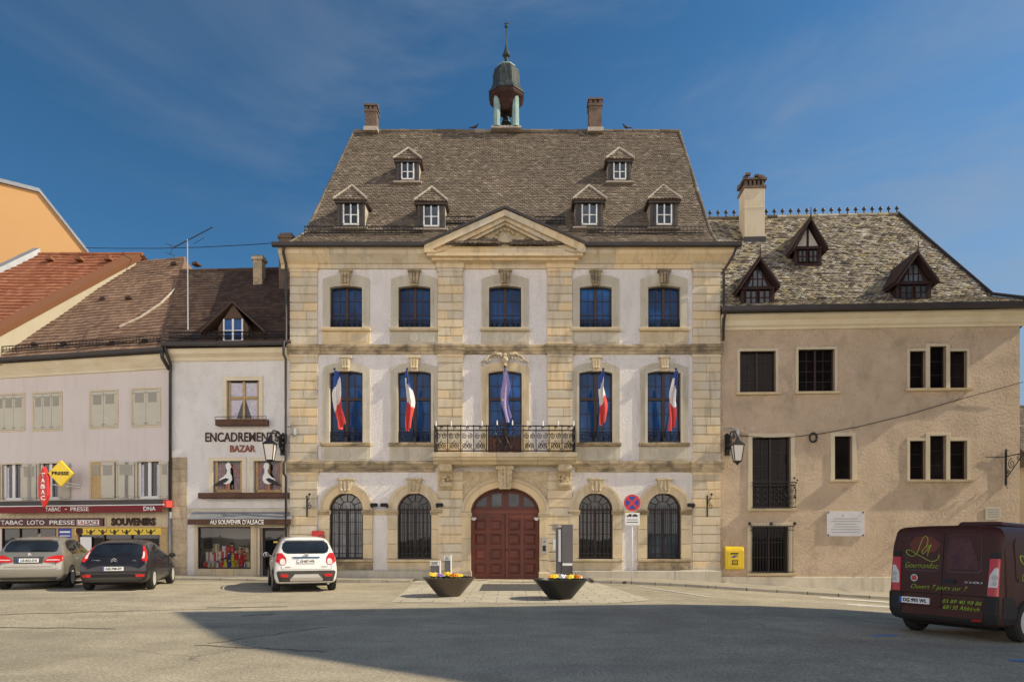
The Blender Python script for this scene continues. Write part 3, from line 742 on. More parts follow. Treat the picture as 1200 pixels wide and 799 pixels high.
# ---- ground floor arched windows
for i, x in enumerate(OFF):
    if x == 0: continue
    light = i in (0, 4)
    mb = MB(); y = .2; hw = .64
    mb.ring(arch(hw,.80,2.66,3.30,18,x), arch(hw-.06,.86,2.66,3.24,18,x), y-.05, y+.03, y+.03)
    mb.box(x-hw+.001, y-.05, .80, x+hw-.001, y+.03, .87); mb.box(x-.05, y-.055, .87, x+.05, y+.025, 2.66); mb.box(x-hw+.06, y-.058, 2.62, x+hw-.06, y+.022, 2.71)
    mb.ring(arch(.30,2.71,2.71,3.0,14,x), arch(.27,2.71,2.71,2.97,14,x), y-.04, y+.02, y+.02)
    for k in range(1, 6):
        a = pi*k/6; mb.tube([(x+.28*cos(a), y-.02, 2.71+.28*sin(a)), (x+.58*cos(a), y-.02, 2.69+.55*sin(a))], .014, 4)
    for s in (-1, 1): mb.box(x+s*.31-.013, y-.03, .87, x+s*.31+.013, y+.018, 2.62)
    for z in (1.3, 1.75, 2.2): mb.box(x-.58, y-.028, z-.012, x+.58, y+.016, z+.012)
    w_ = mb.build('window', M['frame_brown'], th_)
    po = arch(hw-.02,.82,2.66,3.28,18,x); p = MB(); p.add([(a,y,b) for a,b in po], [list(range(len(po)))]); p.build('pane', M['glass_pale'] if i == 0 else M['glass_grey'] if i == 4 else M['glass_dark'], w_, recalc=False)
    mb = MB(); mb.ring(arch(1.0,2.66,2.66,3.66,20,x)[1:-1], arch(.64,2.66,2.66,3.30,20,x)[1:-1], -.08, .02, .25)
    mb.ring(arch(1.0,2.66,2.66,3.66,20,x)[1:-1], arch(.90,2.66,2.66,3.56,20,x)[1:-1], -.11, -.05, -.07)
    mb.build('surround', M['stone_pale'], w_)
    for s in (-1, 1):
        a, b = (x-1.0, x-.64) if s < 0 else (x+.64, x+1.0)
        mb = MB(); courses(mb, a, b, .82, 2.47, -.07, .55, 0, .010, .25); mb.build('jamb', M['stone_pale'], w_)
    for s in (-1, 1):
        a, b = (x-1.06, x-.60) if s < 0 else (x+.60, x+1.06)
        mb = MB(); mb.prismx([(.24,2.47),(-.08,2.47),(-.10,2.54),(-.15,2.58),(-.15,2.65),(.24,2.658)], a, b); mb.build('impost', M['stone_dirty'], w_, bevel=.008)
    keystone(w_, x, 3.26, 3.78, .52, .36, -.2, M['carved'])
    mb = MB(); mb.prismx([(.22,.70),(-.16,.70),(-.18,.76),(-.18,.79),(.22,.81)], x-1.02, x+1.02); mb.box(x-1.0,-.06,.386,x+1.0,.02,.69); mb.build('sill', M['stone_dirty'] if light else M['stone_pale'], w_, bevel=.01)
    mb = MB(); n = 9
    for k in range(n):
        xx = x-.60+1.2*k/(n-1); mb.tube([(xx,.02,.82),(xx,.02,2.72+.06*(k%2)),(xx,.02,2.86+.06*(k%2))], [.014,.014,.003], 5)
    for z in (1.02, 2.55): mb.box(x-.64, .005, z-.014, x+.64, .035, z+.014)
    if i in (2, 3, 1):
        for k in range(4):
            xa = x-.60+.3*k; mb.tube([(xa,.02,1.02),(xa+.15,.02,1.32),(xa+.3,.02,1.02)], .010, 4)
    mb.build('grille', M['iron'], w_)
for a, b in ((-5.0+.04,-4.42-.04),(4.42+.04,5.0-.04)):
    mb = MB(); mb.prismx([(.02,2.47),(-.05,2.47),(-.07,2.55),(-.10,2.58),(-.10,2.64),(.02,2.65)], a, b); mb.build('impost_band', M['stone_pale'], th_)

# ---- portal
mb = MB(); mb.ring(ellarch(1.66,2.57,2.57,1.28,24)[1:-1], ellarch(1.30,2.57,2.57,.94,24)[1:-1], -.10, .02, .42)
mb.ring(ellarch(1.66,2.57,2.57,1.28,24)[1:-1], ellarch(1.55,2.57,2.57,1.18,24)[1:-1], -.15, -.09, -.11)
po = mb.build('portal_arch', M['stone_pale'], th_)
for s in (-1, 1): mb = MB(); courses(mb, min(s*1.30,s*1.64), max(s*1.30,s*1.64), -.05, 2.40, -.10, .8, 0, .010, .42); mb.build('portal_jamb', M['stone_pale'], th_)
for s in (-1, 1):
    mb = MB(); mb.prismx([(.41,2.40),(-.12,2.40),(-.14,2.46),(-.18,2.50),(-.18,2.56),(.41,2.568)], min(s*1.26,s*1.70), max(s*1.26,s*1.70))
    mb.build('impost', M['stone_pale'], th_, bevel=.008)
    mb = MB(); mb.prismx([(.41,-.04),(-.16,-.04),(-.16,.26),(-.12,.32),(.41,.33)], min(s*1.27,s*1.69), max(s*1.27,s*1.69)); mb.build('jamb_base', M['stone_pale'], th_, bevel=.008)
mb = MB(); o_ = ellarch(1.665,2.57,2.57,1.285,24)[1:-1]; out = []
for x, z in o_: out.append((x, 4.1))
out[0] = (-1.665, 2.6); out[-1] = (1.665, 2.6)
mb.ring(out, o_, -.05, .01, -.02); mb.build('spandrel', M['carved'], th_)
# door leaves
mb = MB(); mb.box(-1.30,.38,2.54,1.30,.44,2.66); d0 = mb.build('door', M['door_red'], th_)
for s in (-1, 1):
    mb = MB(); a, b = min(s*.012,s*1.30), max(s*.012,s*1.30)
    mb.box(a,.40,-.02,b,.46,2.539)
    for xx in (s*.06, s*.655, s*1.24): mb.cbox(xx,.385,1.27,.10,.05,2.5)
    rows = [(.22,.62),(.78,1.18),(1.35,1.75),(1.90,2.29)]
    for z in (.09,.70,1.265,1.825,2.41): mb.box(a+.005,.372,z-.06,b-.005,.40,z+.06)
    for (z0, z1) in rows:
        for c in (s*.355, s*.95):
            h = .205; e = .07
            mb.add([(c-h,.40,z0),(c+h,.40,z0),(c+h,.40,z1),(c-h,.40,z1),(c-h+e,.365,z0+e),(c+h-e,.365,z0+e),(c+h-e,.365,z1-e),(c-h+e,.365,z1-e)],
                   [(4,5,6,7),(0,1,5,4),(1,2,6,5),(2,3,7,6),(3,0,4,7)], .95 if (s < 0 and z0 == .78 and c < -.5) else R.random()*.6)
    lf = mb.build('leaf', M['door_red'], d0, bevel=.004)
mb = MB(); mb.ball((.05,.35,1.15), .03); mb.build('knob', M['bronze'], d0, smooth=True)
mb = MB(); o2 = ellarch(1.30,2.66,2.66,.85,20); i2 = ellarch(1.12,2.80,2.78,.54,20)
mb.ring(o2, i2, .36, .44, .44); mb.box(-1.29,.365,2.661,1.29,.43,2.80)
for xx in (-.62, 0, .62): mb.box(xx-(.09 if xx else .13),.362,2.80,xx+(.09 if xx else .13),.44,2.66+.85*sqrt(1-(xx/1.3)**2)-.02)
f_ = mb.build('fanlight', M['door_dark'], d0)
p = MB(); p.add([(x,.42,z) for x,z in o2], [list(range(len(o2)))]); p.build('pane', M['glass_grey'], f_, recalc=False)
for s in (-1, 1):
    mb = MB(); mb.box(s*1.20-.09,.22,2.30,s*1.20+.09,.36,2.38); mb.box(s*1.20-.05,.24,2.26,s*1.20+.05,.34,2.30); mb.build('door_light', M['white_metal'], th_)
mb = MB(); mb.box(-1.45,-.25,-.02,1.45,.5,.03); mb.build('threshold', M['stone_pale'], th_, bevel=.01)

# ---- balcony
mb = MB()
bp = [(0,4.30),(-.70,4.30),(-.80,4.38),(-.95,4.44),(-1.0,4.52),(-1.06,4.54),(-1.06,4.70),(0,4.71)]
for a, b in ((-2.62,-1.6),(-1.595,-.3),(-.295,1.2),(1.205,2.62)): mb.prismx(bp, a, b)
bal = mb.build('balcony', M['stone_pale'], th_, bevel=.012)
for s in (-1, 1):
    mb = MB(); x = s*2.2
    prof = [(0,3.42),(-.12,3.42),(-.22,3.5),(-.24,3.62),(-.18,3.72),(-.26,3.85),(-.45,3.98),(-.70,4.08),(-.80,4.18),(-.80,4.298),(0,4.298)]
    mb.prismx(prof, x-.23, x+.23)
    for z, y, r in ((3.60,-.24,.10),(4.15,-.72,.12)):
        mb.lathe([(r*.5,-.26),(r,-.24),(r,.24),(r*.5,.26)], 12, x, y, z, axis='x')
    for k in range(26): mb.ball((x+R.uniform(-.2,.2), -.26-.35*max(0,(k/26-.35)), 3.55+.6*k/26), R.uniform(.04,.085), 7, 5)
    mb.build('console', M['carved'], bal, smooth=False)
mb = MB(); mb.prism([(-.22,3.42),(.22,3.42),(.28,4.296),(-.28,4.296)], -.42, 0)
for k in (-1,0,1): mb.box(k*.13-.04,-.46,3.5,k*.13+.04,-.40,4.2)
mb.box(-.33,-.5,4.14,.33,0,4.295); mb.build('keystone', M['carved'], bal, bevel=.01)
def balrail(pts, name):
    mb = MB()
    for (xa, ya), (xb, yb) in zip(pts, pts[1:]):
        L = sqrt((xb-xa)**2+(yb-ya)**2); ux, uy = (xb-xa)/L, (yb-ya)/L
        for z in (4.76, 5.50, 5.66): mb.tube([(xa,ya,z),(xb,yb,z)], .024, 5)
        n = max(2, round(L/.43))
        for k in range(n+1):
            t = L*k/n; mb.tube([(xa+ux*t,ya+uy*t,4.71),(xa+ux*t,ya+uy*t,5.70)], .017, 4)
        for k in range(n):
            t = L*(k+.5)/n; w2 = L/n*.46
            def S(c, z, r, tr, sg, a0, rad=.015):
                mb.tube([(xa+ux*(p[0]),ya+uy*(p[0]),p[2]) for p in spiral(c, z, r, tr, sg, a0)], rad, 4)
            S(t-w2*.45, 4.95, w2*.48, 1.6, 1, -pi/2); S(t+w2*.45, 4.95, w2*.48, 1.6, -1, -pi/2)
            S(t-w2*.45, 5.30, w2*.46, 1.6, 1, pi/2); S(t+w2*.45, 5.30, w2*.46, 1.6, -1, pi/2)
            mb.tube([(xa+ux*(t-w2*.9),ya+uy*(t-w2*.9),4.80),(xa+ux*t,ya+uy*t,5.12),(xa+ux*(t+w2*.9),ya+uy*(t+w2*.9),4.80)], .015, 4)
            S(t, 5.58, .06, 1.0, 1, 0)
    return mb.build(name, M['iron'], bal)
balrail([(-2.55,-.05),(-2.55,-1.0),(-.66,-1.0)], 'railing'); balrail([(.66,-1.0),(2.55,-1.0),(2.55,-.05)], 'railing')
mb = MB()
for z in (4.76, 5.50, 5.66): mb.tube([(-.66,-1.0,z),(-.4,-1.12,z),(.4,-1.12,z),(.66,-1.0,z)], .02, 5)
for k in range(9): xx = -.6+1.2*k/8; mb.tube([(xx,-1.02-.1*(1-abs(xx)/.66)*1.2,4.72),(xx,-1.02-.1*(1-abs(xx)/.66)*1.2,5.66)], .011, 4)
for s in (-1,1):
    for (c,z,r) in ((.17,5.2,.19),(.42,5.3,.14),(.3,4.95,.16),(.1,4.92,.12),(.1,5.45,.1)): mb.tube([(p[0],-1.12,p[2]) for p in spiral(s*c,z,r,1.7,s,pi/2)], .018, 5)
mb.tube([(.2*cos(q*.5),-1.14,5.16+.2*sin(q*.5)) for q in range(14)], .018, 5); mb.tube([(-.14,-1.14,5.0),(0,-1.15,5.3),(.14,-1.14,5.0)], .02, 5)
mb.build('railing_cartouche', M['iron'], bal)
for k in range(10):
    xx = -2.5+5.0*k/9; mb = MB(); mb.tube([(xx,-1.0 if abs(xx) > .66 else -1.1,5.66),(xx,-1.0 if abs(xx) > .66 else -1.1,5.78),(xx,-1.0 if abs(xx)>.66 else -1.1,5.86)], [.03,.028,.006], 6); mb.build('finial', M['white_metal'], bal)

# ---- pediment
mb = MB()
A = (-2.98,12.42); B = (0,13.72); C_ = (2.98,12.42)
def rake(mb, d0, d1, y0, y1, n=6):
    # band parallel to the raking edge between inward offsets d0, d1 (vertical)
    for s in (-1, 1):
        for k in range(n):
            t0, t1 = k/n+.001, (k+1)/n-.001
            f = lambda t, d: (s*2.98*(1-t)*(1-d*.33), 12.42+(13.72-12.42)*t-d*(.35+.65*t) if False else 12.42+1.30*t-d)
            q = [f(t0,d1), f(t1,d1), f(t1,d0), f(t0,d0)]
            q = [(x, max(z, 12.16)) for x, z in q]
            mb.prism(q, y0, y1)
rake(mb, -.02, .20, -.55, .0); rake(mb, .20, .33, -.42, .0); rake(mb, .33, .42, -.30, .0)
mb.box(-2.90,-.5,12.05,2.90,0,12.16); mb.box(-2.74,-.36,11.95,2.74,0,12.05)
for s in (-1,1): mb.prism([(s*2.99,12.16),(s*2.5,12.16),(s*2.90,12.44),(s*2.99,12.42)], -.549, 0)
pd = mb.build('pediment', M['stone'], th_)
mb = MB(); mb.add([(-2.6,-.14,12.16),(2.6,-.14,12.16),(0,-.14,13.3)], [(0,1,2)]); mb.ball((0,-.16,12.62), .33, 14, 8, 1.15)
for s in (-1,1):
    for k in range(15):
        t = k/15; mb.ball((s*(.4+1.6*t)+R.uniform(-.04,.04), -.17, 12.28+.32*(1-t)+R.uniform(-.09,.12)*(1-t*.5)), R.uniform(.05,.12)*(1-.4*t), 8, 5)
    mb.tube([(p[0],-.2,p[2]) for p in spiral(s*.55,12.62,.22,1.5,s,0)], .045, 6); mb.tube([(p[0],-.2,p[2]) for p in spiral(s*.95,12.40,.18,1.5,s,0)], .04, 6)
    mb.tube([(s*.3,-.2,12.3),(s*1.0,-.22,12.26),(s*1.8,-.2,12.24),(s*2.2,-.18,12.22)], [.07,.06,.05,.03], 6)
for k in range(7): a = pi*k/6; mb.ball((.3*cos(a), -.2, 13.0+.14*sin(a)), .06, 7, 5)
mb.build('relief', M['carved'], pd, smooth=True)
mb = MB()
for s in (-1,1):
    mb.prism([(s*3.06,12.40),(s*3.06,12.49),(0,13.86),(0,13.76)], -.62, -.5)
    mb.add([(s*3.05,-.6,12.49),(0,-.6,13.855),(0,1.4,13.855),(s*3.05,.6,12.49)], [(0,1,2,3)])
mb.build('flashing', M['dark_metal'], pd)

# ---- main roof
E0, EZ = -.52, 12.50; F0, FZ = .42, 13.34; RY, RZ = 5.5, 20.2
u1 = sqrt((F0-E0)**2+(FZ-EZ)**2); u2 = sqrt((RY-F0)**2+(RZ-FZ)**2)
mb = MB()
mb.add([(-8.1,11.5,12.4),(7.85,11.5,12.4),(7.85,RY,RZ),(-6.98,RY,RZ)], [(0,1,2,3)])
mb.add([(-7.95,E0,EZ),(-8.1,11.5,12.4),(-6.98,RY,RZ),(-7.64,F0,FZ)], [(0,1,2,3)])
roof = mb.build('roof', M['tile_grey'], th_, recalc=False)
mb = MB(); mb.add([(7.8,E0,12.4),(7.8,F0,FZ),(7.8,RY,RZ),(7.8,11.4,12.4)], [(0,1,2,3)]); mb.build('gable_wall', M['stucco'], roof, recalc=False)
tile_roof('tile_slope', roof, (0,E0,EZ), (1,0,0), (0,F0-E0,FZ-EZ), [(-7.98,0),(7.86,0),(7.86,u1),(-7.66,u1)], .17, .128, M['tile_grey'])
tile_roof('tile_slope', roof, (0,F0,FZ), (1,0,0), (0,RY-F0,RZ-FZ), [(-7.66,-.02),(7.86,-.02),(7.92,u2),(-6.98,u2)], .17, .128, M['tile_grey'])
def ridge(name, parent, a, b, mat, r=.11, n=None, seg=.42):
    a = Vector(a); b = Vector(b); L = (b-a).length; n = max(1, int(L/seg)); mb = MB()
    for k in range(n):
        p, q = a.lerp(b, k/n), a.lerp(b, (k+1.08)/n)
        rr = r*R.uniform(.92,1.08); mb.tube([p, q], [rr, rr*.9], 8)
    return mb.build(name, mat, parent)
ridge('ridge_tile', roof, (-6.98,RY,RZ), (7.92,RY,RZ), M['tile_grey'])
ridge('hip_tile', roof, (-7.66,F0,FZ-.03), (-6.98,RY,RZ-.03), M['tile_grey'], .06); ridge('hip_tile', roof, (-7.98,E0,EZ), (-7.66,F0,FZ-.03), M['tile_grey'], .06)
ridge('verge_tile', roof, (7.88,F0,FZ), (7.92,RY,RZ), M['tile_grey'], .07); ridge('verge_tile', roof, (7.88,E0,EZ), (7.88,F0,FZ), M['tile_grey'], .07)
def snow_guard(parent, x0, x1, f, h=.30):
    mb = MB(); n = max(2, int((x1-x0)/.9)); a, b = f(x0), f(x1)
    for z in (.05, h*.5, h): mb.tube([(x0, a[0]-.05, a[1]+z), (x1, b[0]-.05, b[1]+z)], .020, 4)
    for k in range(n+1):
        x = x0+(x1-x0)*k/n; y, z = f(x); mb.tube([(x,y+.12,z+.08),(x,y-.05,z-.02),(x,y-.05,z+h+.03)], .014, 4)
    m = int((x1-x0)/.15)
    for k in range(m+1):
        x = x0+(x1-x0)*k/m; y, z = f(x); mb.tube([(x,y-.05,z+.03),(x,y-.05,z+h)], .011, 3, cap=False)
    return mb.build('snow_guard', M['iron'], parent)
snow_guard(th_, -7.6, -3.1, lambda x: (.10, 13.08)); snow_guard(th_, 3.1, 7.5, lambda x: (.10, 13.08))
snow_guard(th_, -2.3, -1.15, lambda x: (.68, 13.72)); snow_guard(th_, 1.15, 2.3, lambda x: (.68, 13.72))

def dormer(x, y, z, k=1.0, frame=M['frame_white']):
    w2, h = .50*k, 1.03*k
    mb = MB(); mb.box(x-w2, y, z, x+w2, y+2.0, z+h)
    mb.box(x-w2-.03, y-.03, z, x-w2+.07, y+.02, z+h); mb.box(x+w2-.07, y-.03, z, x+w2+.03, y+.02, z+h); mb.box(x-w2-.10, y-.12, z+h-.10, x+w2+.10, y+.02, z+h)
    d = mb.build('dormer', M['dormer_wood'], th_)
    mb = MB(); mb.prismx([(y-.16,z-.05),(y-.16,z),(y,z+.05),(y+.1,z+.05),(y+.1,z-.1)], x-w2-.14, x+w2+.14); mb.build('sill_flashing', M['mortar'], d)
    mb = MB()
    for s in (-1,1): mb.box(x+s*w2-.004 if s > 0 else x-w2-.022, y+.02, z, x+w2+.022 if s > 0 else x-w2+.004, y+1.2, z+h-.02)
    mb.build('cheek', M['mortar'], d)
    o, e = .15, .19; zE = z+h; ap = (x, y+.13*k, zE+.66*k)
    hw = w2+o; yf = y-e; rb = y+1.6
    U = (1,0,0); Wf = Vector((0, ap[1]-yf, ap[2]-zE)); L = Wf.length
    tile_roof('dormer_roof', d, (x,yf,zE), U, Wf, [(-hw,0),(hw,0),(.001,L),(-.001,L)], .15, .13, M['tile_grey'])
    for s in (-1,1):
        Ws = Vector((-s*hw, 0, ap[2]-zE)); Ls = Ws.length
        tile_roof('dormer_roof', d, (x+s*hw,yf,zE), (0,1,0), Ws, [(0,0),(rb-yf,0),(rb-yf,Ls),(ap[1]-yf,Ls)], .15, .13, M['tile_grey'])
        ridge('hip_tile', d, (x+s*hw,yf,zE+.02), (x,ap[1],ap[2]+.03), M['mortar'], .045, seg=.2)
    ridge('ridge_tile', d, (x,ap[1],ap[2]+.02), (x,rb,ap[2]+.02), M['mortar'], .05)
    mb = MB(); mb.box(x-hw+.04, yf+.04, zE-.035, x+hw-.04, y+1.0, zE-.012); mb.build('soffit', M['wood_brown'], d)
    win(d, x, .27*k+.03, z+.10, z+.88*k, z+.88*k, y-.03, frame, M['glass_grey'], 2, (z+.49*k,), mull=.05, fw=.05, bar=.035)
    return d
def roof_at(py):   # height on the steep slope that projects to this image row
    t = (HZN-py)/FPX; a = (RZ-FZ)/(RY-F0)
    Y = (CAMZ-FZ+a*(TY+F0))/(a-t); return Y-TY, CAMZ+t*Y
for px, py, k in ((411.5,267,1.0),(505.5,269,1.0),(690.5,267,1.0),(778,267,1.0),(478,214,.88),(726,214,.88)):
    y, z = roof_at(py); dormer((px-600)*(TY+y-.1)/800-TX, y-.1, z-.06, k)

def chimney(x, y, z0, z1, w2, mat, parent, cap=True):
    mb = MB(); mb.box(x-w2, y-w2, z0, x+w2, y+w2, z1-.42); h = z1-.42
    mb.box(x-w2-.04, y-w2-.04, h, x+w2+.04, y+w2+.04, h+.09)
    for a in (-1,1):
        for b in (-1,1): mb.box(x+a*w2-a*.14, y+b*w2-b*.14, h+.09, x+a*w2, y+b*w2, h+.26)
    mb.box(x-.06,y-w2,h+.09,x+.06,y-w2+.12,h+.26); mb.box(x-w2+.08,y-w2+.08,h+.05,x+w2-.08,y+w2-.08,h+.25)
    mb.box(x-w2-.05,y-w2-.05,h+.26,x+w2+.05,y+w2+.05,h+.34); mb.prismx([(y-w2-.03,h+.34),(y+w2+.03,h+.34),(y+.08,h+.44),(y-.08,h+.44)], x-w2-.03, x+w2+.03)
    c = mb.build('chimney', mat, parent)
    mb = MB(); mb.box(x-w2-.06,y-w2-.08,z0-.05,x+w2+.06,y+w2+.05,z0+.13); mb.build('chimney_flashing', M['mortar'], c); return c
chimney(-6.15, 5.45, 20.1, 21.35, .26, M['brick'], roof); chimney(4.05, 5.45, 20.05, 21.6, .29, M['brick'], roof)

# ---- bell turret
mb = MB(); mb.box(-.68,5.05,20.12,.68,5.95,20.22)
bt = mb.build('bell_turret', M['mortar'], th_)
for a in (-1,1):
    for b in (-1,1):
        mb = MB(); mb.lathe([(.17,20.2),(.16,20.3),(.15,21.6)], 8, a*.42, 5.5+b*.36, 0); mb.build('post', M['copper'], bt)
mb = MB(); mb.lathe([(.36,21.02),(.42,21.08),(.62,21.40),(.80,21.60),(.83,21.66),(.83,21.80)], 8, 0, 5.5, 0, rot=pi/8); mb.build('flared_soffit', M['red_wood'], bt)
mb = MB(); mb.lathe([(.86,21.79),(.86,21.86),(.74,22.02),(.66,22.22),(.655,22.32),(.66,22.60),(.58,22.92),(.42,23.10),(.40,23.14),(.22,23.24),(.10,23.30),(.09,23.62)], 8, 0, 5.5, 0, rot=pi/8); mb.build('dome', M['copper_dark'], bt)
mb = MB(); mb.lathe([(.44,23.09),(.43,23.14),(.25,23.25),(.02,23.3)], 8, 0, 5.5, 0, rot=pi/8); mb.build('dome_cap', M['copper'], bt)
mb = MB(); mb.lathe([(.08,23.6),(.17,23.66),(.18,23.72),(.11,23.85),(.05,24.1),(.025,24.3),(.02,25.0)], 10, 0, 5.5, 0); mb.ball((0,5.5,25.03), .085); mb.tube([(-.10,5.5,25.16),(.12,5.5,25.16)], .018, 5); mb.tube([(0,5.5,25.05),(0,5.5,25.26)], .012, 5); mb.build('spire', M['copper_dark'], bt, smooth=True)
mb = MB(); mb.lathe([(.05,21.06),(.11,21.0),(.14,20.87),(.17,20.70),(.23,20.57),(.22,20.55)], 16, 0, 5.5, 0); mb.ball((0,5.5,20.53), .05); mb.tube([(0,5.5,21.1),(0,5.5,21.4)], .03); mb.build('bell', M['bronze'], bt, smooth=True)
# ================================================================== neighbouring houses
class Fr:
    """measures a facade: which point of the wall plane (local x, z) appears at an image position"""
    def __init__(s, ox, oy, ux, uy):
        L = sqrt(ux*ux+uy*uy); s.o = (ox, oy); s.u = (ux/L, uy/L); s.rz = atan2(uy, ux); s.loc = (ox, oy, 0)
    def P(s, px, py, yl=0.):
        a = (px-VPX)/FPX; nx, ny = -s.u[1], s.u[0]      # local y axis
        Y = (yl + s.o[0]*nx + s.o[1]*ny)/(a*nx+ny); X = a*Y
        return ((X-s.o[0])*s.u[0]+(Y-s.o[1])*s.u[1], CAMZ+(HZN-py)/FPX*Y)
    def rect(s, px0, px1, py0, py1, yl=0.):
        xm, z1 = s.P((px0+px1)/2, py0, yl); _, z0 = s.P((px0+px1)/2, py1, yl)
        return s.P(px0, 0, yl)[0], s.P(px1, 0, yl)[0], z0, z1
    def w(s, x, y, z=0): return (s.o[0]+s.u[0]*x-s.u[1]*y, s.o[1]+s.u[1]*x+s.u[0]*y, z)
def fbox(mb, f, px0, px1, py0, py1, y0, y1, rnd=None):
    a, b, c, d = f.rect(px0, px1, py0, py1, y0); return mb.box(a, y0, c, b, y1, d, rnd)
def grid_win(parent, r, y, fmat, gmat, cols, nrows, mull=.06, fw=.05, bar=.025, name='window'):
    a, b, c, d = r; return win(parent, (a+b)/2, (b-a)/2, c, d, d, y, fmat, gmat, cols, [c+(d-c)*k/nrows for k in range(1, nrows)], mull, None, fw, bar, name)

# ------------------------------------------------------------------ framing shop house
f1 = Fr(-13.12, 26.30, 4.78, -.22)
W1 = 4.76
h1 = empty('shop_house', 'narrow white house of a picture framing shop with a dormer, left of the town hall', 'building', f1.loc, f1.rz)
wn_ = f1.rect(266,304,446,493); ws1 = f1.rect(250,284,540,577); ws2 = f1.rect(297.5,331,540,577); sw = f1.rect(232,295,617,666); dr = f1.rect(305,334,618,683)
mb = MB(); wall_holes(mb, 0, W1, -.6, 8.9, [wn_, ws1, ws2, (sw[0],sw[1],sw[2],sw[3]), (dr[0],dr[1],-.2,dr[3])], 0, .25)
mb.quad((W1,0,-.6),(W1,9,-.6),(W1,9,8.9),(W1,0,8.9)); mb.quad((0,0,-.6),(0,9,-.6),(0,9,8.9),(0,0,8.9)); mb.quad((0,9,-.6),(W1,9,-.6),(W1,9,8.9),(0,9,8.9))
mb.build('wall', M['stucco_old'], h1, recalc=False)
mb = MB(); courses(mb, 0, .62, 0, 4.7, -.03, .48, .5, .012); mb.build('quoin', M['rubble'], h1)
mb = MB(); mb.prismx([(.02,8.38),(-.05,8.38),(-.10,8.50),(-.25,8.62),(-.30,8.80),(.02,8.82)], 0, W1); mb.build('cornice', M['cream_trim'], h1)
mb = MB(); mb.prismx([(-.55,8.98),(-.53,8.86),(-.46,8.82),(-.38,8.84),(-.36,8.98)], -.1, W1-.02); mb.build('gutter', M['dark_metal'], h1)
# upper window
a,b,c,d = wn_
mb = MB(); mb.ring([(a-.14,c-.03),(a-.14,d+.16),(b+.14,d+.16),(b+.14,c-.03)], [(a,c),(a,d),(b,d),(b,c)], -.05, .02, .15); sr = mb.build('surround', M['cream_trim'], h1)
w_ = win(h1, (a+b)/2, (b-a)/2-.03, c+.02, d-.02, d-.02, .12, M['wood_tan'], M['glass_dark'], 2, (), mull=.09, transom=c+(d-c)*.58, fw=.08)
mb = MB()
for s in (0,1):
    xm = (a+b)/2; x0, x1 = (a+.06, xm-.05) if s == 0 else (xm+.05, b-.06)
    n = 9
    for zz0, zz1, tp in ((c+.06, c+(d-c)*.54, .5), (c+(d-c)*.62, d-.07, 1.)):
        vs = []
        for k in range(n+1):
            t = k/n; xx = x0+(x1-x0)*t; lift = 0 if tp == 1. else (zz1-zz0)*.0
            o_ = abs(t-(1 if s == 0 else 0)); xb = (x0 + (x1-x0)*t*tp) if s == 0 else (x1-(x1-x0)*(1-t)*tp)
            vs += [(xb, .155-.012*(k%2), zz0), (xx, .155-.012*(k%2), zz1)]
        mb.add(vs, [(2*k,2*k+2,2*k+3,2*k+1) for k in range(n)])
# curtains hang just in front of the dark pane
mb.build('curtain', M['curtain'], w_, recalc=False, loc=(0,-.042,0))
mb = MB(); fbox(mb, f1, 252, 312, 491, 498, -.30, -.02); fb = mb.build('flower_box', M['wood_brown'], h1, bevel=.01)
mb = MB(); x0,x1,z0,z1 = f1.rect(252,312,488,492,-.3)
mb.tube([(x0,-.3,z1),(x1,-.3,z1)], .012, 4)
for k in range(5): mb.tube([(x0+(x1-x0)*k/4,-.3,z0),(x0+(x1-x0)*k/4,-.3,z1)], .01, 4)
mb.build('rail', M['iron'], fb)
x0,z0 = f1.P(284,512); a,b,c,d = f1.rect(241,327,506.5,517.5); text('ENCADREMENTS', 'shop_lettering', M['letter_brown'], h1, ((a+b)/2,-.012,(c+d)/2), b-a, d-c, ext=.03, off=.012)
a,b,c,d = f1.rect(270,299.5,521.5,529.5); text('BAZAR', 'shop_lettering', M['letter_rust'], h1, ((a+b)/2,-.012,(c+d)/2), b-a, d-c, ext=.03, off=.02)
# stork windows with curtains behind clear glass
for (a,b,c,d) in (ws1, ws2):
    w_ = win(h1, (a+b)/2, (b-a)/2-.03, c+.02, d-.01, d-.01, .14, M['wood_tan'], M['glass_dark'], 2, (), mull=.07, fw=.10)
    mb = MB(); mb.ring([(a-.16,c-.04),(a-.16,d+.14),(b+.16,d+.14),(b+.16,c-.04)], [(a,c),(a,d),(b,d),(b,c)], -.04, .02, .13); mb.build('surround', M['cream_trim'], w_)
    mb = MB()
    for s in (0,1):
        x0, x1 = (a+.10, (a+b)/2-.04) if s == 0 else ((a+b)/2+.04, b-.10)
        n = 10; vs = []
        for k in range(n+1):
            t = k/n; pull = .62
            xb = x0+(x1-x0)*t*pull if s == 0 else x1-(x1-x0)*(1-t)*pull
            vs += [(xb,.130-.02*(k%2),c+.1),(x0+(x1-x0)*(t*.8 if s == 0 else 1-(1-t)*.8),.130-.02*(k%2),d-.1)]
        mb.add(vs, [(2*k,2*k+2,2*k+3,2*k+1) for k in range(n)])
    mb.build('curtain', M['curtain_p'], w_, recalc=False)
mb = MB(); x0,x1,z0,z1 = f1.rect(232,340,577,583.5,-.32)
mb.box(x0,-.32,z0,x1,-.02,z0+.03); mb.box(x0,-.32,z0,x1,-.295,z1); mb.box(x0,-.3,z0,x0+.02,0,z1); mb.box(x1-.02,-.3,z0,x1,0,z1); mb.build('flower_tray', M['wood_brown'], h1)
mb = MB(); a,b,c,d = f1.rect(222,343,596,601); mb.prismx([(.0,c),(-.10,c),(-.14,d),(.0,d+.03)], a, W1-.02); mb.build('ledge', M['stone_grey'], h1)
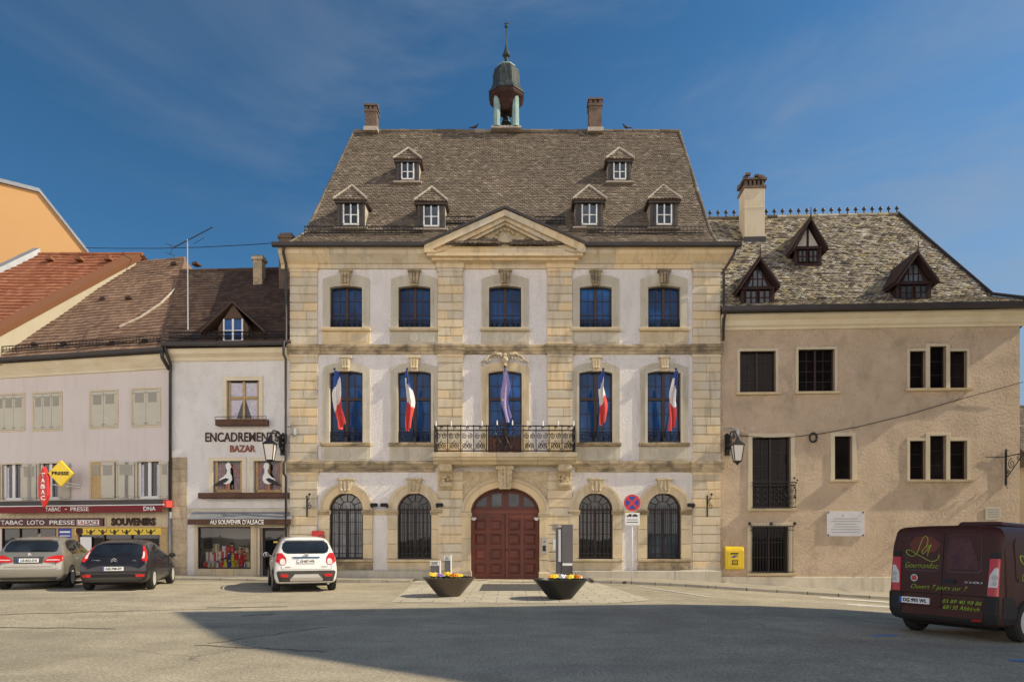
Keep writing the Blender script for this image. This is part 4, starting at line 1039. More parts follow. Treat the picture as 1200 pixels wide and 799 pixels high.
# awning box
x0,x1,z0,z1 = f1.rect(220,340.5,602,608,-.5); _,_,zb,_ = f1.rect(220,340,608,615,-.5)
mb = MB(); mb.prismx([(0,z1+.16),(-.50,z0+.05),(-.50,z0),(0,z0-.02)], x0, x1); mb.build('awning', M['zinc'], h1)
mb = MB(); mb.box(x0,-.505,zb+.02,x1,-.475,z0-.003); mb.build('awning_valance', M['wood_brown'], h1)
a,b,c,d = f1.rect(246,309,608.7,614.2,-.5); text("AU SOUVENIR D'ALSACE", 'shop_lettering', M['white'], h1, ((a+b)/2,-.508,(c+d)/2), b-a, d-c, ext=.006, off=.012)
# shop front
a,b,c,d = sw
mb = MB(); F = .09
for (p,q,r,t) in ((a-.12,a+.02,-.1,d+.12),(b-.02,b+.12,-.1,d+.12)): mb.box(p,-.06,r,q,.1,t)
mb.box(a-.12,-.061,d,dr[1]+.12,.1,d+.14)
for xx in (b+.12, dr[0]-.14, dr[1]): mb.box(xx,-.055,-.1,xx+.14,.1,d+.001)
mb.build('shopfront_frame', M['wood_beige'], h1, bevel=.008)
mb = MB(); mb.ring([(a,c),(a,d),(b,d),(b,c)], [(a+.05,c+.05),(a+.05,d-.05),(b-.05,d-.05),(b-.05,c+.05)], -.02, .06, .06, closed=True)
w_ = mb.build('shop_window', M['frame_brown'], h1)
mb = MB(); mb.quad((a,.05,c),(b,.05,c),(b,.05,d),(a,.05,d)); mb.build('pane', M['glass_clear'], w_, recalc=False)
mb = MB(); y1 = 1.1
mb.quad((a,y1,c),(b,y1,c),(b,y1,d),(a,y1,d)); mb.quad((a,.07,c),(a,y1,c),(a,y1,d),(a,.07,d)); mb.quad((b,.07,c),(b,y1,c),(b,y1,d),(b,.07,d)); mb.quad((a,.07,c),(b,.07,c),(b,y1,c),(a,y1,c)); mb.quad((a,.07,d),(b,.07,d),(b,y1,d),(a,y1,d))
mb.build('display_recess', M['interior'], h1, recalc=False)
mb = MB()
for k in range(3): mb.box(a+(b-a)*k/3+.006,-.05,.1,a+(b-a)*(k+1)/3-.006,.05,c-.005)
mb.build('stall_riser', M['stone_pale'], h1, bevel=.01)
mb = MB(); x0,x1,_,z1 = dr; mb.box(x0,.22,-.1,x1,.26,z1)
dd = mb.build('shop_door', M['frame_brown'], h1)
mb = MB(); mb.quad((x0+.1,.215,.4),(x1-.1,.215,.4),(x1-.1,.215,z1-.12),(x0+.1,.215,z1-.12)); mb.build('pane', M['glass_dark'], dd, recalc=False)
mb = MB(); mb.cbox((x0+x1)/2+.05,.2,z1-.55,.18,.02,.07); mb.build('notice', M['yellow'], dd)
SHOP = (a, b, c, d)
# roof
def slope_roof(parent, xl, xr, ey, ez, ry, rz, xl2, xr2, tw, ex, mat, scal=.0, back=True, depth=9, th=.03, jit=1.):
    W = Vector((0, ry-ey, rz-ez)); L = W.length
    mb = MB(); yb = 2*ry-ey
    mb.add([(xl,yb,ez),(xr,yb,ez),(xr2,ry,rz),(xl2,ry,rz)], [(0,1,2,3)])
    mb.add([(xl,ey,ez),(xl,yb,ez),(xl2,ry,rz)], [(0,1,2)]); mb.add([(xr,ey,ez),(xr,yb,ez),(xr2,ry,rz)], [(0,1,2)])
    ro = mb.build('roof', mat, parent, recalc=False)
    tile_roof('tile_slope', ro, (0,ey,ez), (1,0,0), W, [(xl,0),(xr,0),(xr2,L),(xl2,L)], tw, ex, mat, th=th, scallop=scal, jit=jit)
    ridge('ridge_tile', ro, (xl2,ry,rz), (xr2,ry,rz), mat, .10); return ro
r1 = slope_roof(h1, -.15, W1+.05, -.45, 8.93, 3.75, 13.35, -1.7, W1+.05, .2, .22, M['tile_dark'], .0, jit=.7)  # dark tile colour stands in for the town hall's cast shadow
snow_guard(h1, .1, W1-.1, lambda x: (-.3, 9.12), .26)
# dormer
yb_ = -.28; x0,z0 = f1.P(273.5,401,yb_); _,zt = f1.P(273.5,372,yb_); _,za = f1.P(273.5,354,yb_); hw = .58
mb = MB(); mb.prism([(x0-hw,z0-.2),(x0+hw,z0-.2),(x0+hw,zt-.35),(x0+.02,za-.1),(x0-.02,za-.1),(x0-hw,zt-.35)], yb_, yb_+2.2); dm = mb.build('dormer', M['tile_dark'], h1)  # dormer takes the shade-darkened tile colour of its roof
mb = MB()
for s in (-1,1): mb.prism([(x0,za+.02),(x0,za-.06),(x0+s*1.25,za-1.20),(x0+s*1.25,za-1.13)], yb_-.12, yb_+2.6)
mb.build('dormer_roof', M['tile_dark'], dm)
a,b,c,d = f1.rect(262,285,374,400.5,yb_-.03); grid_win(dm, (a,b,c,d), yb_-.02, M['frame_white'], M['glass_blue'], 2, 2, .07, .05, .03)
x0,z0 = f1.P(304,334,2.9); mb = MB(); mb.box(x0-.19,2.7,z0-1.2,x0+.19,3.1,z0+1.0); mb.box(x0-.25,2.64,z0+1.0,x0+.25,3.16,z0+1.12); mb.box(x0-.2,2.7,z0+1.12,x0+.2,3.1,z0+1.2); mb.build('chimney', M['stone_dirty'], h1)
mb = MB(); x0,z0 = f1.P(337,330,2.6); mb.box(x0-.30,2.4,9.5,x0+.26,2.95,z0+1.75); mb.box(x0-.34,2.36,z0+1.75,x0+.30,2.99,z0+1.86); mb.box(x0-.28,2.42,z0+1.86,x0+.24,2.93,z0+1.97); mb.build('chimney', M['brick'], h1)
mb = MB(); mb.tube([(.0,-.45,8.86),(.02,-.35,8.6),(.05,-.12,8.2),(.0,-.09,7.9),(.0,-.09,2.61)], .055, 8); dp = mb.build('downpipe', M['dark_metal'], h1, smooth=True)
mb = MB(); mb.tube([(.0,-.09,2.6),(.0,-.09,0)], .057, 8); mb.build('pipe_foot', M['zinc'], dp, smooth=True)

# storks
def stork(name, label, r, flip):
    a,b,c,d = r; s = (d-c)/1.0; xm = (a+b)/2
    e = empty(name, label, 'stork figure', f1.w(xm, -.06, c), f1.rz)
    fx = -1 if flip else 1
    def pl(nm, pts, y, m): MB().prism([(fx*x*s, z*s) for x, z in pts], y, y+.012).build(nm, m, e)
    pl('body', [(-.26,.36),(-.20,.30),(-.02,.26),(.10,.30),(.16,.40),(.15,.52),(.10,.62),(.10,.74),(.14,.82),(.10,.92),(.02,.94),(-.05,.88),(-.04,.78),(.0,.70),(-.02,.60),(-.12,.50),(-.24,.42)], 0, M['white'])
    pl('wing', [(-.46,.20),(-.30,.22),(-.05,.32),(.06,.42),(-.04,.46),(-.2,.40),(-.34,.30)], -.012, M['black'])
    pl('beak', [(.10,.90),(.12,.84),(.36,.56),(.38,.57)], -.006, M['orange_red'])
    for x in (-.02, .06): pl('leg', [(x-.012,.29),(x+.012,.29),(x+.02,.02),(x-.005,.02)], .004, M['orange_red'])
stork('stork_figure', 'white stork cut-out in the left of the two windows under the bazaar lettering', ws1, False)
stork('stork_figure', 'white stork cut-out in the right of the two windows under the bazaar lettering', ws2, True)
# souvenirs behind the shop glass
SC_ = [('red', M['red']), ('white', M['white']), ('yellow', M['yellow']), ('dark blue', M['blue']), ('brown', M['wood_tan'])]
for k in range(34):
    row = k // 12; cn, cm = SC_[R.choice([0,0,0,1,1,2,3,4,4])]; kind = R.choice(['box', 'doll', 'plush'])
    x = SHOP[0]+.12+(SHOP[1]-SHOP[0]-.24)*((k % 12)+.5)/12; y = .22+.28*row; z = SHOP[2]+.006+.26*row
    loc = f1.w(x, y, z)
    if kind == 'box':
        e = empty('gift_box', f'{cn} souvenir box on display in the framing shop window', 'souvenir', loc, f1.rz+R.uniform(-.3,.3), f'{cn} boxes in the souvenir window')
        h = R.uniform(.14,.34); MB().box(-.08,-.07,0,.08,.07,h).build('carton', cm, e, bevel=.006); mb = MB(); mb.box(-.015,-.073,0.001,.015,.073,h+.003); mb.build('ribbon', M['white'] if cn != 'white' else M['red'], e)
    elif kind == 'doll':
        e = empty('souvenir_doll', f'{cn} costumed souvenir doll in the framing shop window', 'souvenir', loc, f1.rz, f'{cn} dolls in the souvenir window')
        MB().lathe([(.09,0),(.085,.05),(.04,.17),(.05,.2),(.02,.24)], 10).build('dress', cm, e, smooth=True); mb = MB(); mb.ball((0,0,.27), .04); mb.build('head', M['cream'], e, smooth=True); mb = MB(); mb.lathe([(.055,.285),(.05,.30),(.02,.33)], 8); mb.build('hat', M['black'], e)
    else:
        e = empty('plush_toy', f'{cn} plush toy sitting in the framing shop window', 'souvenir', loc, f1.rz, f'{cn} plush toys in the souvenir window')
        mb = MB(); mb.ball((0,0,.09), .09, 10, 8, 1.1); mb.ball((0,-.03,.22), .065, 10, 8); mb.build('body', cm, e, smooth=True); mb = MB(); mb.ball((-.05,-.02,.28), .025, 6, 5); mb.ball((.05,-.02,.28), .025, 6, 5); mb.build('ears', cm, e)
    s__ = R.uniform(1.0,1.7); e.scale = (s__, .8, s__*.85)
mb = MB()
for row in (1,2): mb.box(SHOP[0]+.02,.09+.28*row,SHOP[2]+.002,SHOP[1]-.02,.36+.28*row,SHOP[2]+.26*row)
mb.build('display_step', M['curtain'], h1)

# ------------------------------------------------------------------ tobacconist
RX, RYY = -13.14, 26.34; DX, DY = -7.9, 1.66
f2 = Fr(RX+DX, RYY+DY, -DX, -DY); W2 = sqrt(DX*DX+DY*DY)
h2 = empty('tobacconist_house', 'long mauve rendered house with shuttered windows above a tobacconist shop', 'building', f2.loc, f2.rz)
up = [f2.rect(-6,27.5,463,504), f2.rect(40,71,461,503), f2.rect(107,136.5,458.5,500), f2.rect(156,186.5,456,498.5)]
lo = [f2.rect(3,26,544,586), f2.rect(46,70,543,585), f2.rect(107,136,541.5,584), f2.rect(161,187,541,584)]
shop = [f2.rect(2,66,618,683), f2.rect(90,187,618,673)]
mb = MB(); wall_holes(mb, 0, W2, -.6, 8.9, up+lo+[(max(.02,r[0]),r[1],r[2],r[3]) for r in shop], 0, .25)
mb.quad((W2,0,-.6),(W2,9,-.6),(W2,9,8.9),(W2,0,8.9)); mb.quad((0,9,-.6),(W2,9,-.6),(W2,9,8.9),(0,9,8.9)); mb.quad((0,0,-.6),(0,9,-.6),(0,9,8.9),(0,0,8.9))
mb.build('wall', M['stucco_pink'], h2, recalc=False)
mb = MB(); mb.prismx([(.02,8.12),(-.06,8.12),(-.08,8.20),(-.30,8.50),(-.36,8.62),(.02,8.64)], 0, W2); mb.build('cornice', M['cream_trim'], h2)
mb = MB(); mb.prismx([(-.60,8.80),(-.58,8.68),(-.50,8.63),(-.42,8.66),(-.40,8.80)], 0, W2+.05); mb.build('gutter', M['dark_metal'], h2)
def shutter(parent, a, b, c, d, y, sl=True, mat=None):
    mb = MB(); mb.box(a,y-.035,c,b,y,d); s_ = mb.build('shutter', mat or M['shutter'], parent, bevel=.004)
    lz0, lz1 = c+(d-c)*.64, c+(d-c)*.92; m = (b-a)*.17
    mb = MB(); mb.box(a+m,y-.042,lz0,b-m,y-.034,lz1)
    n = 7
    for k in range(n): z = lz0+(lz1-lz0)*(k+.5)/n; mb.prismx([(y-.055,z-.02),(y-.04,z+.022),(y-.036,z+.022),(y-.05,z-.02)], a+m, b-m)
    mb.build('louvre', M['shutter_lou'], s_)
    mb = MB()
    for z in (c+.08, d-.12): mb.box(a-.06,y-.05,z-.015,a+.10,y-.03,z+.015); mb.box(b-.10,y-.05,z-.015,b+.06,y-.03,z+.015)
    mb.build('hinge', M['shutter_lou'], s_); return s_
for i, (a,b,c,d) in enumerate(up):
    mb = MB(); mb.ring([(a-.09,c-.07),(a-.09,d+.07),(b+.09,d+.07),(b+.09,c-.07)], [(a,c),(a,d),(b,d),(b,c)], -.025, .01, .12, closed=True); w_ = mb.build('window', M['cream'], h2)
    n = 3 if i < 2 else 2
    for k in range(n): shutter(w_, a+(b-a)*k/n+.006, a+(b-a)*(k+1)/n-.006, c+.01, d-.01, .02)
for i, (a,b,c,d) in enumerate(lo):
    if i == 2:
        mb = MB(); mb.ring([(a-.09,c-.07),(a-.09,d+.07),(b+.09,d+.07),(b+.09,c-.07)], [(a,c),(a,d),(b,d),(b,c)], -.025, .01, .2, closed=True); w_ = mb.build('window', M['cream'], h2)
        shutter(w_, a+.01, a+(b-a)*.42, c+.01, d-.01, .02, mat=M['wood_tan']); shutter(w_, a+(b-a)*.46, b-.01, c+.01, d-.01, -.05)
        shutter(w_, b+.14, b+.62, c, d, -.03)
        continue
    w_ = win(h2, (a+b)/2, (b-a)/2, c, d, d, .12, M['frame_white'], M['glass_dark'], 2, (), .13, None, .10, .03)
    mb = MB(); mb.ring([(a-.07,c-.05),(a-.07,d+.05),(b+.07,d+.05),(b+.07,c-.05)], [(a,c),(a,d),(b,d),(b,c)], -.03, .01, .12, closed=True); mb.build('surround', M['cream'], w_)
    x0 = b+.10; shutter(w_, x0, x0+.42 if i != 3 else min(W2-.1, x0+.4), c, d, -.03)
    shutter(w_, a-.52, a-.10, c, d, -.03)
    mb = MB()
    mb.box(a+.11,.112,c+.1,a+.11+(b-a)*.10,.116,d-.1); mb.box(b-.11-(b-a)*.10,.112,c+.1,b-.11,.116,d-.1)
    mb.build('curtain', M['curtain'], w_)
# shop front of the tobacconist
mb = MB(); fbox(mb, f2, -4, 190, 586, 591.5, -.40, 0); mb.build('awning_cassette', M['dark_metal'], h2, bevel=.02)
mb = MB(); fbox(mb, f2, -4, 190, 592.5, 600.5, -.47, -.44); aw = mb.build('awning_valance', M['burgundy'], h2)
mb = MB(); fbox(mb, f2, -4, 191, 591.5, 592.6, -.49, -.42); mb.build('front_bar', M['white_metal'], aw)
mb = MB(); fbox(mb, f2, 190.8, 195, 586, 594, -.42, 0); mb.build('end_cap', M['red_flag'], h2)
mb = MB(); x0,x1,z0,z1 = f2.rect(-4,197,600,617.5,-.06); n = 26
for k in range(n): mb.box(x0+(x1-x0)*k/n+.006,-.06+R.uniform(0,.006),z0,x0+(x1-x0)*(k+1)/n-.006,.0,z1+.2)
mb.build('fascia', M['wood_beige'], h2)
for s_, p0, p1, q0, q1, st in (('TABAC', 53, 71, 594, 598.8, .012), ('-', 76, 78.5, 596, 596.8, .0), ('PRESSE', 82.5, 104, 593.8, 598.6, .012), ('DNA', 168, 182.5, 593, 598.2, .03)):
    a,b,c,d = f2.rect(p0,p1,q0,q1,-.475); text(s_, 'awning_lettering', M['white'], aw, ((a+b)/2,-.472,(c+d)/2), b-a, d-c, ext=.006, off=st)
mb = MB(); fbox(mb, f2, -4, 120.5, 607, 616.2, -.14, -.05); sb = mb.build('sign_board', M['burgundy_dk'], h2, bevel=.01)
for s_, p0, p1 in (('TABAC', 1, 27), ('LOTO', 32, 52), ('PRESSE', 58, 87.5)):
    a,b,c,d = f2.rect(p0,p1,609.3,614.6,-.14); text(s_, 'board_lettering', M['white'], sb, ((a+b)/2,-.142,(c+d)/2), b-a, d-c, ext=.008, off=.02)
mb = MB(); fbox(mb, f2, 90, 99, 609, 615, -.15, -.138); fbox(mb, f2, 99.01, 116, 609, 615, -.1495, -.138); mb.build('newspaper_panel', M['white'], sb)
a,b,c,d = f2.rect(90.5,98,609.6,614.4,-.15); text("L'A", 'board_lettering', M['red'], sb, ((a+b)/2,-.151,(c+d)/2), b-a, d-c, ext=.004, off=.02)
a,b,c,d = f2.rect(99,115,609.6,614.4,-.15); text('LSACE', 'board_lettering', M['burgundy'], sb, ((a+b)/2,-.151,(c+d)/2), b-a, d-c, ext=.004, off=.02)
a,b,c,d = f2.rect(131,182.5,606.5,615.5,-.07); text('SOUVENIRS', 'shop_lettering', M['letter_brown'], h2, ((a+b)/2,-.07,(c+d)/2), b-a, d-c, ext=.04, off=.04)
mb = MB(); fbox(mb, f2, -4, 197, 616.5, 618.3, -.12, 0)
for p0,p1 in ((66,68),(84,91),(187,196.5)): fbox(mb, f2, p0, p1, 618.3, 686, -.05, .1)
fbox(mb, f2, 90, 188, 673, 686, -.03, .1); mb.build('shopfront_frame', M['wood_tan'], h2)
for (a,b,c,d) in shop:
    a = max(a, .03); mb = MB(); mb.ring([(a,c),(a,d),(b,d),(b,c)], [(a+.05,c+.05),(a+.05,d-.05),(b-.05,d-.05),(b-.05,c+.05)], -.0, .06, .06, closed=True)
    for k in (1,2): mb.box(a+(b-a)*k/3-.02,.0,c,a+(b-a)*k/3+.02,.06,d)
    w_ = mb.build('shop_window', M['frame_brown'], h2); mb = MB(); mb.quad((a,.05,c),(b,.05,c),(b,.05,d),(a,.05,d)); mb.build('pane', M['glass_dark'], w_, recalc=False)
mb = MB(); fbox(mb, f2, 68, 84, 618.5, 655, -.03, .02); pz = mb.build('poster', M['blue'], h2)
mb = MB(); fbox(mb, f2, 70, 82, 622, 624, -.036, -.029); fbox(mb, f2, 70, 82, 627, 628, -.036, -.029); fbox(mb, f2, 71, 81, 631, 638, -.036, -.029); mb.build('poster_print', M['white'], pz)
mb = MB(); fbox(mb, f2, 87.5, 189, 618.4, 626.3, -.075, -.0); ys_ = mb.build('advert_strip', M['yellow'], h2)
x0,x1,z0,z1 = f2.rect(94,184,619,626,-.08); H = z1-z0
for k in range(6):
    cx = x0+(x1-x0)*(k+.9)/6.4
    mb = MB(); arm = R.choice([1,-1]); mb.lathe([(.001,-.006),(.05,-.005),(.05,.0),(.001,.001)], 10, cx, -.08, z0+H*.62, axis='y')
    mb.prism([(cx-.05,z0+.0),(cx+.05,z0+.0),(cx+.07,z0+H*.45),(cx-.07,z0+H*.45)], -.084, -.076)
    mb.tube([(cx-.05,-.082,z0+H*.42),(cx-.16,-.082,z0+H*(.5+.2*arm)),(cx-.2,-.082,z0+H*.8)], .018, 4); mb.tube([(cx+.05,-.082,z0+H*.42),(cx+.15,-.082,z0+H*(.5-.1*arm)),(cx+.19,-.082,z0+H*.85)], .018, 4)
    mb.build('silhouette', M['black'], ys_)
x0,z0 = f2.P(93,622,-.08); mb = MB(); mb.lathe([(.17,-.008),(.17,.0),(.13,.0),(.13,-.008)], 20, x0,-.08,z0,axis='y'); mb.build('round_emblem', M['burgundy_dk'], ys_)
mb = MB(); fbox(mb, f2, 94, 107, 629, 650, -.02, .0); mb.build('notice', M['white'], h2)
slope_roof(h2, 0, W2+.05, -.5, 8.80, 4.6, 14.45, 0, f2.P(216,305,4.6)[0], .20, .24, M['tile_brown'], .0, th=.035, jit=.7)  # right edge shaped to follow the shadow line across both roofs
snow_guard(h2, .3, W2-.2, lambda x: (-.3, 9.05), .26)
mb = MB()
for px, py in ((122,352),(152,351),(42,405),(77,404),(134,404),(172,401),(205,311),(230,311)):
    t = (HZN-py)/FPX; y = 3.0; s_ = (14.45-8.8)/(5.1)
    for _ in range(30): x, z = f2.P(px, py, y); y += ((z-8.8)/s_-.5-y)*.4
    mb.prism([(x-.16,z),(x+.16,z),(x+.10,z+.12),(x-.10,z+.12)], y-.12, y+.2)
mb.build('roof_vent', M['tile_dark'], h2)
mb = MB(); pts = []
for px, py in ((141,385),(165,374),(190,357),(214,333)):
    y = 2.0; s_ = (14.45-8.8)/(5.1)
    for _ in range(40): x, z = f2.P(px, py, y); y += ((z-8.8)/s_-.5-y)*.4
    pts.append((x,y-.05,z+.05))
mb.tube(pts, .05, 6); mb.build('mortar_seam', M['mortar'], h2)
mb = MB(); mb.tube([(W2-.02,-.5,8.7),(W2-.05,-.45,8.45),(W2+.02,-.14,8.05)], .07, 8); mb.build('downpipe', M['dark_metal'], h2, smooth=True)

# ---- projecting shop signs
def sign_arm(px, py, out): return f2.P(px, py, -out)
x,z = f2.P(72,554.5,-.75); e = empty('hanging_sign', 'yellow diamond shaped press sign projecting above the tobacconist awning', 'sign', f2.w(x,-.75,z), f2.rz+.35)
MB().prism([(0,-.52),(.46,0),(0,.52),(-.46,0)], -.07, .07).build('panel', M['yellow'], e, bevel=.02)
text('PRESSE', 'lettering', M['black'], e, (0,-.072,0), .62, .14, ext=.004, off=.035)
mb = MB(); mb.tube([(0,0,-.3),(.35,.45,-.40),(.45,.72,-.42)], .025, 6); mb.build('bracket', M['white_metal'], e)
x,z = f2.P(52,570,-.95); e = empty('hanging_sign', 'tall red lozenge shaped tobacco sign projecting above the tobacconist awning', 'sign', f2.w(x,-.95,z), f2.rz+.15)
MB().prism([(0,-.80),(.20,-.36),(.20,.36),(0,.80),(-.20,.36),(-.20,-.36)], -.08, .08).build('panel', M['red'], e, bevel=.02)
for k, ch in enumerate('TABAC'): text(ch, 'lettering', M['white'], e, (0,-.082,.44-.22*k), .17, .17, ext=.004, off=.03)
mb = MB(); mb.tube([(.1,0,.1),(.5,.3,.06),(1.0,.92,.02)], .022, 6); mb.build('bracket', M['white_metal'], e)

# ------------------------------------------------------------------ houses beyond on the left
A = Vector((-20.75,27.3)); B = Vector((-17.45,32.0)); zA, zB = 9.75, 14.85
w3 = 4.45
h3 = empty('red_roofed_house', 'house with a red orange tiled roof and cream gable wall behind the tobacconist', 'building', (A.x, A.y, 0))
mb = MB(); D = B-A
G = D*.2; mb.add([(G.x,G.y,-.5),(D.x,D.y,-.5),(D.x,D.y,zB-.25),(G.x,G.y,zA+.77)], [(0,1,2,3)]); mb.add([(0,0,zA-1.2),(G.x,G.y,zA-1.2),(G.x,G.y,zA+.77),(0,0,zA-.25)], [(0,1,2,3)]); C2 = D*1.95
mb.add([(D.x,D.y,-.5),(C2.x,C2.y,-.5),(C2.x,C2.y,zA-.2),(D.x,D.y,zB-.25)], [(0,1,2,3)])
mb.add([(-w3-.5,G.y,-.5),(G.x,G.y,-.5),(G.x,G.y,zA-.25),(-w3-.5,G.y,zA-.25)], [(0,1,2,3)]); mb.add([(-w3-.5,0,-.5),(D.x-w3-.5,D.y,-.5),(D.x-w3-.5,D.y,zB-.25),(-w3-.5,0,zA-.25)], [(0,1,2,3)])
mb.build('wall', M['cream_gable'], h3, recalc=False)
W = Vector((D.x, D.y, zB-zA)); L = W.length; U = Vector((1,0,0)); Wp = (W - U*W.dot(U)); Lp = Wp.length; sk = W.dot(U)/Lp
mb = MB(); mb.add([(D.x-w3-.5,D.y,zB),(D.x+.2,D.y,zB),(C2.x,C2.y,zA),(C2.x-w3-.5,C2.y,zA)], [(0,1,2,3)]); r3 = mb.build('roof', M['tile_orange'], h3, recalc=False)
tile_roof('tile_slope', r3, (0,0,zA), (1,0,0), Wp, [(-w3-.5,0),(-.55,0),(sk*Lp-.55,Lp),(sk*Lp-w3-.5,Lp)], .24, .28, M['tile_orange'], th=.045, scallop=0, jit=.5)
mb = MB()
for k in range(1):
    n3 = U.cross(Wp).normalized(); n3 = n3 if n3.z > 0 else -n3
    p = [Vector((-.6,0,zA)), Vector((.12,0,zA)), Vector((D.x+.12,D.y,zB)), Vector((D.x-.6,D.y,zB))]
    mb.add([q+n3*.06 for q in p]+[q-n3*.16 for q in p], [(0,1,2,3),(4,7,6,5),(0,4,5,1),(1,5,6,2),(2,6,7,3),(3,7,4,0)])
mb.build('verge_band', M['brown_band'], r3)
ridge('ridge_tile', r3, (D.x-w3-.5,D.y,zB+.02), (D.x+.1,D.y,zB+.02), M['tile_orange'], .11)
mb = MB()
for k in range(3): x = D.x-1.1-1.35*k; mb.prism([(x-.16,zB-.5),(x+.16,zB-.5),(x+.10,zB-.34),(x-.10,zB-.34)], D.y-.75, D.y-.3)
mb.build('roof_vent', M['brown_band'], r3)
# zinc capped parapet along its left verge
mb = MB()
for q in range(1):
    a0 = Vector((-w3-.55,0,zA)); a1 = Vector((D.x-w3-.55,D.y,zB)); up_ = Vector((0,0,.32)); sd = Vector((.34,0,0))
    mb.add([a0-up_,a0-up_+sd,a1-up_+sd,a1-up_,a0+up_,a0+up_+sd,a1+up_+sd,a1+up_], [(0,3,2,1),(4,5,6,7),(0,1,5,4),(1,2,6,5),(2,3,7,6),(3,0,4,7)])
mb.build('parapet', M['zinc'], h3)
f4 = Fr(-30, 34, .83, .56)
h4 = empty('peach_house', 'tall peach rendered gable of a house at the far left edge, above the red roof', 'building', f4.loc, f4.rz)
pts = [f4.P(px_, py_) for px_, py_ in ((-130,300),(-60,228),(0,214.5),(46,226),(104,299))]
mb = MB(); mb.prism([(pts[0][0],-.5)]+pts+[(pts[-1][0],-.5)], 0, 10); mb.build('wall', M['peach'], h4)
mb = MB()
for (xa,za),(xb,zb) in zip(pts, pts[1:]): mb.prism([(xa,za+.005),(xb,zb+.005),(xb,zb+.20),(xa,za+.20)], -.12, 10.2)
mb.build('roof', M['zinc'], h4)

# ------------------------------------------------------------------ right-hand house
f3 = Fr(7.9, 25.92, 10.97, -.55); W3 = sqrt(10.97**2+.55**2)
h5 = empty('tan_house', 'tan roughcast house with dark timber dormers and mottled roof, right of the town hall', 'building', f3.loc, f3.rz)
sq = [f3.rect(867,909,411.5,459.5), f3.rect(935.5,978,409.5,458.5)]
trip = []
for row in ((411.5,406,411.5,454.5),(516.5,510.5,516.5,561.5)):
    trip.append([f3.rect(1066,1084.5,row[0],row[3]), f3.rect(1089.5,1108.5,row[1],row[3]), f3.rect(1113,1133,row[2],row[3])])
dw = f3.rect(881.5,926.5,512.5,595.5); sm = f3.rect(978,998.5,511,561.5); gr = f3.rect(881,924,617,671)
hl = sq+trip[0]+trip[1]+[dw, sm, gr]
mb = MB(); wall_holes(mb, 0, W3, -1.3, 9.95, hl, 0, .3)
mb.quad((W3,0,-1.3),(W3,9,-1.3),(W3,9,9.95),(W3,0,9.95)); mb.quad((0,9,-1.3),(W3,9,-1.3),(W3,9,9.95),(0,9,9.95))
mb.build('wall', M['roughcast'], h5, recalc=False)
mb = MB(); mb.prismx([(.02,9.46),(-.05,9.46),(-.08,9.54),(-.16,9.60),(-.22,9.76),(-.36,9.88),(-.38,9.98),(.02,10.0)], -.0, W3+.3); mb.build('cornice', M['cream_trim'], h5)
mb = MB(); mb.prismx([(-.66,10.18),(-.64,10.02),(-.56,9.96),(-.46,9.99),(-.44,10.18)], -.05, W3+.4); mb.build('gutter', M['dark_metal'], h5)
mb = MB(); mb.tube([(.05,-.55,10.0),(.06,-.35,9.7),(.10,-.06,9.4)], .045, 6); mb.build('downpipe', M['dark_metal'], h5)
mb = MB(); mb.tube([(W3+.35,-.5,10.0),(W3+.3,-.3,9.75),(W3+.10,.3,9.4),(W3+.08,.5,-.9)], .045, 6); mb.build('downpipe', M['dark_metal'], h5)
mb = MB(); a,b,c,d = f3.rect(845,1195,675,700); mb.box(.02,-.06,-1.3,W3,.01,f3.P(900,675.5)[1]); mb.build('plinth', M['plinth'], h5, bevel=.01)
def srd(parent, holes_, e=.10, y=-.03, yr=.12, sill=True):
    a = min(h[0] for h in holes_); b = max(h[1] for h in holes_); c = min(h[2] for h in holes_)
    mb = MB()
    if len(holes_) == 1:
        d = holes_[0][3]; mb.ring([(a-e,c-.02),(a-e,d+e),(b+e,d+e),(b+e,c-.02)], [(a,c),(a,d),(b,d),(b,c)], y, .01, yr)
    else:
        hs = holes_; t = [h[3] for h in hs]
        mb.box(a-e,y,c-.02,a,yr,t[0]+e); mb.box(b,y,c-.02,b+e,yr,t[2]+e)
        mb.box(hs[0][1],y-.004,c-.02,hs[1][0],yr,t[1]+e); mb.box(hs[1][1],y-.004,c-.02,hs[2][0],yr,t[1]+e)
        mb.box(a,y,t[0],hs[0][1],yr,t[0]+e); mb.box(hs[1][0],y-.006,t[1],hs[1][1],yr,t[1]+e+.003); mb.box(hs[2][0],y,t[2],b,yr,t[2]+e)
    s_ = mb.build('surround', M['cream'], parent, bevel=.006)
    if sill:
        mb = MB(); mb.prismx([(.1,c-.10),(y-.09,c-.10),(y-.11,c-.02),(.1,c+.005)], a-e-.06, b+e+.06); mb.build('sill', M['stone_pale'], parent)
    return s_
for r in sq:
    w_ = grid_win(h5, r, .2, M['frame_brown'], M['glass_black'], 4, 4, .07, .05, .02); srd(w_, [r])
for tr in trip:
    for k, r in enumerate(tr):
        w_ = grid_win(h5, r, .2, M['frame_brown'], M['glass_black'], 1, 3, 0, .045, .02)
        if k == 1: srd(w_, tr)
w_ = grid_win(h5, dw, .2, M['frame_brown'], M['glass_black'], 4, 5, .08, .06, .022); srd(w_, [dw], .16)
a,b,c,d = dw
mb = MB(); zt = c+.98; yy = -.22; x0, x1 = a-.03, b+.10
for z in (c+.04, zt-.12, zt): mb.tube([(x0,-.0,z),(x0,yy,z),(x1,yy,z),(x1,0,z)], .016, 5)
for k in range(13):
    x = x0+(x1-x0)*k/12; mb.tube([(x,yy,c),(x,yy,zt)], .010, 4)
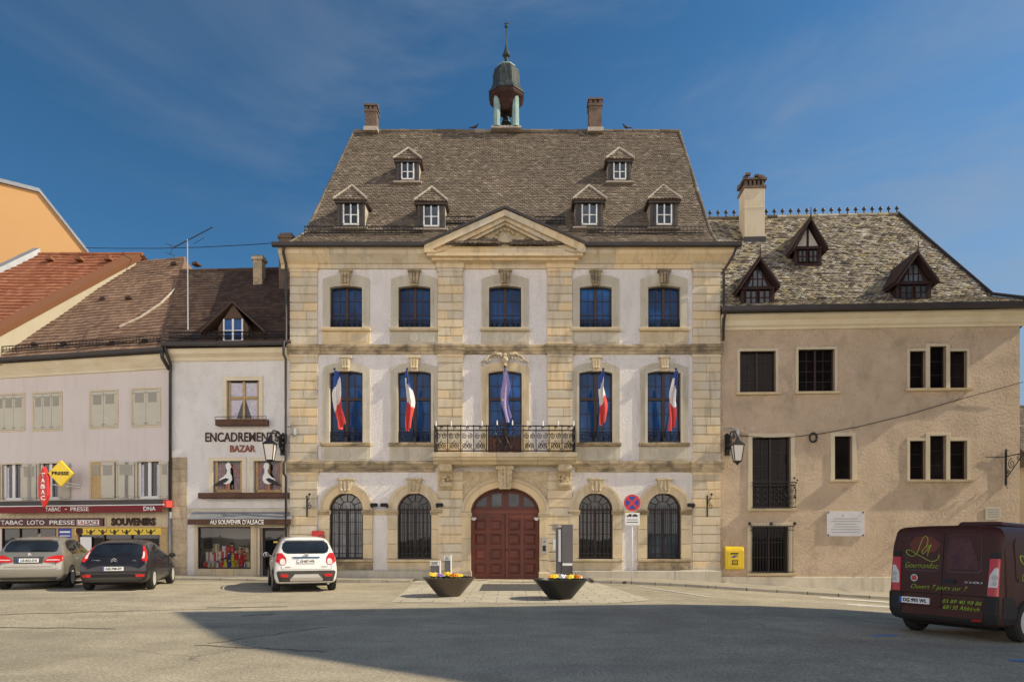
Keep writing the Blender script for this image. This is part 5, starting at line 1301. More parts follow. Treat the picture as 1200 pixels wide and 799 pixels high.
for k in range(6):
    x = x0+(x1-x0)*(k+.5)/6
    for z, r in ((c+.2,.09),(c+.42,.10),(c+.65,.09)): mb.tube([(p[0],yy,p[2]) for p in spiral(x,z,r,1.5,1 if k % 2 else -1,pi/2*(k%3))], .012, 4)
for k in range(9): mb.ball((x1+R.uniform(-.04,.10), yy+R.uniform(-.06,.1), zt-.05-.09*k+.2), R.uniform(.03,.055), 6, 4)
mb.build('railing', M['iron'], w_)
w_ = grid_win(h5, sm, .2, M['frame_brown'], M['glass_black'], 1, 1, 0, .05, .02); srd(w_, [sm], .15)
w_ = grid_win(h5, gr, .22, M['frame_brown'], M['glass_black'], 2, 3, .07, .06, .022); srd(w_, [gr], .16)
a,b,c,d = gr; mb = MB(); yy = -.13
for z in (c+.05, d-.12, d+.02): mb.box(a-.10,yy-.012,z-.012,b+.16,yy+.012,z+.012)
for k in range(15): x = a-.06+(b-a+.18)*k/14; mb.tube([(x,yy,c-.0),(x,yy,d+.05)], .010, 4); mb.tube([(x,yy,d+.05),(x+.03,yy-.05,d+.02)], .009, 4)
for x in (a-.10, b+.16):
    for z in (c+.05, d+.02): mb.tube([(x,yy,z),(x,.02,z)], .014, 4)
for x in (a-.12,(a+b)/2,b+.18): mb.ball((x,yy-.02,d+.12), .065, 8, 6)
mb.build('grille', M['iron'], w_)
# roof with flared eaves, hip on the right
e0, ez = -.58, 10.12; q0, qz = .35, 10.72; ry, rz_ = 4.6, 15.82
u1 = sqrt((q0-e0)**2+(qz-ez)**2); u2 = sqrt((ry-q0)**2+(rz_-qz)**2)
xr = f3.P(1052.5,247,ry)[0]; xq = f3.P(1163,348,q0)[0]; xe = W3+.75
mb = MB(); mb.add([(0,2*ry-e0,ez),(xe,2*ry-e0,ez),(xr,ry,rz_),(0,ry,rz_)], [(0,1,2,3)]); mb.add([(xq,q0,qz),(xr,ry,rz_),(xe,2*ry-e0,ez)], [(0,1,2)]); mb.add([(xq,q0,qz),(xe,e0,ez),(xe,2*ry-e0,ez)], [(0,1,2)])
mb.add([(0,0,9.9),(0,q0,qz),(0,ry,rz_),(0,9,9.9)], [(0,1,2,3)])
r5 = mb.build('roof', M['tile_mixed'], h5, recalc=False)
tile_roof('tile_slope', r5, (0,e0,ez), (1,0,0), (0,q0-e0,qz-ez), [(-.05,0),(xe,0),(xq,u1),(-.05,u1)], .17, .125, M['tile_mixed'], th=.034, jit=1.7)
tile_roof('tile_slope', r5, (0,q0,qz), (1,0,0), (0,ry-q0,rz_-qz), [(-.05,-.02),(xq,-.02),(xr,u2),(-.05,u2)], .17, .125, M['tile_mixed'], th=.034, jit=1.7)
ridge('ridge_tile', r5, (-.3,ry,rz_), (xr,ry,rz_), M['tile_mixed'], .11)
mb = MB(); mb.tube([(xr,ry,rz_+.08),(xq,q0,qz+.08),(xe,e0,ez+.06)], .07, 6); mb.build('hip_flashing', M['dark_metal'], r5)
n = 26; fin0 = None
for k in range(n):
    x = .0+(xr-.05)*k/(n-1)
    if fin0 is None:
        mb = MB(); mb.lathe([(.05,0),(.03,.06),(.025,.12),(.08,.17),(.085,.21),(.05,.27),(.005,.31)], 7); fin0 = mb.build('ridge_finial', M['dark_metal'], r5, smooth=True); fo = fin0
    else: fo = fin0.copy(); COL.objects.link(fo); fo.parent = r5
    fo.location = (x, ry, rz_+.08)
def slope5(px, py):
    s_ = (rz_-qz)/(ry-q0); y = 2.0
    for _ in range(40): x, z = f3.P(px, py, y); y += ((z-qz)/s_+q0-y)*.4
    return x, y, z
def timber_dormer(pc, pb, pe, pa, hb, hr, glaze):
    x,y,z = slope5(pc, pb); y -= .12; zE = f3.P(pc, pe, y)[1]; zA_ = f3.P(pc, pa, y)[1]; z -= .1
    mb = MB(); mb.prism([(x-hb,z),(x+hb,z),(x+hb,zE),(x,zE+(zA_-zE)*.9),(x-hb,zE)], y, y+2.2)
    mb.box(x-hb-.06,y-.10,zE-.10,x+hb+.06,y+.0,zE-.002)
    for s in (-1,1): mb.box(x+s*hb-.06,y-.05,z,x+s*hb+.06,y+.02,zE-.1)
    mb.box(x-hb-.05,y-.06,z,x+hb+.05,y+.02,z+.07)
    d = mb.build('dormer', M['timber'], h5)
    mb = MB(); sl = (zA_-zE)/hb*.92
    for s in (-1,1): mb.prism([(x,zA_+.10),(x,zA_-.02),(x+s*hr,zA_-sl*hr*.98),(x+s*hr,zA_-sl*hr*.98+.12)], y-.38, y+2.6)
    mb.build('dormer_roof', M['timber'], d)
    mb = MB()
    for s in (-1,1): mb.prism([(x,zA_+.17),(x,zA_+.105),(x+s*(hr+.03),zA_-sl*hr*.98+.125),(x+s*(hr+.03),zA_-sl*hr*.98+.18)], y-.30, y+2.6)
    mb.build('dormer_tiles', M['tile_dark'], d)  # shade on the dormer slopes is put in by the dark tile colour
    mb = MB(); mb.tube([(x,y-.36,zA_+.05),(x,y-.36,zA_+.5)], [.03,.012], 6); mb.build('finial', M['timber'], d)
    for s in (-1,1):
        a, b = (x-hb+.09, x-.03) if s < 0 else (x+.03, x+hb-.09)
        w_ = grid_win(d, (a,b,z+.12,zE-.14), y-.03, M['red_wood'], M['glass_grey'], 2, 2, .035, .04, .03)
    if glaze:
        mb = MB(); g0 = zE+.05; ht = (zA_-zE)*.62; bw = hb*.62
        mb.add([(x-bw,y-.012,g0),(x+bw,y-.012,g0),(x+bw*.35,y-.012,g0+ht),(x-bw*.35,y-.012,g0+ht)], [(0,1,2,3)]); pn = mb.build('pane', M['glass_grey'], d, recalc=False)
        mb = MB()
        for xx in (-.5,0,.5): mb.box(x+bw*xx-.022,y-.03,g0,x+bw*xx+.022,y-.013,g0+ht*(.95 if xx == 0 else .8))
        mb.box(x-bw,y-.032,g0+ht*.42,x+bw,y-.014,g0+ht*.42+.035); mb.build('glazing_bar', M['red_wood'], d)
    else:
        mb = MB()
        for s in (-1,1): mb.prism([(x+s*.05,zE+.05),(x+s*hb*.86,zE+.05),(x+s*.05,zE+(zA_-zE)*.74)], y-.012, y-.0)
        mb.build('infill', M['plaster_w'], d)
timber_dormer(886.5,359,337,308,.56,.72,True); timber_dormer(945,310,290,262,.48,.68,False); timber_dormer(1068,353,331,302,.58,.76,True)
x,y,z = slope5(883.5,281); mb = MB(); hw = .42
mb.box(x-hw,y-.1,z-.3,x+hw,y+.75,z+2.15); mb.box(x-hw-.012,y-.112,z+1.30,x+hw+.012,y+.762,z+1.34); ch = mb.build('chimney', M['cream'], h5, bevel=.01)
mb = MB(); zz = z+2.15; mb.box(x-hw-.06,y-.16,zz,x+hw+.06,y+.81,zz+.10)
for k in range(5):
    t = k/4; mb.box(x-hw+.02+(2*hw-.14)*t,y-.1,zz+.1,x-hw+.12+(2*hw-.14)*t,y+.0,zz+.34); mb.box(x-hw+.02+(2*hw-.14)*t,y+.62,zz+.1,x-hw+.12+(2*hw-.14)*t,y+.75,zz+.34)
mb.box(x-hw+.12,y+.05,zz+.05,x+hw-.12,y+.6,zz+.30); mb.box(x-hw-.08,y-.18,zz+.34,x+hw+.08,y+.83,zz+.42)
for k in range(26): mb.cbox(x+R.uniform(-hw,hw), y+R.choice([-.1,.3,.7])+R.uniform(-.06,.06), zz+.46+R.uniform(-.04,.14), R.uniform(.12,.22), R.uniform(.1,.2), R.uniform(.06,.12))
mb.build('chimney_cap', M['brick'], ch)
mb = MB(); mb.box(x-hw-.03,y-.14,z-.3,x+hw+.03,y-.10,z+.08); mb.build('flashing', M['dark_metal'], ch)
# house across the side street, far right
h6 = empty('side_street_house', 'low tile roofed house across the side street at the right edge', 'building', (24.2, 31.5, 0))
mb = MB(); mb.box(0,0,-1.2,9,7,5.0); mb.build('wall', M['cream'], h6)
r6 = slope_roof(h6, -.3, 9.3, -.4, 4.9, 3.5, 8.3, -.3, 9.3, .2, .17, M['tile_grey'], .3)
w_ = grid_win(h6, (1.2,2.2,1.8,3.3), -.02, M['frame_white'], M['glass_dark'], 2, 2)
# tall corner house outside the frame, casts the long shadow over the square
E = Vector((-7.3,14.7,0)) + sdir*(28.5)
h7 = empty('corner_house', 'tall rendered corner house on the right side of the square, outside the picture', 'building', (E.x, E.y, 0))
H7 = E.z; d1 = Vector((.985,.17)); d2 = Vector((.68,-.73))
kk = Vector((3.12,-4.55)); d3 = Vector((.81,-.58)); p7 = [(0,0), tuple(kk), tuple(kk+d3*20), tuple(kk+d3*20+d1*12), tuple(d1*16)]
mb = MB(); mb.prismz(p7, -1, H7-.35); mb.build('wall', M['cream'], h7)
cx = sum(p[0] for p in p7)/5; cy = sum(p[1] for p in p7)/5
ov = [(cx+(p[0]-cx)*1.0, cy+(p[1]-cy)*1.0) for p in p7]
mb = MB(); mb.prismz([(cx+(p[0]-cx)*1.0, cy+(p[1]-cy)*1.0) for p in p7], H7-.349, H7)
vs = [(x,y,H7+.002) for x,y in ov]+[(cx,cy,H7+2.5)]; mb.add(vs, [(0,1,5),(1,2,5),(2,3,5),(3,4,5),(4,0,5)]); mb.build('roof', M['tile_grey'], h7)
for fl in range(5):
    for k in range(5):
        c = kk+d3*(2.2+3.6*k); z = 1.0+3.5*fl; nrm = Vector((d3.y,-d3.x)); d2 = d3; 
        if nrm.dot(Vector((-1,-.2))) < 0: nrm = -nrm
        q = c+nrm*.03; a_, b_ = q-d2*.55, q+d2*.55
        mb = MB(); mb.add([(a_.x,a_.y,z),(b_.x,b_.y,z),(b_.x,b_.y,z+1.7),(a_.x,a_.y,z+1.7)], [(0,1,2,3)]); mb.build('window', M['glass_dark'], h7, recalc=False)
# ================================================================== things on the facades
f0 = Fr(TX, TY, 1, 0)
def flag(xw, label, eu=False, wid=.36, ln=1.95, seed=0, zb=5.3, tipy=-1.72, tipz=7.55, lean=0.):
    rr = random.Random(seed); e = empty('flag', label, 'flag', (TX+xw, TY, zb), 0)
    tip = Vector((lean, tipy, tipz-zb)); b0 = Vector((0,-.04,0))
    mb = MB(); mb.tube([b0, tip], .02, 6); mb.ball(tip, .045, 8, 6); mb.build('pole', M['pole'], e, smooth=True)
    mb = MB(); mb.box(-.05,-.10,-.12,.05,.0,.10); mb.build('pole_socket', M['iron'], e)
    mb = MB(); nu, nv = 16, 34; vs = []
    for j in range(nv+1):
        v = j/nv; w_ = wid*(.16+.84*min(1, v*2.6)**.8)*(1-.30*max(0, v-.6)/.4); 
        base = tip+(b0-tip)*(.02+.26*min(1, v*1.8))
        for i in range(nu+1):
            u = i/nu; ph = seed+u*9.5+v*1.2
            drop = ln*v*(1-.10*abs(u-.45))-.10*ln*v*(u-.5)
            vs.append((base.x+(u-.5)*w_*(1+.18*sin(v*6+seed))+.03*sin(ph*1.3+v*5)+.13*sin(seed*2.3)*v*v+.035*sin(v*7+seed), base.y+.07*sin(ph)*min(1,v*3), tip.z-.05-drop))
    fs = [(j*(nu+1)+i, j*(nu+1)+i+1, (j+1)*(nu+1)+i+1, (j+1)*(nu+1)+i) for j in range(nv) for i in range(nu)]
    mb.add(vs, fs)
    for q, f in enumerate(mb.f):
        i, j = q % nu, q // nu; t = j/nv + .22*(i/nu-.5)*(1 if seed % 2 else -1)
        mb.m[q] = 0 if eu else (0 if t < .20 else 1 if t < .55 else 2)
    c = mb.build('cloth', [M['eu_blue']] if eu else [M['blue_flag'], M['white_flag'], M['red_flag']], e, smooth=True, recalc=False)
    if eu:
        mb = MB()
        for k in range(4):
            x, z = rr.uniform(-.07,.09), tip.z-.62-.27*k+rr.uniform(-.05,.05); yb = tip.y*.73-.09
            pts = [(x+(.055 if q % 2 == 0 else .024)*sin(pi*q/5), z+(.055 if q % 2 == 0 else .024)*cos(pi*q/5)) for q in range(10)]
            mb.prism(pts, yb-.01, yb)
        mb.build('star', M['eu_star'], c)
flag(-6.0, 'French tricolour flag hanging at the leftmost first floor window of the town hall', seed=1, wid=.36, ln=2.0)
flag(-3.42, 'French tricolour flag at the window just left of the balcony, hanging narrow', seed=4, wid=.24, ln=2.05, lean=-.02)
flag(0, 'violet blue European flag with gold stars hanging over the balcony', True, wid=.29, ln=1.9, seed=6, zb=5.0, tipy=-1.25, tipz=7.75)
flag(3.42, 'French tricolour flag at the window just right of the balcony', seed=3, wid=.27, ln=1.85, lean=.06)
flag(6.0, 'French tricolour flag hanging at the rightmost first floor window of the town hall', seed=8, wid=.27, ln=2.05, lean=.05)

def lantern(name, label, loc, out, rz=0):
    e = empty(name, label, 'lantern', loc, rz)
    mb = MB(); mb.cbox(0,-.03,.30,.14,.05,.62); mb.tube([(0,-.05,.45),(0,-.5,.62),(0,-out*.75,.60),(0,-out,.42)], [.03,.022,.02,.018], 6)
    mb.tube([(0,p[0]-.05,p[2]) for p in [(-(q[0]+.30),0,q[2]) for q in spiral(.0,.34,.2,1.5,1,0)]], .014, 5)
    mb.tube([(0,p[0]-.05,p[2]) for p in [(-(q[0]+.72),0,q[2]) for q in spiral(.0,.50,.12,1.5,-1,pi)]], .012, 5)
    for k in range(14): mb.ball((R.uniform(-.05,.05), -.08-.10*(k % 4), .12+.035*k+R.uniform(-.03,.03)), R.uniform(.035,.07), 6, 4)
    mb.build('bracket', M['iron'], e)
    mb = MB(); y = -out
    mb.lathe([(.02,.42),(.05,.36),(.07,.30),(.23,.20),(.25,.17),(.22,.165)], 4, 0, y, 0, rot=pi/4)
    mb.lathe([(.13,-.26),(.14,-.28),(.05,-.33),(.02,-.38)], 4, 0, y, 0, rot=pi/4)
    for k in range(4):
        a = pi/4+k*pi/2; mb.tube([(.21*cos(a),y+.21*sin(a),.17),(.13*cos(a),y+.13*sin(a),-.27)], .014, 4)
    h = mb.build('housing', M['iron'], e)
    MB().lathe([(.12,-.258),(.20,.163)], 4, 0, y, 0, rot=pi/4).build('glass', M['lantern_glass'], h); e.scale = (1.3,1,1.3); return e
lantern('wall_lantern', 'black iron wall lantern on a scrolled bracket beside the framing shop lettering', (-8.72, 26.0, 4.75), 1.4)
lantern('wall_lantern', 'black iron wall lantern on a scrolled bracket at the corner of the tan house', (8.14, 25.85, 4.72), 1.2)
# small fittings
def cam_box(name, label, x, z, s_):
    e = empty(name, label, 'floodlight', (x, 25.75, z)); mb = MB(); mb.tube([(0,0,.28),(s_*.25,-.1,.28),(s_*.38,-.16,.2)], .02, 5); mb.build('arm', M['zinc'], e)
    mb = MB(); mb.lathe([(.06,-.16),(.09,-.1),(.085,.12),(.04,.16)], 10, s_*.40, -.2, .06); mb.build('lamp_head', M['zinc'], e)
cam_box('floodlight', 'small grey floodlight on a curved arm above the lantern of the framing shop', -8.55, 5.5, 1)
cam_box('floodlight', 'small grey floodlight on a curved arm above the lantern of the tan house', 8.0, 5.45, 1)
def torch(label, x, z):
    e = empty('flag_bracket', label, 'bracket', (TX+x, TY-.12, z)); mb = MB(); mb.box(-.025,-.03,-.35,.025,.0,.45); 
    mb.tube([(q[0],-.06,q[2]) for q in spiral(.10,.05,.13,1.4,1,pi/2)], .016, 5); mb.tube([(.0,-.04,.2),(.10,-.12,.32),(.14,-.14,.48)], .02, 5); mb.ball((.13,-.13,.48), .05, 8, 5); mb.build('ironwork', M['iron'], e)
torch('black iron torch bracket on the left corner pilaster of the town hall', -7.45, 2.75); torch('black iron torch bracket on the right corner pilaster of the town hall', 7.6, 2.75)
e = tag(MB().box(-.23,-.02,-.15,.23,.01,.15).build('wall_plaque', M['red'], None, bevel=.01), 'small red plaque on the left corner pilaster behind the white car', 'plaque'); e.location = (-7.3, TY-.13, 1.72)
def spot(label, x, z, s_):
    e = empty('spotlight', label, 'spotlight', (TX+x, TY-.13, z)); mb = MB(); mb.cbox(0,-.03,0,.06,.08,.1); mb.build('mount', M['iron'], e)
    mb = MB(); mb.lathe([(.05,-.14),(.075,-.10),(.075,.10),(.05,.14)], 10, s_*.1, -.16, .05, axis='x'); mb.build('lamp_head', M['iron'], e)
for x, s_, lb in ((-5.0,1,'leftmost arch'),(-4.42,-1,'arch left of the door'),(-2.55,1,'left side of the arch nearest the door'),(7.06,-1,'rightmost arch')): spot('small black spotlight on the impost by the '+lb, x, 2.78, s_)

# intercom, notice, plaques
e = empty('intercom', 'steel intercom panel on the right door jamb', 'intercom', (TX+1.47, TY-.11, 1.30)); MB().box(-.09,-.03,-.30,.09,.01,.30).build('panel', M['grey_metal'], e, bevel=.008)
mb = MB(); mb.box(-.06,-.036,-.2,.06,-.03,.02); mb.build('key_field', M['black'], e); mb = MB(); mb.lathe([(.03,-.04),(.03,-.03)], 10, 0, 0, .15, axis='y'); mb.build('lens', M['black'], e)
tag(MB().box(-.12,-.02,-.20,.12,.01,.20).build('paper_notice', M['white'], None, loc=(TX+1.92, TY-.22, 1.35)), 'white paper notice on the pilaster right of the door', 'notice')
e = empty('opening_hours_sign', 'small brown metal lettering sign above the paper notice beside the door', 'sign', (TX+1.9, TY-.22, 2.0)); MB().box(-.16,-.015,-.12,.16,.01,.14).build('panel', M['stone_grey'], e)
mb = MB()
for k in range(4): mb.box(-.12,-.02,.08-.06*k,.12-.03*(k%2),-.014,.10-.06*k)
mb.build('lettering', M['letter_brown'], e)
# info cabinet
e = empty('information_cabinet', 'tall slate grey information cabinet of two slabs standing right of the door', 'cabinet', (1.95, 24.4, g(1.95,24.4)))
MB().box(-.17,-.10,0,.22,.16,2.08).build('front_slab', M['slate_grey'], e, bevel=.01); MB().box(-.38,.0,.0,-.172,.14,1.98).build('side_slab', M['slate_grey'], e, bevel=.01)
MB().box(-.29,-.012,.75,-.20,.0,1.9).build('poster_case', M['white_metal'], e); mb = MB(); mb.box(-.15,-.112,.62,.20,-.10,.70); mb.build('slot_light', M['white'], e)
mb = MB(); mb.box(-.14,-.106,.28,.19,-.10,.56); mb.build('hatch', M['dormer_wood'], e)
def stand(label, x, y, h, w2):
    e = empty('notice_stand', label, 'notice stand', (x, y, g(x,y))); mb = MB(); mb.box(-w2,-.04,0,w2,.04,h-.18); mb.build('panel', M['slate_grey'], e)
    mb = MB(); mb.box(w2+.002,-.05,0,w2+.05,.05,h); mb.box(-w2-.02,-.05,h-.179,w2,.05,h-.02); mb.build('frame', M['white_metal'], e, bevel=.008)
    mb = MB()
    for k in range(3): mb.box(-w2*.8,-.056,h-.06-.045*k,w2*.8-.04*(k % 2),-.05,h-.04-.045*k)
    mb.build('lettering', M['black'], e)
stand('low grey notice stand with two text lines behind the left planter', -2.66, 23.6, .82, .15); stand('slightly taller narrow grey notice stand behind the left planter', -2.24, 23.7, 1.0, .10)
# mailbox
a,b,c,d = f3.rect(850.5,872.5,640,667,-.3); px_, pz_ = (a+b)/2, c
e = empty('mailbox', 'yellow wall mailbox on the tan house beside the town hall', 'mailbox', f3.w(px_, 0, c), f3.rz); W_ = b-a; H_ = d-c
mb = MB(); mb.prismx([(-.02,.02),(-.24,.0),(-.26,.06),(-.26,H_*.82),(-.20,H_*.96),(-.10,H_),(-.02,H_)], -W_/2, W_/2); mb.build('body', M['yellow'], e, bevel=.03, seg=3)
mb = MB(); mb.box(-W_*.36,-.275,H_*.12,W_*.30,-.258,H_*.80); fp = mb.build('door', M['yellow'], e, bevel=.01)
mb = MB(); mb.box(-W_*.24,-.282,H_*.66,W_*.18,-.272,H_*.72); mb.build('slot', M['black'], fp)
mb = MB(); mb.box(-W_*.16,-.280,H_*.20,W_*.16,-.274,H_*.42)
mb.build('collection_card', M['soil'], fp); mb = MB()
for k in range(3): mb.box(-W_*.13,-.283,H_*(.24+.06*k),W_*.13,-.279,H_*(.27+.06*k))
mb.build('card_print', M['yellow'], fp)
mb = MB(); mb.prism([(-.15,.0),(.02,.08),(.14,.05),(.04,.03),(-.02,-.02)], -.281, -.275); mb.build('bird_emblem', M['blue'], fp, loc=(-.01,0,H_*.53))
# plaques on the tan house
a,b,c,d = f3.rect(969,1013,599,628,-.04)
e = empty('wall_plaque', 'large white marble plaque with faint engraved lines on the tan house', 'plaque', f3.w((a+b)/2, 0, (c+d)/2), f3.rz); MB().box(-(b-a)/2,-.045,-(d-c)/2,(b-a)/2,-.01,(d-c)/2).build('slab', M['plaque'], e, bevel=.006)
mb = MB()
for k in range(6): ww = (b-a)*R.uniform(.28,.42); mb.box(-ww,-.048,.18-.10*k,ww,-.044,.20-.10*k)
mb.cbox(-.1,-.046,(d-c)/2-.16,.03,.004,.09); mb.build('engraving', M['zinc'], e)
mb = MB()
for s in (-1,1):
    for t in (-1,1): mb.ball((s*((b-a)/2-.05),-.05,t*((d-c)/2-.04)), .035, 6, 4)
mb.build('bolt', M['iron'], e)
a,b,c,d = f3.rect(1155,1173,594,609,-.03)
e = empty('wall_plaque', 'small grey plaque on the tan house above the van roof', 'plaque', f3.w((a+b)/2, 0, (c+d)/2), f3.rz); MB().box(-(b-a)/2,-.03,-(d-c)/2,(b-a)/2,-.01,(d-c)/2).build('slab', M['stone_grey'], e, bevel=.006)
mb = MB()
for k in range(4): mb.box(-(b-a)*.38,-.033,.14-.09*k,(b-a)*.38,-.029,.165-.09*k)
mb.build('engraving', M['zinc'], e)
# sign bracket at right corner
x,z = f3.P(1178,567); e = empty('sign_bracket', 'wrought iron sign bracket with scrolls projecting at the right corner of the tan house', 'bracket', f3.w(x, 0, z), f3.rz)
mb = MB(); mb.box(-.03,-.06,-.05,.03,-.01,1.2); mb.tube([(0,-.03,1.02),(0,-1.9,1.05)], .022, 5); mb.tube([(0,-.04,.2),(0,-.9,.95),(0,-1.5,1.02)], .018, 5); mb.tube([(0,-.05,1.0),(-.72,-.03,1.0)], .014, 4); mb.tube([(0,-.05,-.05),(.0,-.12,-.18)], .012, 4); mb.ball((0,-.05,1.25), .05, 6, 4)
for c,z_,r in ((.35,.72,.20),(.75,.88,.12),(.2,.42,.10)): mb.tube([(0,-q[0]-.0,q[2]) for q in spiral(c,z_,r,1.6,1,pi/2)], .014, 4)
mb.build('ironwork', M['iron'], e)
# cables
def cable(name, label, pts, r=.014, cat='cable'):
    mb = MB(); mb.tube(pts, r, 5); tag(mb.build(name, M['black'], None, recalc=False), label, cat)
P = lambda px, py, yl=-.03: f3.w(f3.P(px,py,yl)[0], yl, f3.P(px,py,yl)[1])
cable('wall_cable', 'thin black cable running up across the wall of the tan house', [P(866,510),P(900,513),P(931,511.5),P(962,508),P(1005,500),P(1060,487),P(1120,469),P(1199,447.5,-.12)], .012)
x,z = f3.P(953,512.5,-.06); cp = [(x+.14*cos(q*.7)*(1+.06*sin(q*2.3)), -.05-.01*(q%3), z+.17*sin(q*.7)*(1+.05*cos(q*1.9))) for q in range(40)]
cable('cable_coil', 'coil of black cable hung on the tan house between two windows', [f3.w(*p) for p in cp], .036, 'cable coil')
cable('overhead_cable', 'thin overhead cable crossing the sky above the left roofs', [(-20.6,33,15.6)]+[(-20.6+11.4*t, 33-4.8*t, 15.6-1.8*t-.12*sin(pi*t)) for t in (.2,.4,.6,.8)]+[(-9.2,28.2,13.8)], .016)
# aerial
e = empty('tv_aerial', 'tall thin television aerial mast standing on the left roofs', 'aerial', (-12.62, 26.55, 9.4))
mb = MB(); mb.tube([(0,-.15,-.3),(.02,0,.0),(0,0,3.8)], [.028,.028,.022], 6); mb.build('mast', M['grey_metal'], e)
mb = MB(); b0, b1 = Vector((-1.0,.8,3.78)), Vector((1.45,-1.05,3.80)); mb.tube([b0,b1], .018, 5); ax = (b1-b0).normalized(); n_ = Vector((-ax.y,ax.x,0)).normalized()
for k in range(16): p = b0.lerp(b1, .12+.86*k/15); l = .15-.004*k; mb.tube([p-n_*l*.4+Vector((0,0,-.0)), p+n_*l*.4], .008, 3); mb.tube([p-Vector((0,0,l*.25)),p+Vector((0,0,l*.25))], .007, 3)
for s in (-1,1): mb.tube([b0, b0+Vector((-.12,.1,s*.18))], .012, 4); mb.tube([b0+Vector((-.12,.1,s*.18))-n_*.2, b0+Vector((-.12,.1,s*.18))+n_*.2], .01, 4)
mb.tube([Vector((.3,-.15,3.55)), Vector((.95,-.6,3.62))], .012, 4); mb.build('antenna', M['dark_metal'], e)
# road sign
e = empty('no_stopping_sign', 'round blue and red no stopping sign on a white post', 'road sign', (4.28, 24.3, g(4.28,24.3)+.09))
mb = MB(); mb.tube([(0,.03,0),(0,.03,3.05)], .03, 10); mb.build('post', M['white_metal'], e, smooth=True)
zc = 2.78; mb = MB(); mb.lathe([(.31,-.008),(.31,.012)], 36, 0, 0, zc, axis='y'); dsk = mb.build('sign_disc', M['white'], e)
mb = MB(); mb.lathe([(.302,-.012),(.302,-.007)], 36, 0, 0, zc, axis='y'); mb.build('red_rim', M['red'], dsk)
for k in range(4):
    a0 = pi/4+k*pi/2; pts = []
    w_ = .042; rr_ = .232
    for q in range(9):
        da = math.asin(w_/rr_); a = a0-pi/2+da+(pi/2-2*da)*q/8; pts.append((rr_*cos(a), zc+rr_*sin(a)))
    c_ = w_*sqrt(2); am = a0-pi/4; pts.append((c_*cos(am), zc+c_*sin(am)))
    MB().prism(pts, -.016, -.0125).build('blue_field', M['blue'], dsk)
mb = MB(); mb.box(-.26,-.01,1.98,.26,.008,2.42); pl = mb.build('supplementary_plate', M['white'], e, bevel=.01)
mb = MB(); mb.prism([(-.20,2.30),(-.03,2.30),(-.03,2.36),(-.07,2.38),(-.12,2.38),(-.14,2.34),(-.20,2.33)], -.014, -.0105); mb.prism([(.0,2.30),(.20,2.30),(.20,2.335),(.16,2.345),(.13,2.38),(.06,2.38),(.03,2.34),(.0,2.335)], -.0141, -.0105); mb.tube([(-.04,-.012,2.38),(.02,-.012,2.33)], .008, 4)
for x in (-.16,-.07,.05,.15): mb.lathe([(.022,-.015),(.022,-.011)], 10, x, 0, 2.30, axis='y')
mb.build('tow_symbol', M['black'], pl)
mb = MB(); mb.box(-.18,-.013,2.17,.18,-.0105,2.19); mb.box(-.20,-.0131,2.08,.20,-.0105,2.105); mb.build('lettering', M['black'], pl)

# planters and pansies
def pansy(name, col, label, group):
    e = empty(name, label, 'pansy', (0,0,-50), 0, group)
    rr = random.Random(len(label)); mb = MB()
    for k in range(12):
        a = rr.uniform(0, 2*pi); l = rr.uniform(.05,.10); t = rr.uniform(.02,.09); dx_, dy_ = cos(a), sin(a); px_, py_ = -dy_*.025, dx_*.025
        mb.add([(0,0,.0),(dx_*l*.6+px_,dy_*l*.6+py_,t),(dx_*l,dy_*l,t+.01),(dx_*l*.6-px_,dy_*l*.6-py_,t)], [(0,1,2,3)])
    mb.build('leaf', M['leaf'], e, recalc=False)
    for k in range(4):
        mb = MB(); a = rr.uniform(-2.8,-.3); r = rr.uniform(.02,.10); c = Vector((r*cos(a)*1.2, r*sin(a)*.7, rr.uniform(.10,.17)))
        n_ = Vector((cos(a)*.5,-.8,.45)).normalized(); u = n_.cross(Vector((0,0,1))).normalized(); v = u.cross(n_)
        for q in range(5):
            b_ = 2*pi*q/5+.3; cc = c+(u*cos(b_)+v*sin(b_))*.026+n_*.002*q
            mb.add([cc+(u*cos(pi*w_/3.5)+v*sin(pi*w_/3.5))*.030 for w_ in range(7)], [list(range(7))])
        f_ = mb.build('blossom', col, e, recalc=False)
        mb = MB(); mb.ball(c+n_*.014, .010, 6, 4); mb.build('flower_eye', M['soil'], f_)
    return e
pc = {'yellow': plain('pansy_yellow', (.85,.60,.02), .6), 'orange': plain('pansy_orange', (.80,.25,.02), .6), 'violet': plain('pansy_violet', (.22,.12,.45), .6), 'white': plain('pansy_white', (.75,.73,.74), .6)}
def planter(label, x, y, mat, side, order):
    z = g(x,y)+.006; e = empty('planter', label, 'planter', (x,y,z))
    mb = MB(); mb.lathe([(.29,0),(.30,.01),(.71,.50),(.715,.52),(.66,.525),(.62,.46),(.01,.45)], 48); mb.build('bowl', mat, e, smooth=False)
    mb = MB(); mb.lathe([(.63,.455),(.3,.475),(.01,.48)], 24); mb.build('soil', M['soil'], e)
    rr = random.Random(side); protos = {}
    for k, cn in enumerate(order):
        t = (k+.5)/len(order); px_ = (-.48+.80*t) if side == 1 else (-.30+.82*t); py_ = rr.uniform(-.22,.12)
        if cn not in protos: o = pansy('pansy', pc[cn], f'{cn} pansy flowering in the {"left bronze" if side == 1 else "right black"} planter', f'{cn} pansies in the {"left" if side == 1 else "right"} planter'); protos[cn] = o
        else: o = dup(protos[cn])
        o.location = (x+px_, y+py_, z+.47); o.rotation_euler = (0,0,rr.uniform(-.5,.5)); s_ = rr.uniform(.75,1.1); o.scale = (s_,s_,s_)
planter('low conical bronze brown planter bowl with pansies, left of the entrance path', -1.72, 18.7, M['planter_brown'], 1, ['yellow','yellow','yellow','violet','white','yellow','violet','yellow','orange','orange','yellow','yellow'])
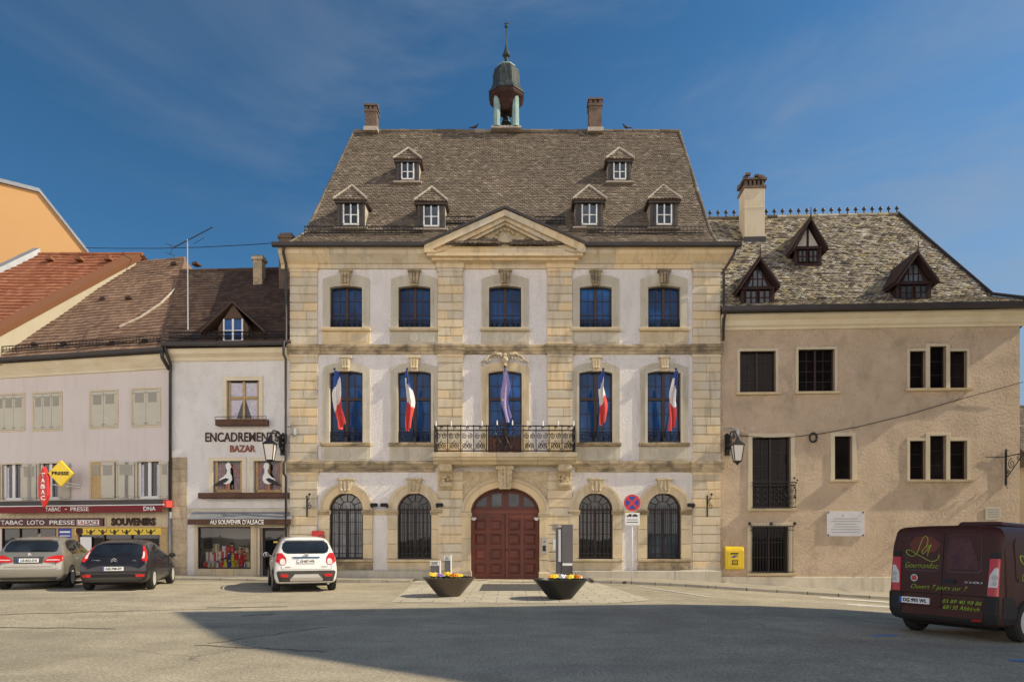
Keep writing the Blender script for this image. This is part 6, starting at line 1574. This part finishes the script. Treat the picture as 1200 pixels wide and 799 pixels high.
planter('low conical black planter bowl with pansies, right of the entrance path', 1.27, 17.9, M['planter_black'], 2, ['orange','yellow','orange','violet','white','white','violet','yellow','yellow','violet','orange','white'])
# pigeons on the ridge
def pigeon(label, x, s_):
    e = empty('pigeon', label, 'pigeon', (x, TY+5.5, 20.30), -pi/2*s_)
    mb = MB(); vs = [(0,-.14,.10,.018),(0,-.06,.09,.05),(0,.03,.11,.062),(0,.10,.16,.045),(0,.12,.21,.03),(0,.15,.24,.034),(0,.19,.235,.012)]
    mb.tube([v[:3] for v in vs], [v[3] for v in vs], 10); mb.tube([(0,-.13,.10),(0,-.26,.07)], [.03,.02], 6); b_ = mb.build('body', M['dark_metal'], e, smooth=True)
    mb = MB()
    for q in (-1,1): mb.tube([(q*.02,.02,.07),(q*.02,.025,.0)], .006, 4)
    mb.build('leg', M['orange_red'], b_)
pigeon('dark pigeon perched on the ridge left of the bell turret', -1.72, 1); pigeon('dark pigeon perched on the ridge right of the right chimney', 5.25, -1)

# ================================================================== vehicles
def paint(name, col, metal=0., rough=.35, coat=1.0):
    t = NT(name); t.b.inputs['Base Color'].default_value = (*col,1); t.b.inputs['Metallic'].default_value = metal; t.b.inputs['Roughness'].default_value = rough
    t.b.inputs['Coat Weight'].default_value = coat; t.b.inputs['Coat Roughness'].default_value = .06
    if sum(col) < .3: t.b.inputs['Specular IOR Level'].default_value = .3
    p = t.pos(); c = t.mix(t.math('MULTIPLY', t.ramp(t.noise(p, 3, 5), [(.4,0.),(.75,1.)]), .12 if sum(col) > .3 else .03), col, (.25,.22,.18)); t.link(c, t.b.inputs['Base Color']); return t.m
V = dict(white=paint('white_car_paint', (.74,.73,.71)), silver=paint('champagne_metallic_paint', (.34,.32,.275), .55, .32), black=paint('black_car_paint', (.013,.012,.016), 0, .35, .5),
         brown=paint('maroon_brown_van_paint', (.056,.016,.011), 0, .5, .05), glass=glass('car_glass', (.012,.015,.02), 1.5, .03, 0), plastic=surf('dark_grey_plastic', (.06,.057,.052), (.05,.048,.045), 4, rough=.6),
         tyre=surf('tyre_rubber', (.02,.02,.02), (.03,.028,.026), 8, rough=.85), rim=plain('alloy_rim', (.55,.53,.50), .4, .2), redl=plain('red_light_lens', (.50,.02,.018), .12, 0, .6), clr=plain('clear_light_lens', (.62,.60,.58), .12, 0, .6),
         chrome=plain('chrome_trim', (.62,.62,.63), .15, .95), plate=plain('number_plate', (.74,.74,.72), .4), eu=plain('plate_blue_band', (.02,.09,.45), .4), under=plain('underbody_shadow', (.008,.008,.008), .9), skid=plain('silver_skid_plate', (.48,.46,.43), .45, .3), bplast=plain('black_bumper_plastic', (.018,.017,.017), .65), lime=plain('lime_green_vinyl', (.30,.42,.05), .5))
def cr(p0, p1, p2, p3, t): return .5*((2*p1)+(-p0+p2)*t+(2*p0-5*p1+4*p2-p3)*t*t+(-p0+3*p1-3*p2+p3)*t**3)
class Car:
    def __init__(s, name, label, cat, loc, th, st, mat, sub=5, ns=30):
        s.e = empty(name, label, cat, loc, -th)
        rows = []
        for k in range(len(st)-1):
            a = [st[max(k-1,0)], st[k], st[k+1], st[min(k+2,len(st)-1)]]
            for q in range(sub): rows.append([cr(*[z[i] for z in a], q/sub) for i in range(len(st[0]))])
        rows.append(list(st[-1]))
        vs = []; n = 2*ns+1
        for (y,zb,zt,wl,wm,wb,wt,zm,zbe) in rows:
            c = [(0,zb),(wl*.6,zb),(wl,zb+.04),(wm,zm),(wb,zbe),((wb+wt)/2+.015,(zbe+zt)/2),(wt,zt-.075),(wt*.62,zt-.012),(0,zt)]
            half = []
            for i in range(ns+1):
                t = i/ns*(len(c)-1); k = min(int(t), len(c)-2); f = t-k
                q = [c[max(k-1,0)], c[k], c[k+1], c[min(k+2,len(c)-1)]]
                if k == 0: q[0] = (-c[1][0], c[1][1])
                if k == len(c)-2: q[3] = (-c[-2][0], c[-2][1])
                half.append((cr(*[z[0] for z in q], f), cr(*[z[1] for z in q], f)))
            half[0] = (0,zb); half[-1] = (0,zt)
            ring_ = [(x,y,z) for x,z in half]+[(-x,y,z) for x,z in half[-2:0:-1]]
            vs += ring_
        m = 2*ns; fs = [(j*m+i, j*m+(i+1) % m, (j+1)*m+(i+1) % m, (j+1)*m+i) for j in range(len(rows)-1) for i in range(m)]
        fs.append(list(range(m-1,-1,-1))); fs.append([(len(rows)-1)*m+i for i in range(m)])
        mb = MB(); mb.add(vs, fs, .5); s.body = mb.build('body', mat, s.e, smooth=True)
        s.tree = BVHTree.FromPolygons([Vector(v) for v in mb.v], mb.f); s.L = st[-1][0]
    def rear(s, x, z):
        h = s.tree.ray_cast(Vector((x,-2,z)), Vector((0,1,0)), 6); return h[0].y if h[0] is not None else .2
    def side(s, y, z, sg):
        h = s.tree.ray_cast(Vector((sg*3,y,z)), Vector((-sg,0,0)), 6); return h[0].x if h[0] is not None else sg*.8
    def patch(s, name, rows, mat, parent=None, off=.008, nx=10, sub=4, th=0, mode='rear', sg=1):
        rr = []
        for (za,a0,a1),(zb,b0,b1) in zip(rows, rows[1:]):
            for q in range(sub): t = q/sub; rr.append((za+(zb-za)*t, a0+(b0-a0)*t, a1+(b1-a1)*t))
        rr.append(rows[-1]); vs = []
        for z,x0,x1 in rr:
            for i in range(nx+1):
                x = x0+(x1-x0)*i/nx
                vs.append((x, s.rear(x,z)-off, z) if mode == 'rear' else (s.side(x,z,sg)+sg*off, x, z))
        n = nx+1; fs = [(j*n+i, j*n+i+1, (j+1)*n+i+1, (j+1)*n+i) for j in range(len(rr)-1) for i in range(nx)]
        if mode == 'side' and sg < 0: fs = [f[::-1] for f in fs]
        mb = MB(); mb.add(vs, fs, .5)
        # rim so the patch sits on the body instead of floating
        loop = list(range(nx+1))+[j*n+nx for j in range(1,len(rr))]+[(len(rr)-1)*n+i for i in range(nx-1,-1,-1)]+[j*n for j in range(len(rr)-2,0,-1)]
        base = len(mb.v); d = off+.02
        mb.v += [((vs[i][0], vs[i][1]+d, vs[i][2]) if mode == 'rear' else (vs[i][0]-sg*d, vs[i][1], vs[i][2])) for i in loop]
        L = len(loop)
        for k in range(L): mb.f.append([loop[(k+1)%L], loop[k], base+k, base+(k+1)%L]); mb.r.append(.5); mb.m.append(0)
        return mb.build(name, mat, parent or s.e, smooth=False, recalc=False)
    def rtext(s, str_, mat, x, z, w, h, parent=None, off=.014, sh=0, bold=.02, name='lettering', mode='rear', sg=1):
        o = text(str_, name, mat, parent or s.e, (0,0,0), w, h, rot=(0,0,0), ext=.003, off=bold, shear=sh)
        for v in o.data.vertices:
            X, Z, e_ = v.co.x, v.co.y, v.co.z
            v.co = (x+X, s.rear(x+X,z+Z)-off-e_, z+Z) if mode == 'rear' else (s.side(x+sg*X, z+Z, sg)+sg*(off+e_), x+sg*X, z+Z)
        return o
    def plate(s, str_, x, z, w=.52, h=.11):
        p = s.patch('number_plate', [(z-h/2,x-w/2,x+w/2),(z+h/2,x-w/2,x+w/2)], V['plate'], off=.03, nx=4, sub=2)
        s.patch('country_band', [(z-h/2+.003,x-w/2+.003,x-w/2+.04),(z+h/2-.003,x-w/2+.003,x-w/2+.04)], V['eu'], p, off=.033, nx=2, sub=1)
        s.rtext(str_, M['black'], x+.02, z, w*.80, h*.62, p, off=.033, bold=.03)
    def wheel(s, x, y, r=.33, w=.22):
        sg = 1 if x > 0 else -1
        mb = MB(); mb.lathe([(r_, sg*z_) for r_, z_ in ((r*.62,-w/2),(r*.92,-w/2),(r,-w/2+.04),(r,w/2-.04),(r*.92,w/2),(r*.62,w/2),(r*.60,w/2-.02),(r*.60,-w/2+.02))], 32, x, y, r, axis='x'); o = mb.build('wheel', V['tyre'], s.e, smooth=False, bevel=.01)
        mb = MB(); mb.lathe([(r*.63,sg*(w/2-.005)),(r*.58,sg*(w/2-.002)),(r*.56,sg*(w/2-.03)),(r*.2,sg*(w/2-.045)),(.03,sg*(w/2-.02))], 28, x, y, r, axis='x')
        rm = mb.build('rim', V['rim'], o)
        mb = MB()
        for k in range(5):
            a = 2*pi*(k+.5)/5+.2; p = Vector((x+sg*(w/2-.028), y+r*.37*cos(a), r+r*.37*sin(a))); q = Vector((0,-sin(a),cos(a)))*r*.11; t = Vector((0,cos(a),sin(a)))*r*.14
            mb.add([p+q*.6-t, p-q*.6-t, p-q+t, p+q+t], [(0,1,2,3)])
        mb.build('rim_opening', V['under'], rm, recalc=False)
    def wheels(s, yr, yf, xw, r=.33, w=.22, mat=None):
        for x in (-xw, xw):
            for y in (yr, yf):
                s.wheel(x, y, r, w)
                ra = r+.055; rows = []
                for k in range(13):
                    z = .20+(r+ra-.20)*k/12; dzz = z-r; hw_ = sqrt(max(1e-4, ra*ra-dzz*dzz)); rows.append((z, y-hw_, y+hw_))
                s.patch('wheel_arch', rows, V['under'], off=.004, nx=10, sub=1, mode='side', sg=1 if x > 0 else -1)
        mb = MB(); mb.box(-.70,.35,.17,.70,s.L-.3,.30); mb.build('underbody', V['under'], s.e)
    def mirror(s, y, z, xw, mat):
        for sg in (-1,1):
            mb = MB(); mb.ball((sg*(xw+.13), y, z), .105, 12, 8, .75); mb.tube([(sg*(xw-.03),y,z-.05),(sg*(xw+.08),y,z-.02)], .025, 6); o = mb.build('mirror', mat, s.e, smooth=True)
            mb = MB(); mb.add([(sg*(xw+.13)+dx_, y-.095, z+dz_) for dx_, dz_ in ((-.07,-.05),(.07,-.05),(.07,.05),(-.07,.05))], [(0,1,2,3)]); mb.build('mirror_glass', V['glass'], o, recalc=False)

def gz(x, y): return g(x, y)
# ---- white crossover
th = radians(-22.0)
cx, cy = -6.02, 20.0
A_ = Car('parked_car', 'white compact crossover parked in front of the town hall and framing shop, seen from behind', 'car', (cx, cy, gz(cx,cy)), th,
 [(0,.44,.90,.66,.76,.74,.62,.62,.78),(.05,.32,1.02,.78,.86,.82,.68,.62,.88),(.14,.27,1.13,.82,.885,.85,.72,.62,.95),(.30,.25,1.36,.84,.89,.86,.69,.63,.99),(.46,.24,1.56,.84,.89,.865,.64,.64,1.01),(.62,.24,1.63,.84,.89,.865,.62,.64,1.01),
  (1.5,.22,1.66,.84,.89,.87,.62,.64,.99),(2.2,.22,1.62,.84,.89,.87,.62,.64,.97),(2.7,.22,1.48,.84,.89,.87,.62,.64,.95),(3.2,.22,1.16,.84,.89,.87,.70,.64,.95),(3.5,.22,1.06,.84,.89,.86,.72,.63,.93),(4.0,.24,.96,.80,.86,.83,.66,.6,.84),(4.22,.3,.8,.7,.78,.74,.55,.55,.7),(4.28,.38,.66,.55,.62,.58,.4,.5,.58)], V['white'])
A_.patch('rear_window', [(1.14,-.52,.52),(1.18,-.62,.62),(1.30,-.67,.67),(1.44,-.64,.64),(1.51,-.54,.54)], V['glass'], off=.010, nx=14)
A_.patch('spoiler', [(1.535,-.58,.58),(1.60,-.56,.56)], V['white'], off=.06, nx=8, sub=2)
for sg in (-1,1):
    f_ = (lambda a,b: (a,b)) if sg > 0 else (lambda a,b: (-b,-a))
    tl = A_.patch('tail_light', [(.82,*f_(.60,.72)),(.90,*f_(.56,.84)),(1.02,*f_(.57,.86)),(1.12,*f_(.64,.83)),(1.16,*f_(.68,.78))], V['redl'], off=.014)
    A_.patch('light_lens', [(.83,*f_(.61,.72)),(.90,*f_(.585,.74)),(.97,*f_(.60,.72)),(1.0,*f_(.64,.68))], V['clr'], tl, off=.022, nx=5, sub=2)
    A_.patch('reflector', [(.46,*f_(.52,.70)),(.53,*f_(.50,.74)),(.55,*f_(.56,.72))], V['redl'], off=.03)
    A_.patch('side_window', [(1.05,.9,2.72),(1.25,.62,2.62),(1.45,.75,2.4),(1.52,.95,2.2)], V['glass'], off=.008, nx=16, mode='side', sg=sg)
    A_.patch('pillar', [(1.05,1.75,1.83),(1.5,1.68,1.76)], V['white'], off=.010, nx=2, sub=3, mode='side', sg=sg)
    A_.patch('sill_cladding', [(.26,.2,4.0),(.40,.12,4.0)], V['plastic'], off=.008, nx=24, sub=2, mode='side', sg=sg)
    A_.patch('door_handle', [(.88,1.45,1.63),(.92,1.45,1.63)], V['white'], off=.03, nx=2, sub=1, mode='side', sg=sg)
A_.patch('bumper', [(.32,-.76,.76),(.45,-.80,.80),(.60,-.84,.84),(.645,-.78,.78)], V['plastic'], off=.012, nx=16)
A_.patch('skid_plate', [(.34,-.46,.46),(.40,-.46,.46),(.50,-.36,.36),(.54,-.33,.33)], V['skid'], off=.028, nx=8)
A_.patch('chrome_bar', [(1.005,-.36,.36),(1.05,-.40,.40)], V['chrome'], off=.03, nx=8, sub=1); A_.plate('CP-857-WR', -.0, .92)
mb = MB(); mb.lathe([(.062,-.02),(.062,0),(.045,0),(.045,-.02)], 18, 0, A_.rear(0,1.07)-.02, 1.09, axis='y'); mb.build('badge', V['chrome'], A_.e)
A_.rtext('MOKKA', V['plastic'], .52, .755, .18, .025); A_.rtext('OPEL', V['plastic'], -.52, .755, .16, .025)
A_.patch('tailgate_gap', [(.675,-.70,.70),(.683,-.70,.70)], V['under'], off=.004, nx=10, sub=1)
mb = MB(); mb.tube([(.62,.12,.26),(.62,-.03,.26)], .035, 8); mb.build('exhaust', V['chrome'], A_.e)
mb = MB(); mb.tube([(0,A_.rear(0,1.16)-.02,1.13),(.1,A_.rear(.1,1.2)-.03,1.19),(.42,A_.rear(.4,1.22)-.03,1.22)], .012, 4); mb.build('wiper', M['black'], A_.e)
for sg in (-1,1): mb = MB(); mb.tube([(sg*.60,.7,1.63),(sg*.60,1.0,1.68),(sg*.59,2.0,1.68),(sg*.59,2.3,1.62)], .018, 5); mb.build('roof_rail', V['plastic'], A_.e)
A_.wheels(.78, 3.36, .81, .345, .22); A_.mirror(2.75, 1.06, .88, V['white'])
# ---- black hatchback
th = radians(-15.5); cx, cy = -11.30, 19.35
B_ = Car('parked_car', 'black hatchback parked in front of the tobacconist, right of the silver car', 'car', (cx, cy, gz(cx,cy)), th,
 [(0,.36,.72,.64,.74,.72,.60,.52,.64),(.05,.27,.84,.76,.85,.82,.68,.52,.74),(.13,.24,.96,.80,.87,.84,.70,.54,.84),(.30,.22,1.12,.82,.88,.85,.68,.56,.92),(.52,.21,1.30,.82,.885,.86,.63,.58,.95),(.72,.20,1.40,.82,.885,.86,.60,.58,.95),
  (1.4,.2,1.47,.82,.885,.86,.58,.6,.93),(2.0,.2,1.45,.82,.885,.86,.58,.6,.91),(2.5,.2,1.32,.82,.885,.86,.6,.6,.90),(3.05,.2,1.04,.82,.885,.85,.68,.6,.88),(3.4,.2,.95,.81,.87,.83,.68,.58,.84),(3.95,.22,.82,.76,.82,.78,.6,.54,.72),(4.2,.28,.68,.62,.70,.66,.45,.48,.58),(4.26,.34,.58,.5,.56,.52,.35,.45,.5)], V['black'])
B_.patch('rear_window', [(1.00,-.60,.60),(1.05,-.66,.66),(1.20,-.62,.62),(1.34,-.54,.54)], V['glass'], off=.010, nx=12)
B_.patch('spoiler', [(1.355,-.58,.58),(1.40,-.56,.56)], V['black'], off=.05, nx=8, sub=2)
for sg in (-1,1):
    f_ = (lambda a,b: (a,b)) if sg > 0 else (lambda a,b: (-b,-a))
    tl = B_.patch('tail_light', [(.84,*f_(.74,.83)),(.92,*f_(.68,.84)),(1.02,*f_(.69,.80)),(1.16,*f_(.66,.73)),(1.28,*f_(.62,.655))], V['redl'], off=.016)
    B_.patch('light_lens', [(.93,*f_(.70,.76)),(1.02,*f_(.70,.75)),(1.12,*f_(.68,.71))], V['clr'], tl, off=.022, nx=3, sub=2)
    B_.patch('reflector', [(.40,*f_(.58,.78)),(.48,*f_(.56,.80))], V['redl'], off=.02)
    B_.patch('side_window', [(.96,.85,2.62),(1.12,.66,2.50),(1.28,.85,2.30),(1.36,1.1,2.1)], V['glass'], off=.008, nx=14, mode='side', sg=sg)
    B_.patch('pillar', [(.96,1.65,1.73),(1.34,1.6,1.68)], V['black'], off=.010, nx=2, sub=3, mode='side', sg=sg)
    B_.patch('side_moulding', [(.50,1.0,3.0),(.54,1.0,3.0)], V['plastic'], off=.015, nx=12, sub=1, mode='side', sg=sg)
    B_.patch('door_handle', [(.82,1.3,1.46),(.855,1.3,1.46)], V['black'], off=.03, nx=2, sub=1, mode='side', sg=sg)
B_.patch('bumper_strip', [(.49,-.70,.70),(.515,-.72,.72)], V['plastic'], off=.012, nx=12, sub=1)
B_.patch('bumper_skirt', [(.26,-.70,.70),(.40,-.74,.74)], V['plastic'], off=.010, nx=12, sub=2)
B_.patch('tailgate_gap', [(.775,-.62,.62),(.785,-.62,.62)], V['under'], off=.004, nx=10, sub=1)
B_.plate('AQ-708-ZT', .0, .64)
mb = MB()
for k in range(2):
    z = .865+.05*k; y = B_.rear(0,z)-.02; mb.prism([(-.085,z-.03),(0,z+.025),(.085,z-.03),(.06,z-.03),(0,z+.005),(-.06,z-.03)], y-.01, y+.02)
mb.build('badge', V['chrome'], B_.e); B_.rtext('CITROEN', V['chrome'], -.46, .88, .22, .028); B_.rtext('C4', V['chrome'], .52, .87, .09, .04)
mb = MB(); mb.tube([(0,B_.rear(0,1.02)-.02,.99),(.05,B_.rear(.1,1.06)-.03,1.05),(.40,B_.rear(.4,1.08)-.03,1.07)], .012, 4); mb.build('wiper', M['black'], B_.e)
B_.wheels(.72, 3.33, .81, .32, .20); B_.mirror(2.75, .96, .86, V['black'])
# ---- champagne compact MPV
th = radians(-18.0); cx, cy = -14.0, 19.75
C1 = Car('parked_car', 'champagne silver compact people carrier at the left edge, beside the black hatchback', 'car', (cx, cy, gz(cx,cy)), th,
 [(0,.40,.80,.66,.76,.74,.62,.58,.70),(.05,.30,.94,.78,.87,.84,.70,.58,.82),(.13,.26,1.05,.82,.895,.86,.72,.60,.91),(.28,.24,1.22,.84,.90,.87,.70,.62,.96),(.48,.22,1.42,.84,.90,.87,.65,.62,.98),(.66,.22,1.51,.84,.90,.87,.63,.62,.98),
  (1.4,.2,1.56,.84,.90,.87,.62,.64,.97),(2.1,.2,1.53,.84,.90,.87,.62,.64,.95),(2.7,.2,1.38,.84,.90,.87,.63,.64,.94),(3.25,.2,1.08,.84,.90,.86,.70,.62,.92),(3.6,.2,1.0,.83,.88,.85,.7,.6,.88),(4.1,.22,.86,.78,.84,.80,.6,.56,.76),(4.3,.28,.70,.66,.72,.68,.46,.5,.6),(4.35,.34,.6,.5,.56,.52,.35,.45,.5)], V['silver'])
C1.patch('rear_window', [(1.10,-.60,.60),(1.13,-.66,.66),(1.28,-.66,.66),(1.42,-.58,.58)], V['glass'], off=.010, nx=12)
C1.patch('spoiler', [(1.45,-.60,.60),(1.505,-.58,.58)], V['silver'], off=.06, nx=8, sub=2)
for sg in (-1,1):
    f_ = (lambda a,b: (a,b)) if sg > 0 else (lambda a,b: (-b,-a))
    tl = C1.patch('tail_light', [(.80,*f_(.42,.80)),(.84,*f_(.38,.85)),(.93,*f_(.46,.86)),(1.0,*f_(.62,.85))], V['redl'], off=.016)
    C1.patch('light_lens', [(.86,*f_(.44,.78)),(.885,*f_(.46,.78))], V['clr'], tl, off=.022, nx=6, sub=1)
    C1.patch('side_window', [(1.03,.95,2.72),(1.2,.68,2.6),(1.38,.85,2.4),(1.45,1.1,2.2)], V['glass'], off=.008, nx=14, mode='side', sg=sg)
    C1.patch('pillar', [(1.03,1.70,1.78),(1.43,1.64,1.72)], V['silver'], off=.010, nx=2, sub=3, mode='side', sg=sg)
    C1.patch('sill_cladding', [(.25,.2,4.0),(.34,.12,4.0)], V['plastic'], off=.008, nx=24, sub=2, mode='side', sg=sg)
    C1.patch('door_handle', [(.86,1.4,1.58),(.90,1.4,1.58)], V['silver'], off=.03, nx=2, sub=1, mode='side', sg=sg)
C1.patch('bumper_skirt', [(.29,-.68,.68),(.37,-.72,.72)], V['plastic'], off=.012, nx=12, sub=2)
C1.patch('bumper_crease', [(.60,-.80,.80),(.63,-.82,.82)], V['chrome'], off=.010, nx=12, sub=1)
C1.patch('tailgate_gap', [(.67,-.60,.60),(.68,-.60,.60)], V['under'], off=.004, nx=10, sub=1)
C1.patch('plate_recess', [(.77,-.36,.36),(.97,-.38,.38)], V['plastic'], off=.008, nx=6, sub=2)
C1.plate('CE-822-DG', .0, .86)
mb = MB(); mb.lathe([(.045,-.02),(.045,0)], 16, 0, C1.rear(0,1.03)-.005, 1.035, axis='y'); mb.build('badge', V['chrome'], C1.e)
mb = MB(); mb.prismx([(.75,1.52),(.95,1.64),(1.0,1.54)], -.02, .02); mb.build('aerial_fin', V['silver'], C1.e)
mb = MB(); mb.tube([(0,C1.rear(0,1.12)-.02,1.10),(.05,C1.rear(.1,1.15)-.03,1.15),(.42,C1.rear(.4,1.17)-.03,1.16)], .012, 4); mb.build('wiper', M['black'], C1.e)
C1.wheels(.78, 3.45, .815, .33, .22); C1.mirror(2.85, 1.02, .88, V['silver'])
for car_, zt_, xs_, ydoor in ((A_,1.02,.70,(.98,1.95,2.9)),(B_,.95,.66,(.9,1.8,2.75)),(C1,1.04,.68,(1.0,1.9,2.85))):
    for sg in (-1,1):
        car_.patch('tailgate_gap', [(zt_-.33,sg*xs_-.006,sg*xs_+.006),(zt_,sg*(xs_+.02)-.006,sg*(xs_+.02)+.006)], V['under'], off=.0035, nx=1, sub=5)
        for yd in ydoor: car_.patch('door_gap', [(.38,yd-.007,yd+.007),(zt_,yd-.007,yd+.007)], V['under'], off=.0035, nx=1, sub=6, mode='side', sg=sg)
# ---- delivery van
th = radians(60.0); cx, cy = 7.55, 12.02
D_ = Car('delivery_van', 'maroon brown delivery van with lime green bakery lettering parked at the right edge', 'van', (cx, cy, gz(cx,cy)), th,
 [(0,.34,.86,.80,.86,.85,.78,.52,.70),(.02,.30,1.20,.86,.91,.90,.80,.55,.9),(.05,.27,1.60,.88,.93,.92,.86,.6,1.0),(.09,.25,1.83,.89,.935,.925,.855,.6,1.05),(.14,.25,1.90,.89,.94,.93,.85,.6,1.05),(.24,.24,1.935,.89,.945,.935,.845,.6,1.05),
  (1.5,.22,1.96,.89,.95,.94,.84,.62,1.05),(2.8,.22,1.95,.89,.95,.94,.83,.62,1.05),(3.3,.22,1.85,.89,.95,.93,.74,.62,1.05),(3.9,.22,1.40,.89,.94,.92,.74,.62,1.05),(4.2,.22,1.15,.87,.92,.89,.74,.6,.98),(4.6,.24,.98,.8,.86,.82,.64,.56,.8),(4.78,.3,.8,.66,.72,.68,.5,.5,.66),(4.80,.36,.7,.5,.56,.52,.35,.45,.56)], V['brown'])
sk = lambda z: (z)
D_.patch('bumper', [(.36,-.67,.67),(.49,-.67,.67)], V['brown'], off=.03, nx=14, sub=3); D_.patch('bumper_lip', [(.27,-.84,.84),(.355,-.86,.86)], V['bplast'], off=.028, nx=14, sub=2)
for sg in (-1,1):
    f_ = (lambda a,b: (a,b)) if sg > 0 else (lambda a,b: (-b,-a))
    D_.patch('bumper_corner', [(.30,*f_(.675,.885)),(.74,*f_(.68,.885))], V['bplast'], off=.03, nx=6, sub=3)
    D_.patch('side_bumper', [(.30,-.0+.03,.42),(.60,.03,.42),(.74,.03,.30)], V['bplast'], off=.02, nx=8, sub=3, mode='side', sg=sg)
    tl = D_.patch('tail_light', [(.76,*f_(.72,.885)),(1.37,*f_(.735,.885))], V['redl'], off=.022, nx=5, sub=4)
    D_.patch('light_lens', [(.90,*f_(.735,.86)),(.94,*f_(.735,.87)),(1.10,*f_(.75,.87)),(1.22,*f_(.82,.87))], V['clr'], tl, off=.030, nx=5, sub=2)
    for z_, r_ in ((1.06,.045),(.965,.035)):
        mb = MB(); mb.lathe([(r_,-.006),(r_*.6,.0)], 14, sg*.825, D_.rear(sg*.825,z_)-.034, z_, axis='y'); mb.build('light_bulb', V['skid'], tl)
    D_.patch('light_cap', [(1.375,*f_(.735,.885)),(1.47,*f_(.745,.88))], M['black'], off=.022, nx=5, sub=2)
    D_.patch('side_moulding', [(.46,1.2,3.6),(.58,1.2,3.6)], V['plastic'], off=.015, nx=14, sub=1, mode='side', sg=sg)
    D_.patch('side_panel', [(1.0,.5,1.9),(1.06,.42,1.96),(1.66,.42,1.96),(1.72,.5,1.9)], V['brown'], off=.010, nx=10, sub=2, mode='side', sg=sg)
    D_.patch('cab_window', [(1.08,2.75,3.7),(1.35,2.75,3.45),(1.68,2.75,3.2)], V['glass'], off=.010, nx=8, mode='side', sg=sg)
panel_edge = surf('maroon_panel_edge', (.075,.024,.022), rough=.4, coat=.6)
for x0, x1 in ((-.66,-.05),(.05,.62)):
    D_.patch('door_panel', [(1.12,x0+.06,x1-.06),(1.17,x0,x1),(1.74,x0+.03,x1-.03),(1.78,x0+.09,x1-.09)], panel_edge, off=.006, nx=8)
    D_.patch('door_inset', [(1.14,x0+.07,x1-.07),(1.19,x0+.015,x1-.015),(1.725,x0+.045,x1-.045),(1.765,x0+.10,x1-.10)], V['brown'], off=.0085, nx=8)
pic = surf('printed_dark_rose_film', (.060,.020,.026), (.105,.040,.036), 5, rough=.4)
D_.patch('printed_portrait', [(1.18,.10,.58),(1.4,.06,.52),(1.72,.12,.40)], pic, off=.0105, nx=8)
D_.patch('printed_cake', [(1.46,-.52,-.14),(1.56,-.58,-.08),(1.60,-.60,-.05),(1.74,-.50,-.22)], surf('printed_orange_film', (.17,.040,.018), (.10,.03,.02), 4, rough=.4), off=.0105, nx=6)
D_.patch('door_gap', [(.50,-.010,.002),(1.80,-.010,.002)], V['under'], off=.004, nx=1, sub=8)
D_.patch('door_gap', [(.735,-.72,.72),(.747,-.72,.72)], V['under'], off=.004, nx=10, sub=1)
D_.patch('door_handle', [(.93,.02,.20),(.97,-.02,.24),(1.01,.02,.20)], M['black'], off=.03, nx=4, sub=1)
def stroke(car, pts, r, mode='rear', sg=1, sub=7):
    out = []
    for k in range(len(pts)-1):
        q = [pts[max(k-1,0)], pts[k], pts[k+1], pts[min(k+2,len(pts)-1)]]
        for j in range(sub):
            x, z = cr(*[p[0] for p in q], j/sub), cr(*[p[1] for p in q], j/sub)
            out.append((x, car.rear(x,z)-.012, z) if mode == 'rear' else (car.side(x,z,sg)+sg*.012, x, z))
    mb = MB(); mb.tube(out, r, 5); return mb.build('script_lettering', V['lime'], car.e)
Lp = [(.62,.55),(.66,.80),(.60,.98),(.50,.90),(.42,.55),(.33,.28),(.20,.20),(.06,.30),(.03,.42),(.14,.44),(.30,.32),(.55,.16),(.80,.02),(.98,.10),(1.02,.30)]
ap_ = [(.78,.62),(.64,.60),(.52,.42),(.54,.30),(.64,.42),(.76,.66),(.70,.40),(.68,.20)]
stroke(D_, [(-.66+.58*x, 1.29+.46*z) for x,z in Lp], .0065); stroke(D_, [(-.66+.58*x, 1.29+.46*z) for x,z in ap_], .006)
stroke(D_, [(.55+.75*x, 1.16+.62*z) for x,z in Lp], .011, 'side', 1); stroke(D_, [(.55+.75*x, 1.16+.62*z) for x,z in ap_], .010, 'side', 1)
D_.rtext('Gourmandise', V['lime'], -.36, 1.225, .56, .10, sh=.35, bold=-.012, off=.012); D_.rtext('Gourmandise', V['lime'], 1.0, 1.08, .8, .13, sh=.35, bold=-.004, off=.012, mode='side', sg=1)
D_.rtext('Ouvert 7 jours sur 7', V['lime'], -.05, .84, .94, .105, sh=.35, bold=-.006)
D_.rtext('03 89 40 98 86', V['lime'], .33, .625, .62, .065, sh=.3, bold=.004, off=.012); D_.rtext('68130 Altkirch', V['lime'], .32, .525, .58, .075, sh=.3, bold=.004, off=.012)
D_.rtext('SCUDO', V['chrome'], .50, .965, .28, .04, bold=.03)
mb = MB(); y_ = D_.rear(-.47,1.0)-.012; mb.lathe([(.062,-.01),(.062,0),(.05,0),(.05,-.012)], 20, -.47, y_, 1.0, axis='y'); mb.build('badge', V['chrome'], D_.e); mb = MB(); mb.lathe([(.05,-.016),(.05,-.012)], 20, -.47, y_, 1.0, axis='y'); mb.build('badge_field', V['redl'], D_.e); D_.rtext('FIAT', V['chrome'], -.47, 1.0, .075, .035, bold=.02, off=.016)
D_.plate('DG 993 WL', -.46, .60)
D_.patch('reflector', [(.33,.50,.64),(.355,.50,.64)], V['redl'], off=.036, nx=3, sub=1)
mb = MB(); mb.prism([(-.02,1.93),(.72,1.93),(.70,2.0),(.05,2.01)], .45, 3.0); mb.build('roof_pod', V['brown'], D_.e, bevel=.02)
D_.e.rotation_euler = (-.04, 0, -th); D_.e.scale = (1.02,1.02,1.02)
D_.wheels(.78, 3.78, .85, .335, .22); D_.mirror(3.3, 1.2, .93, M['black'])
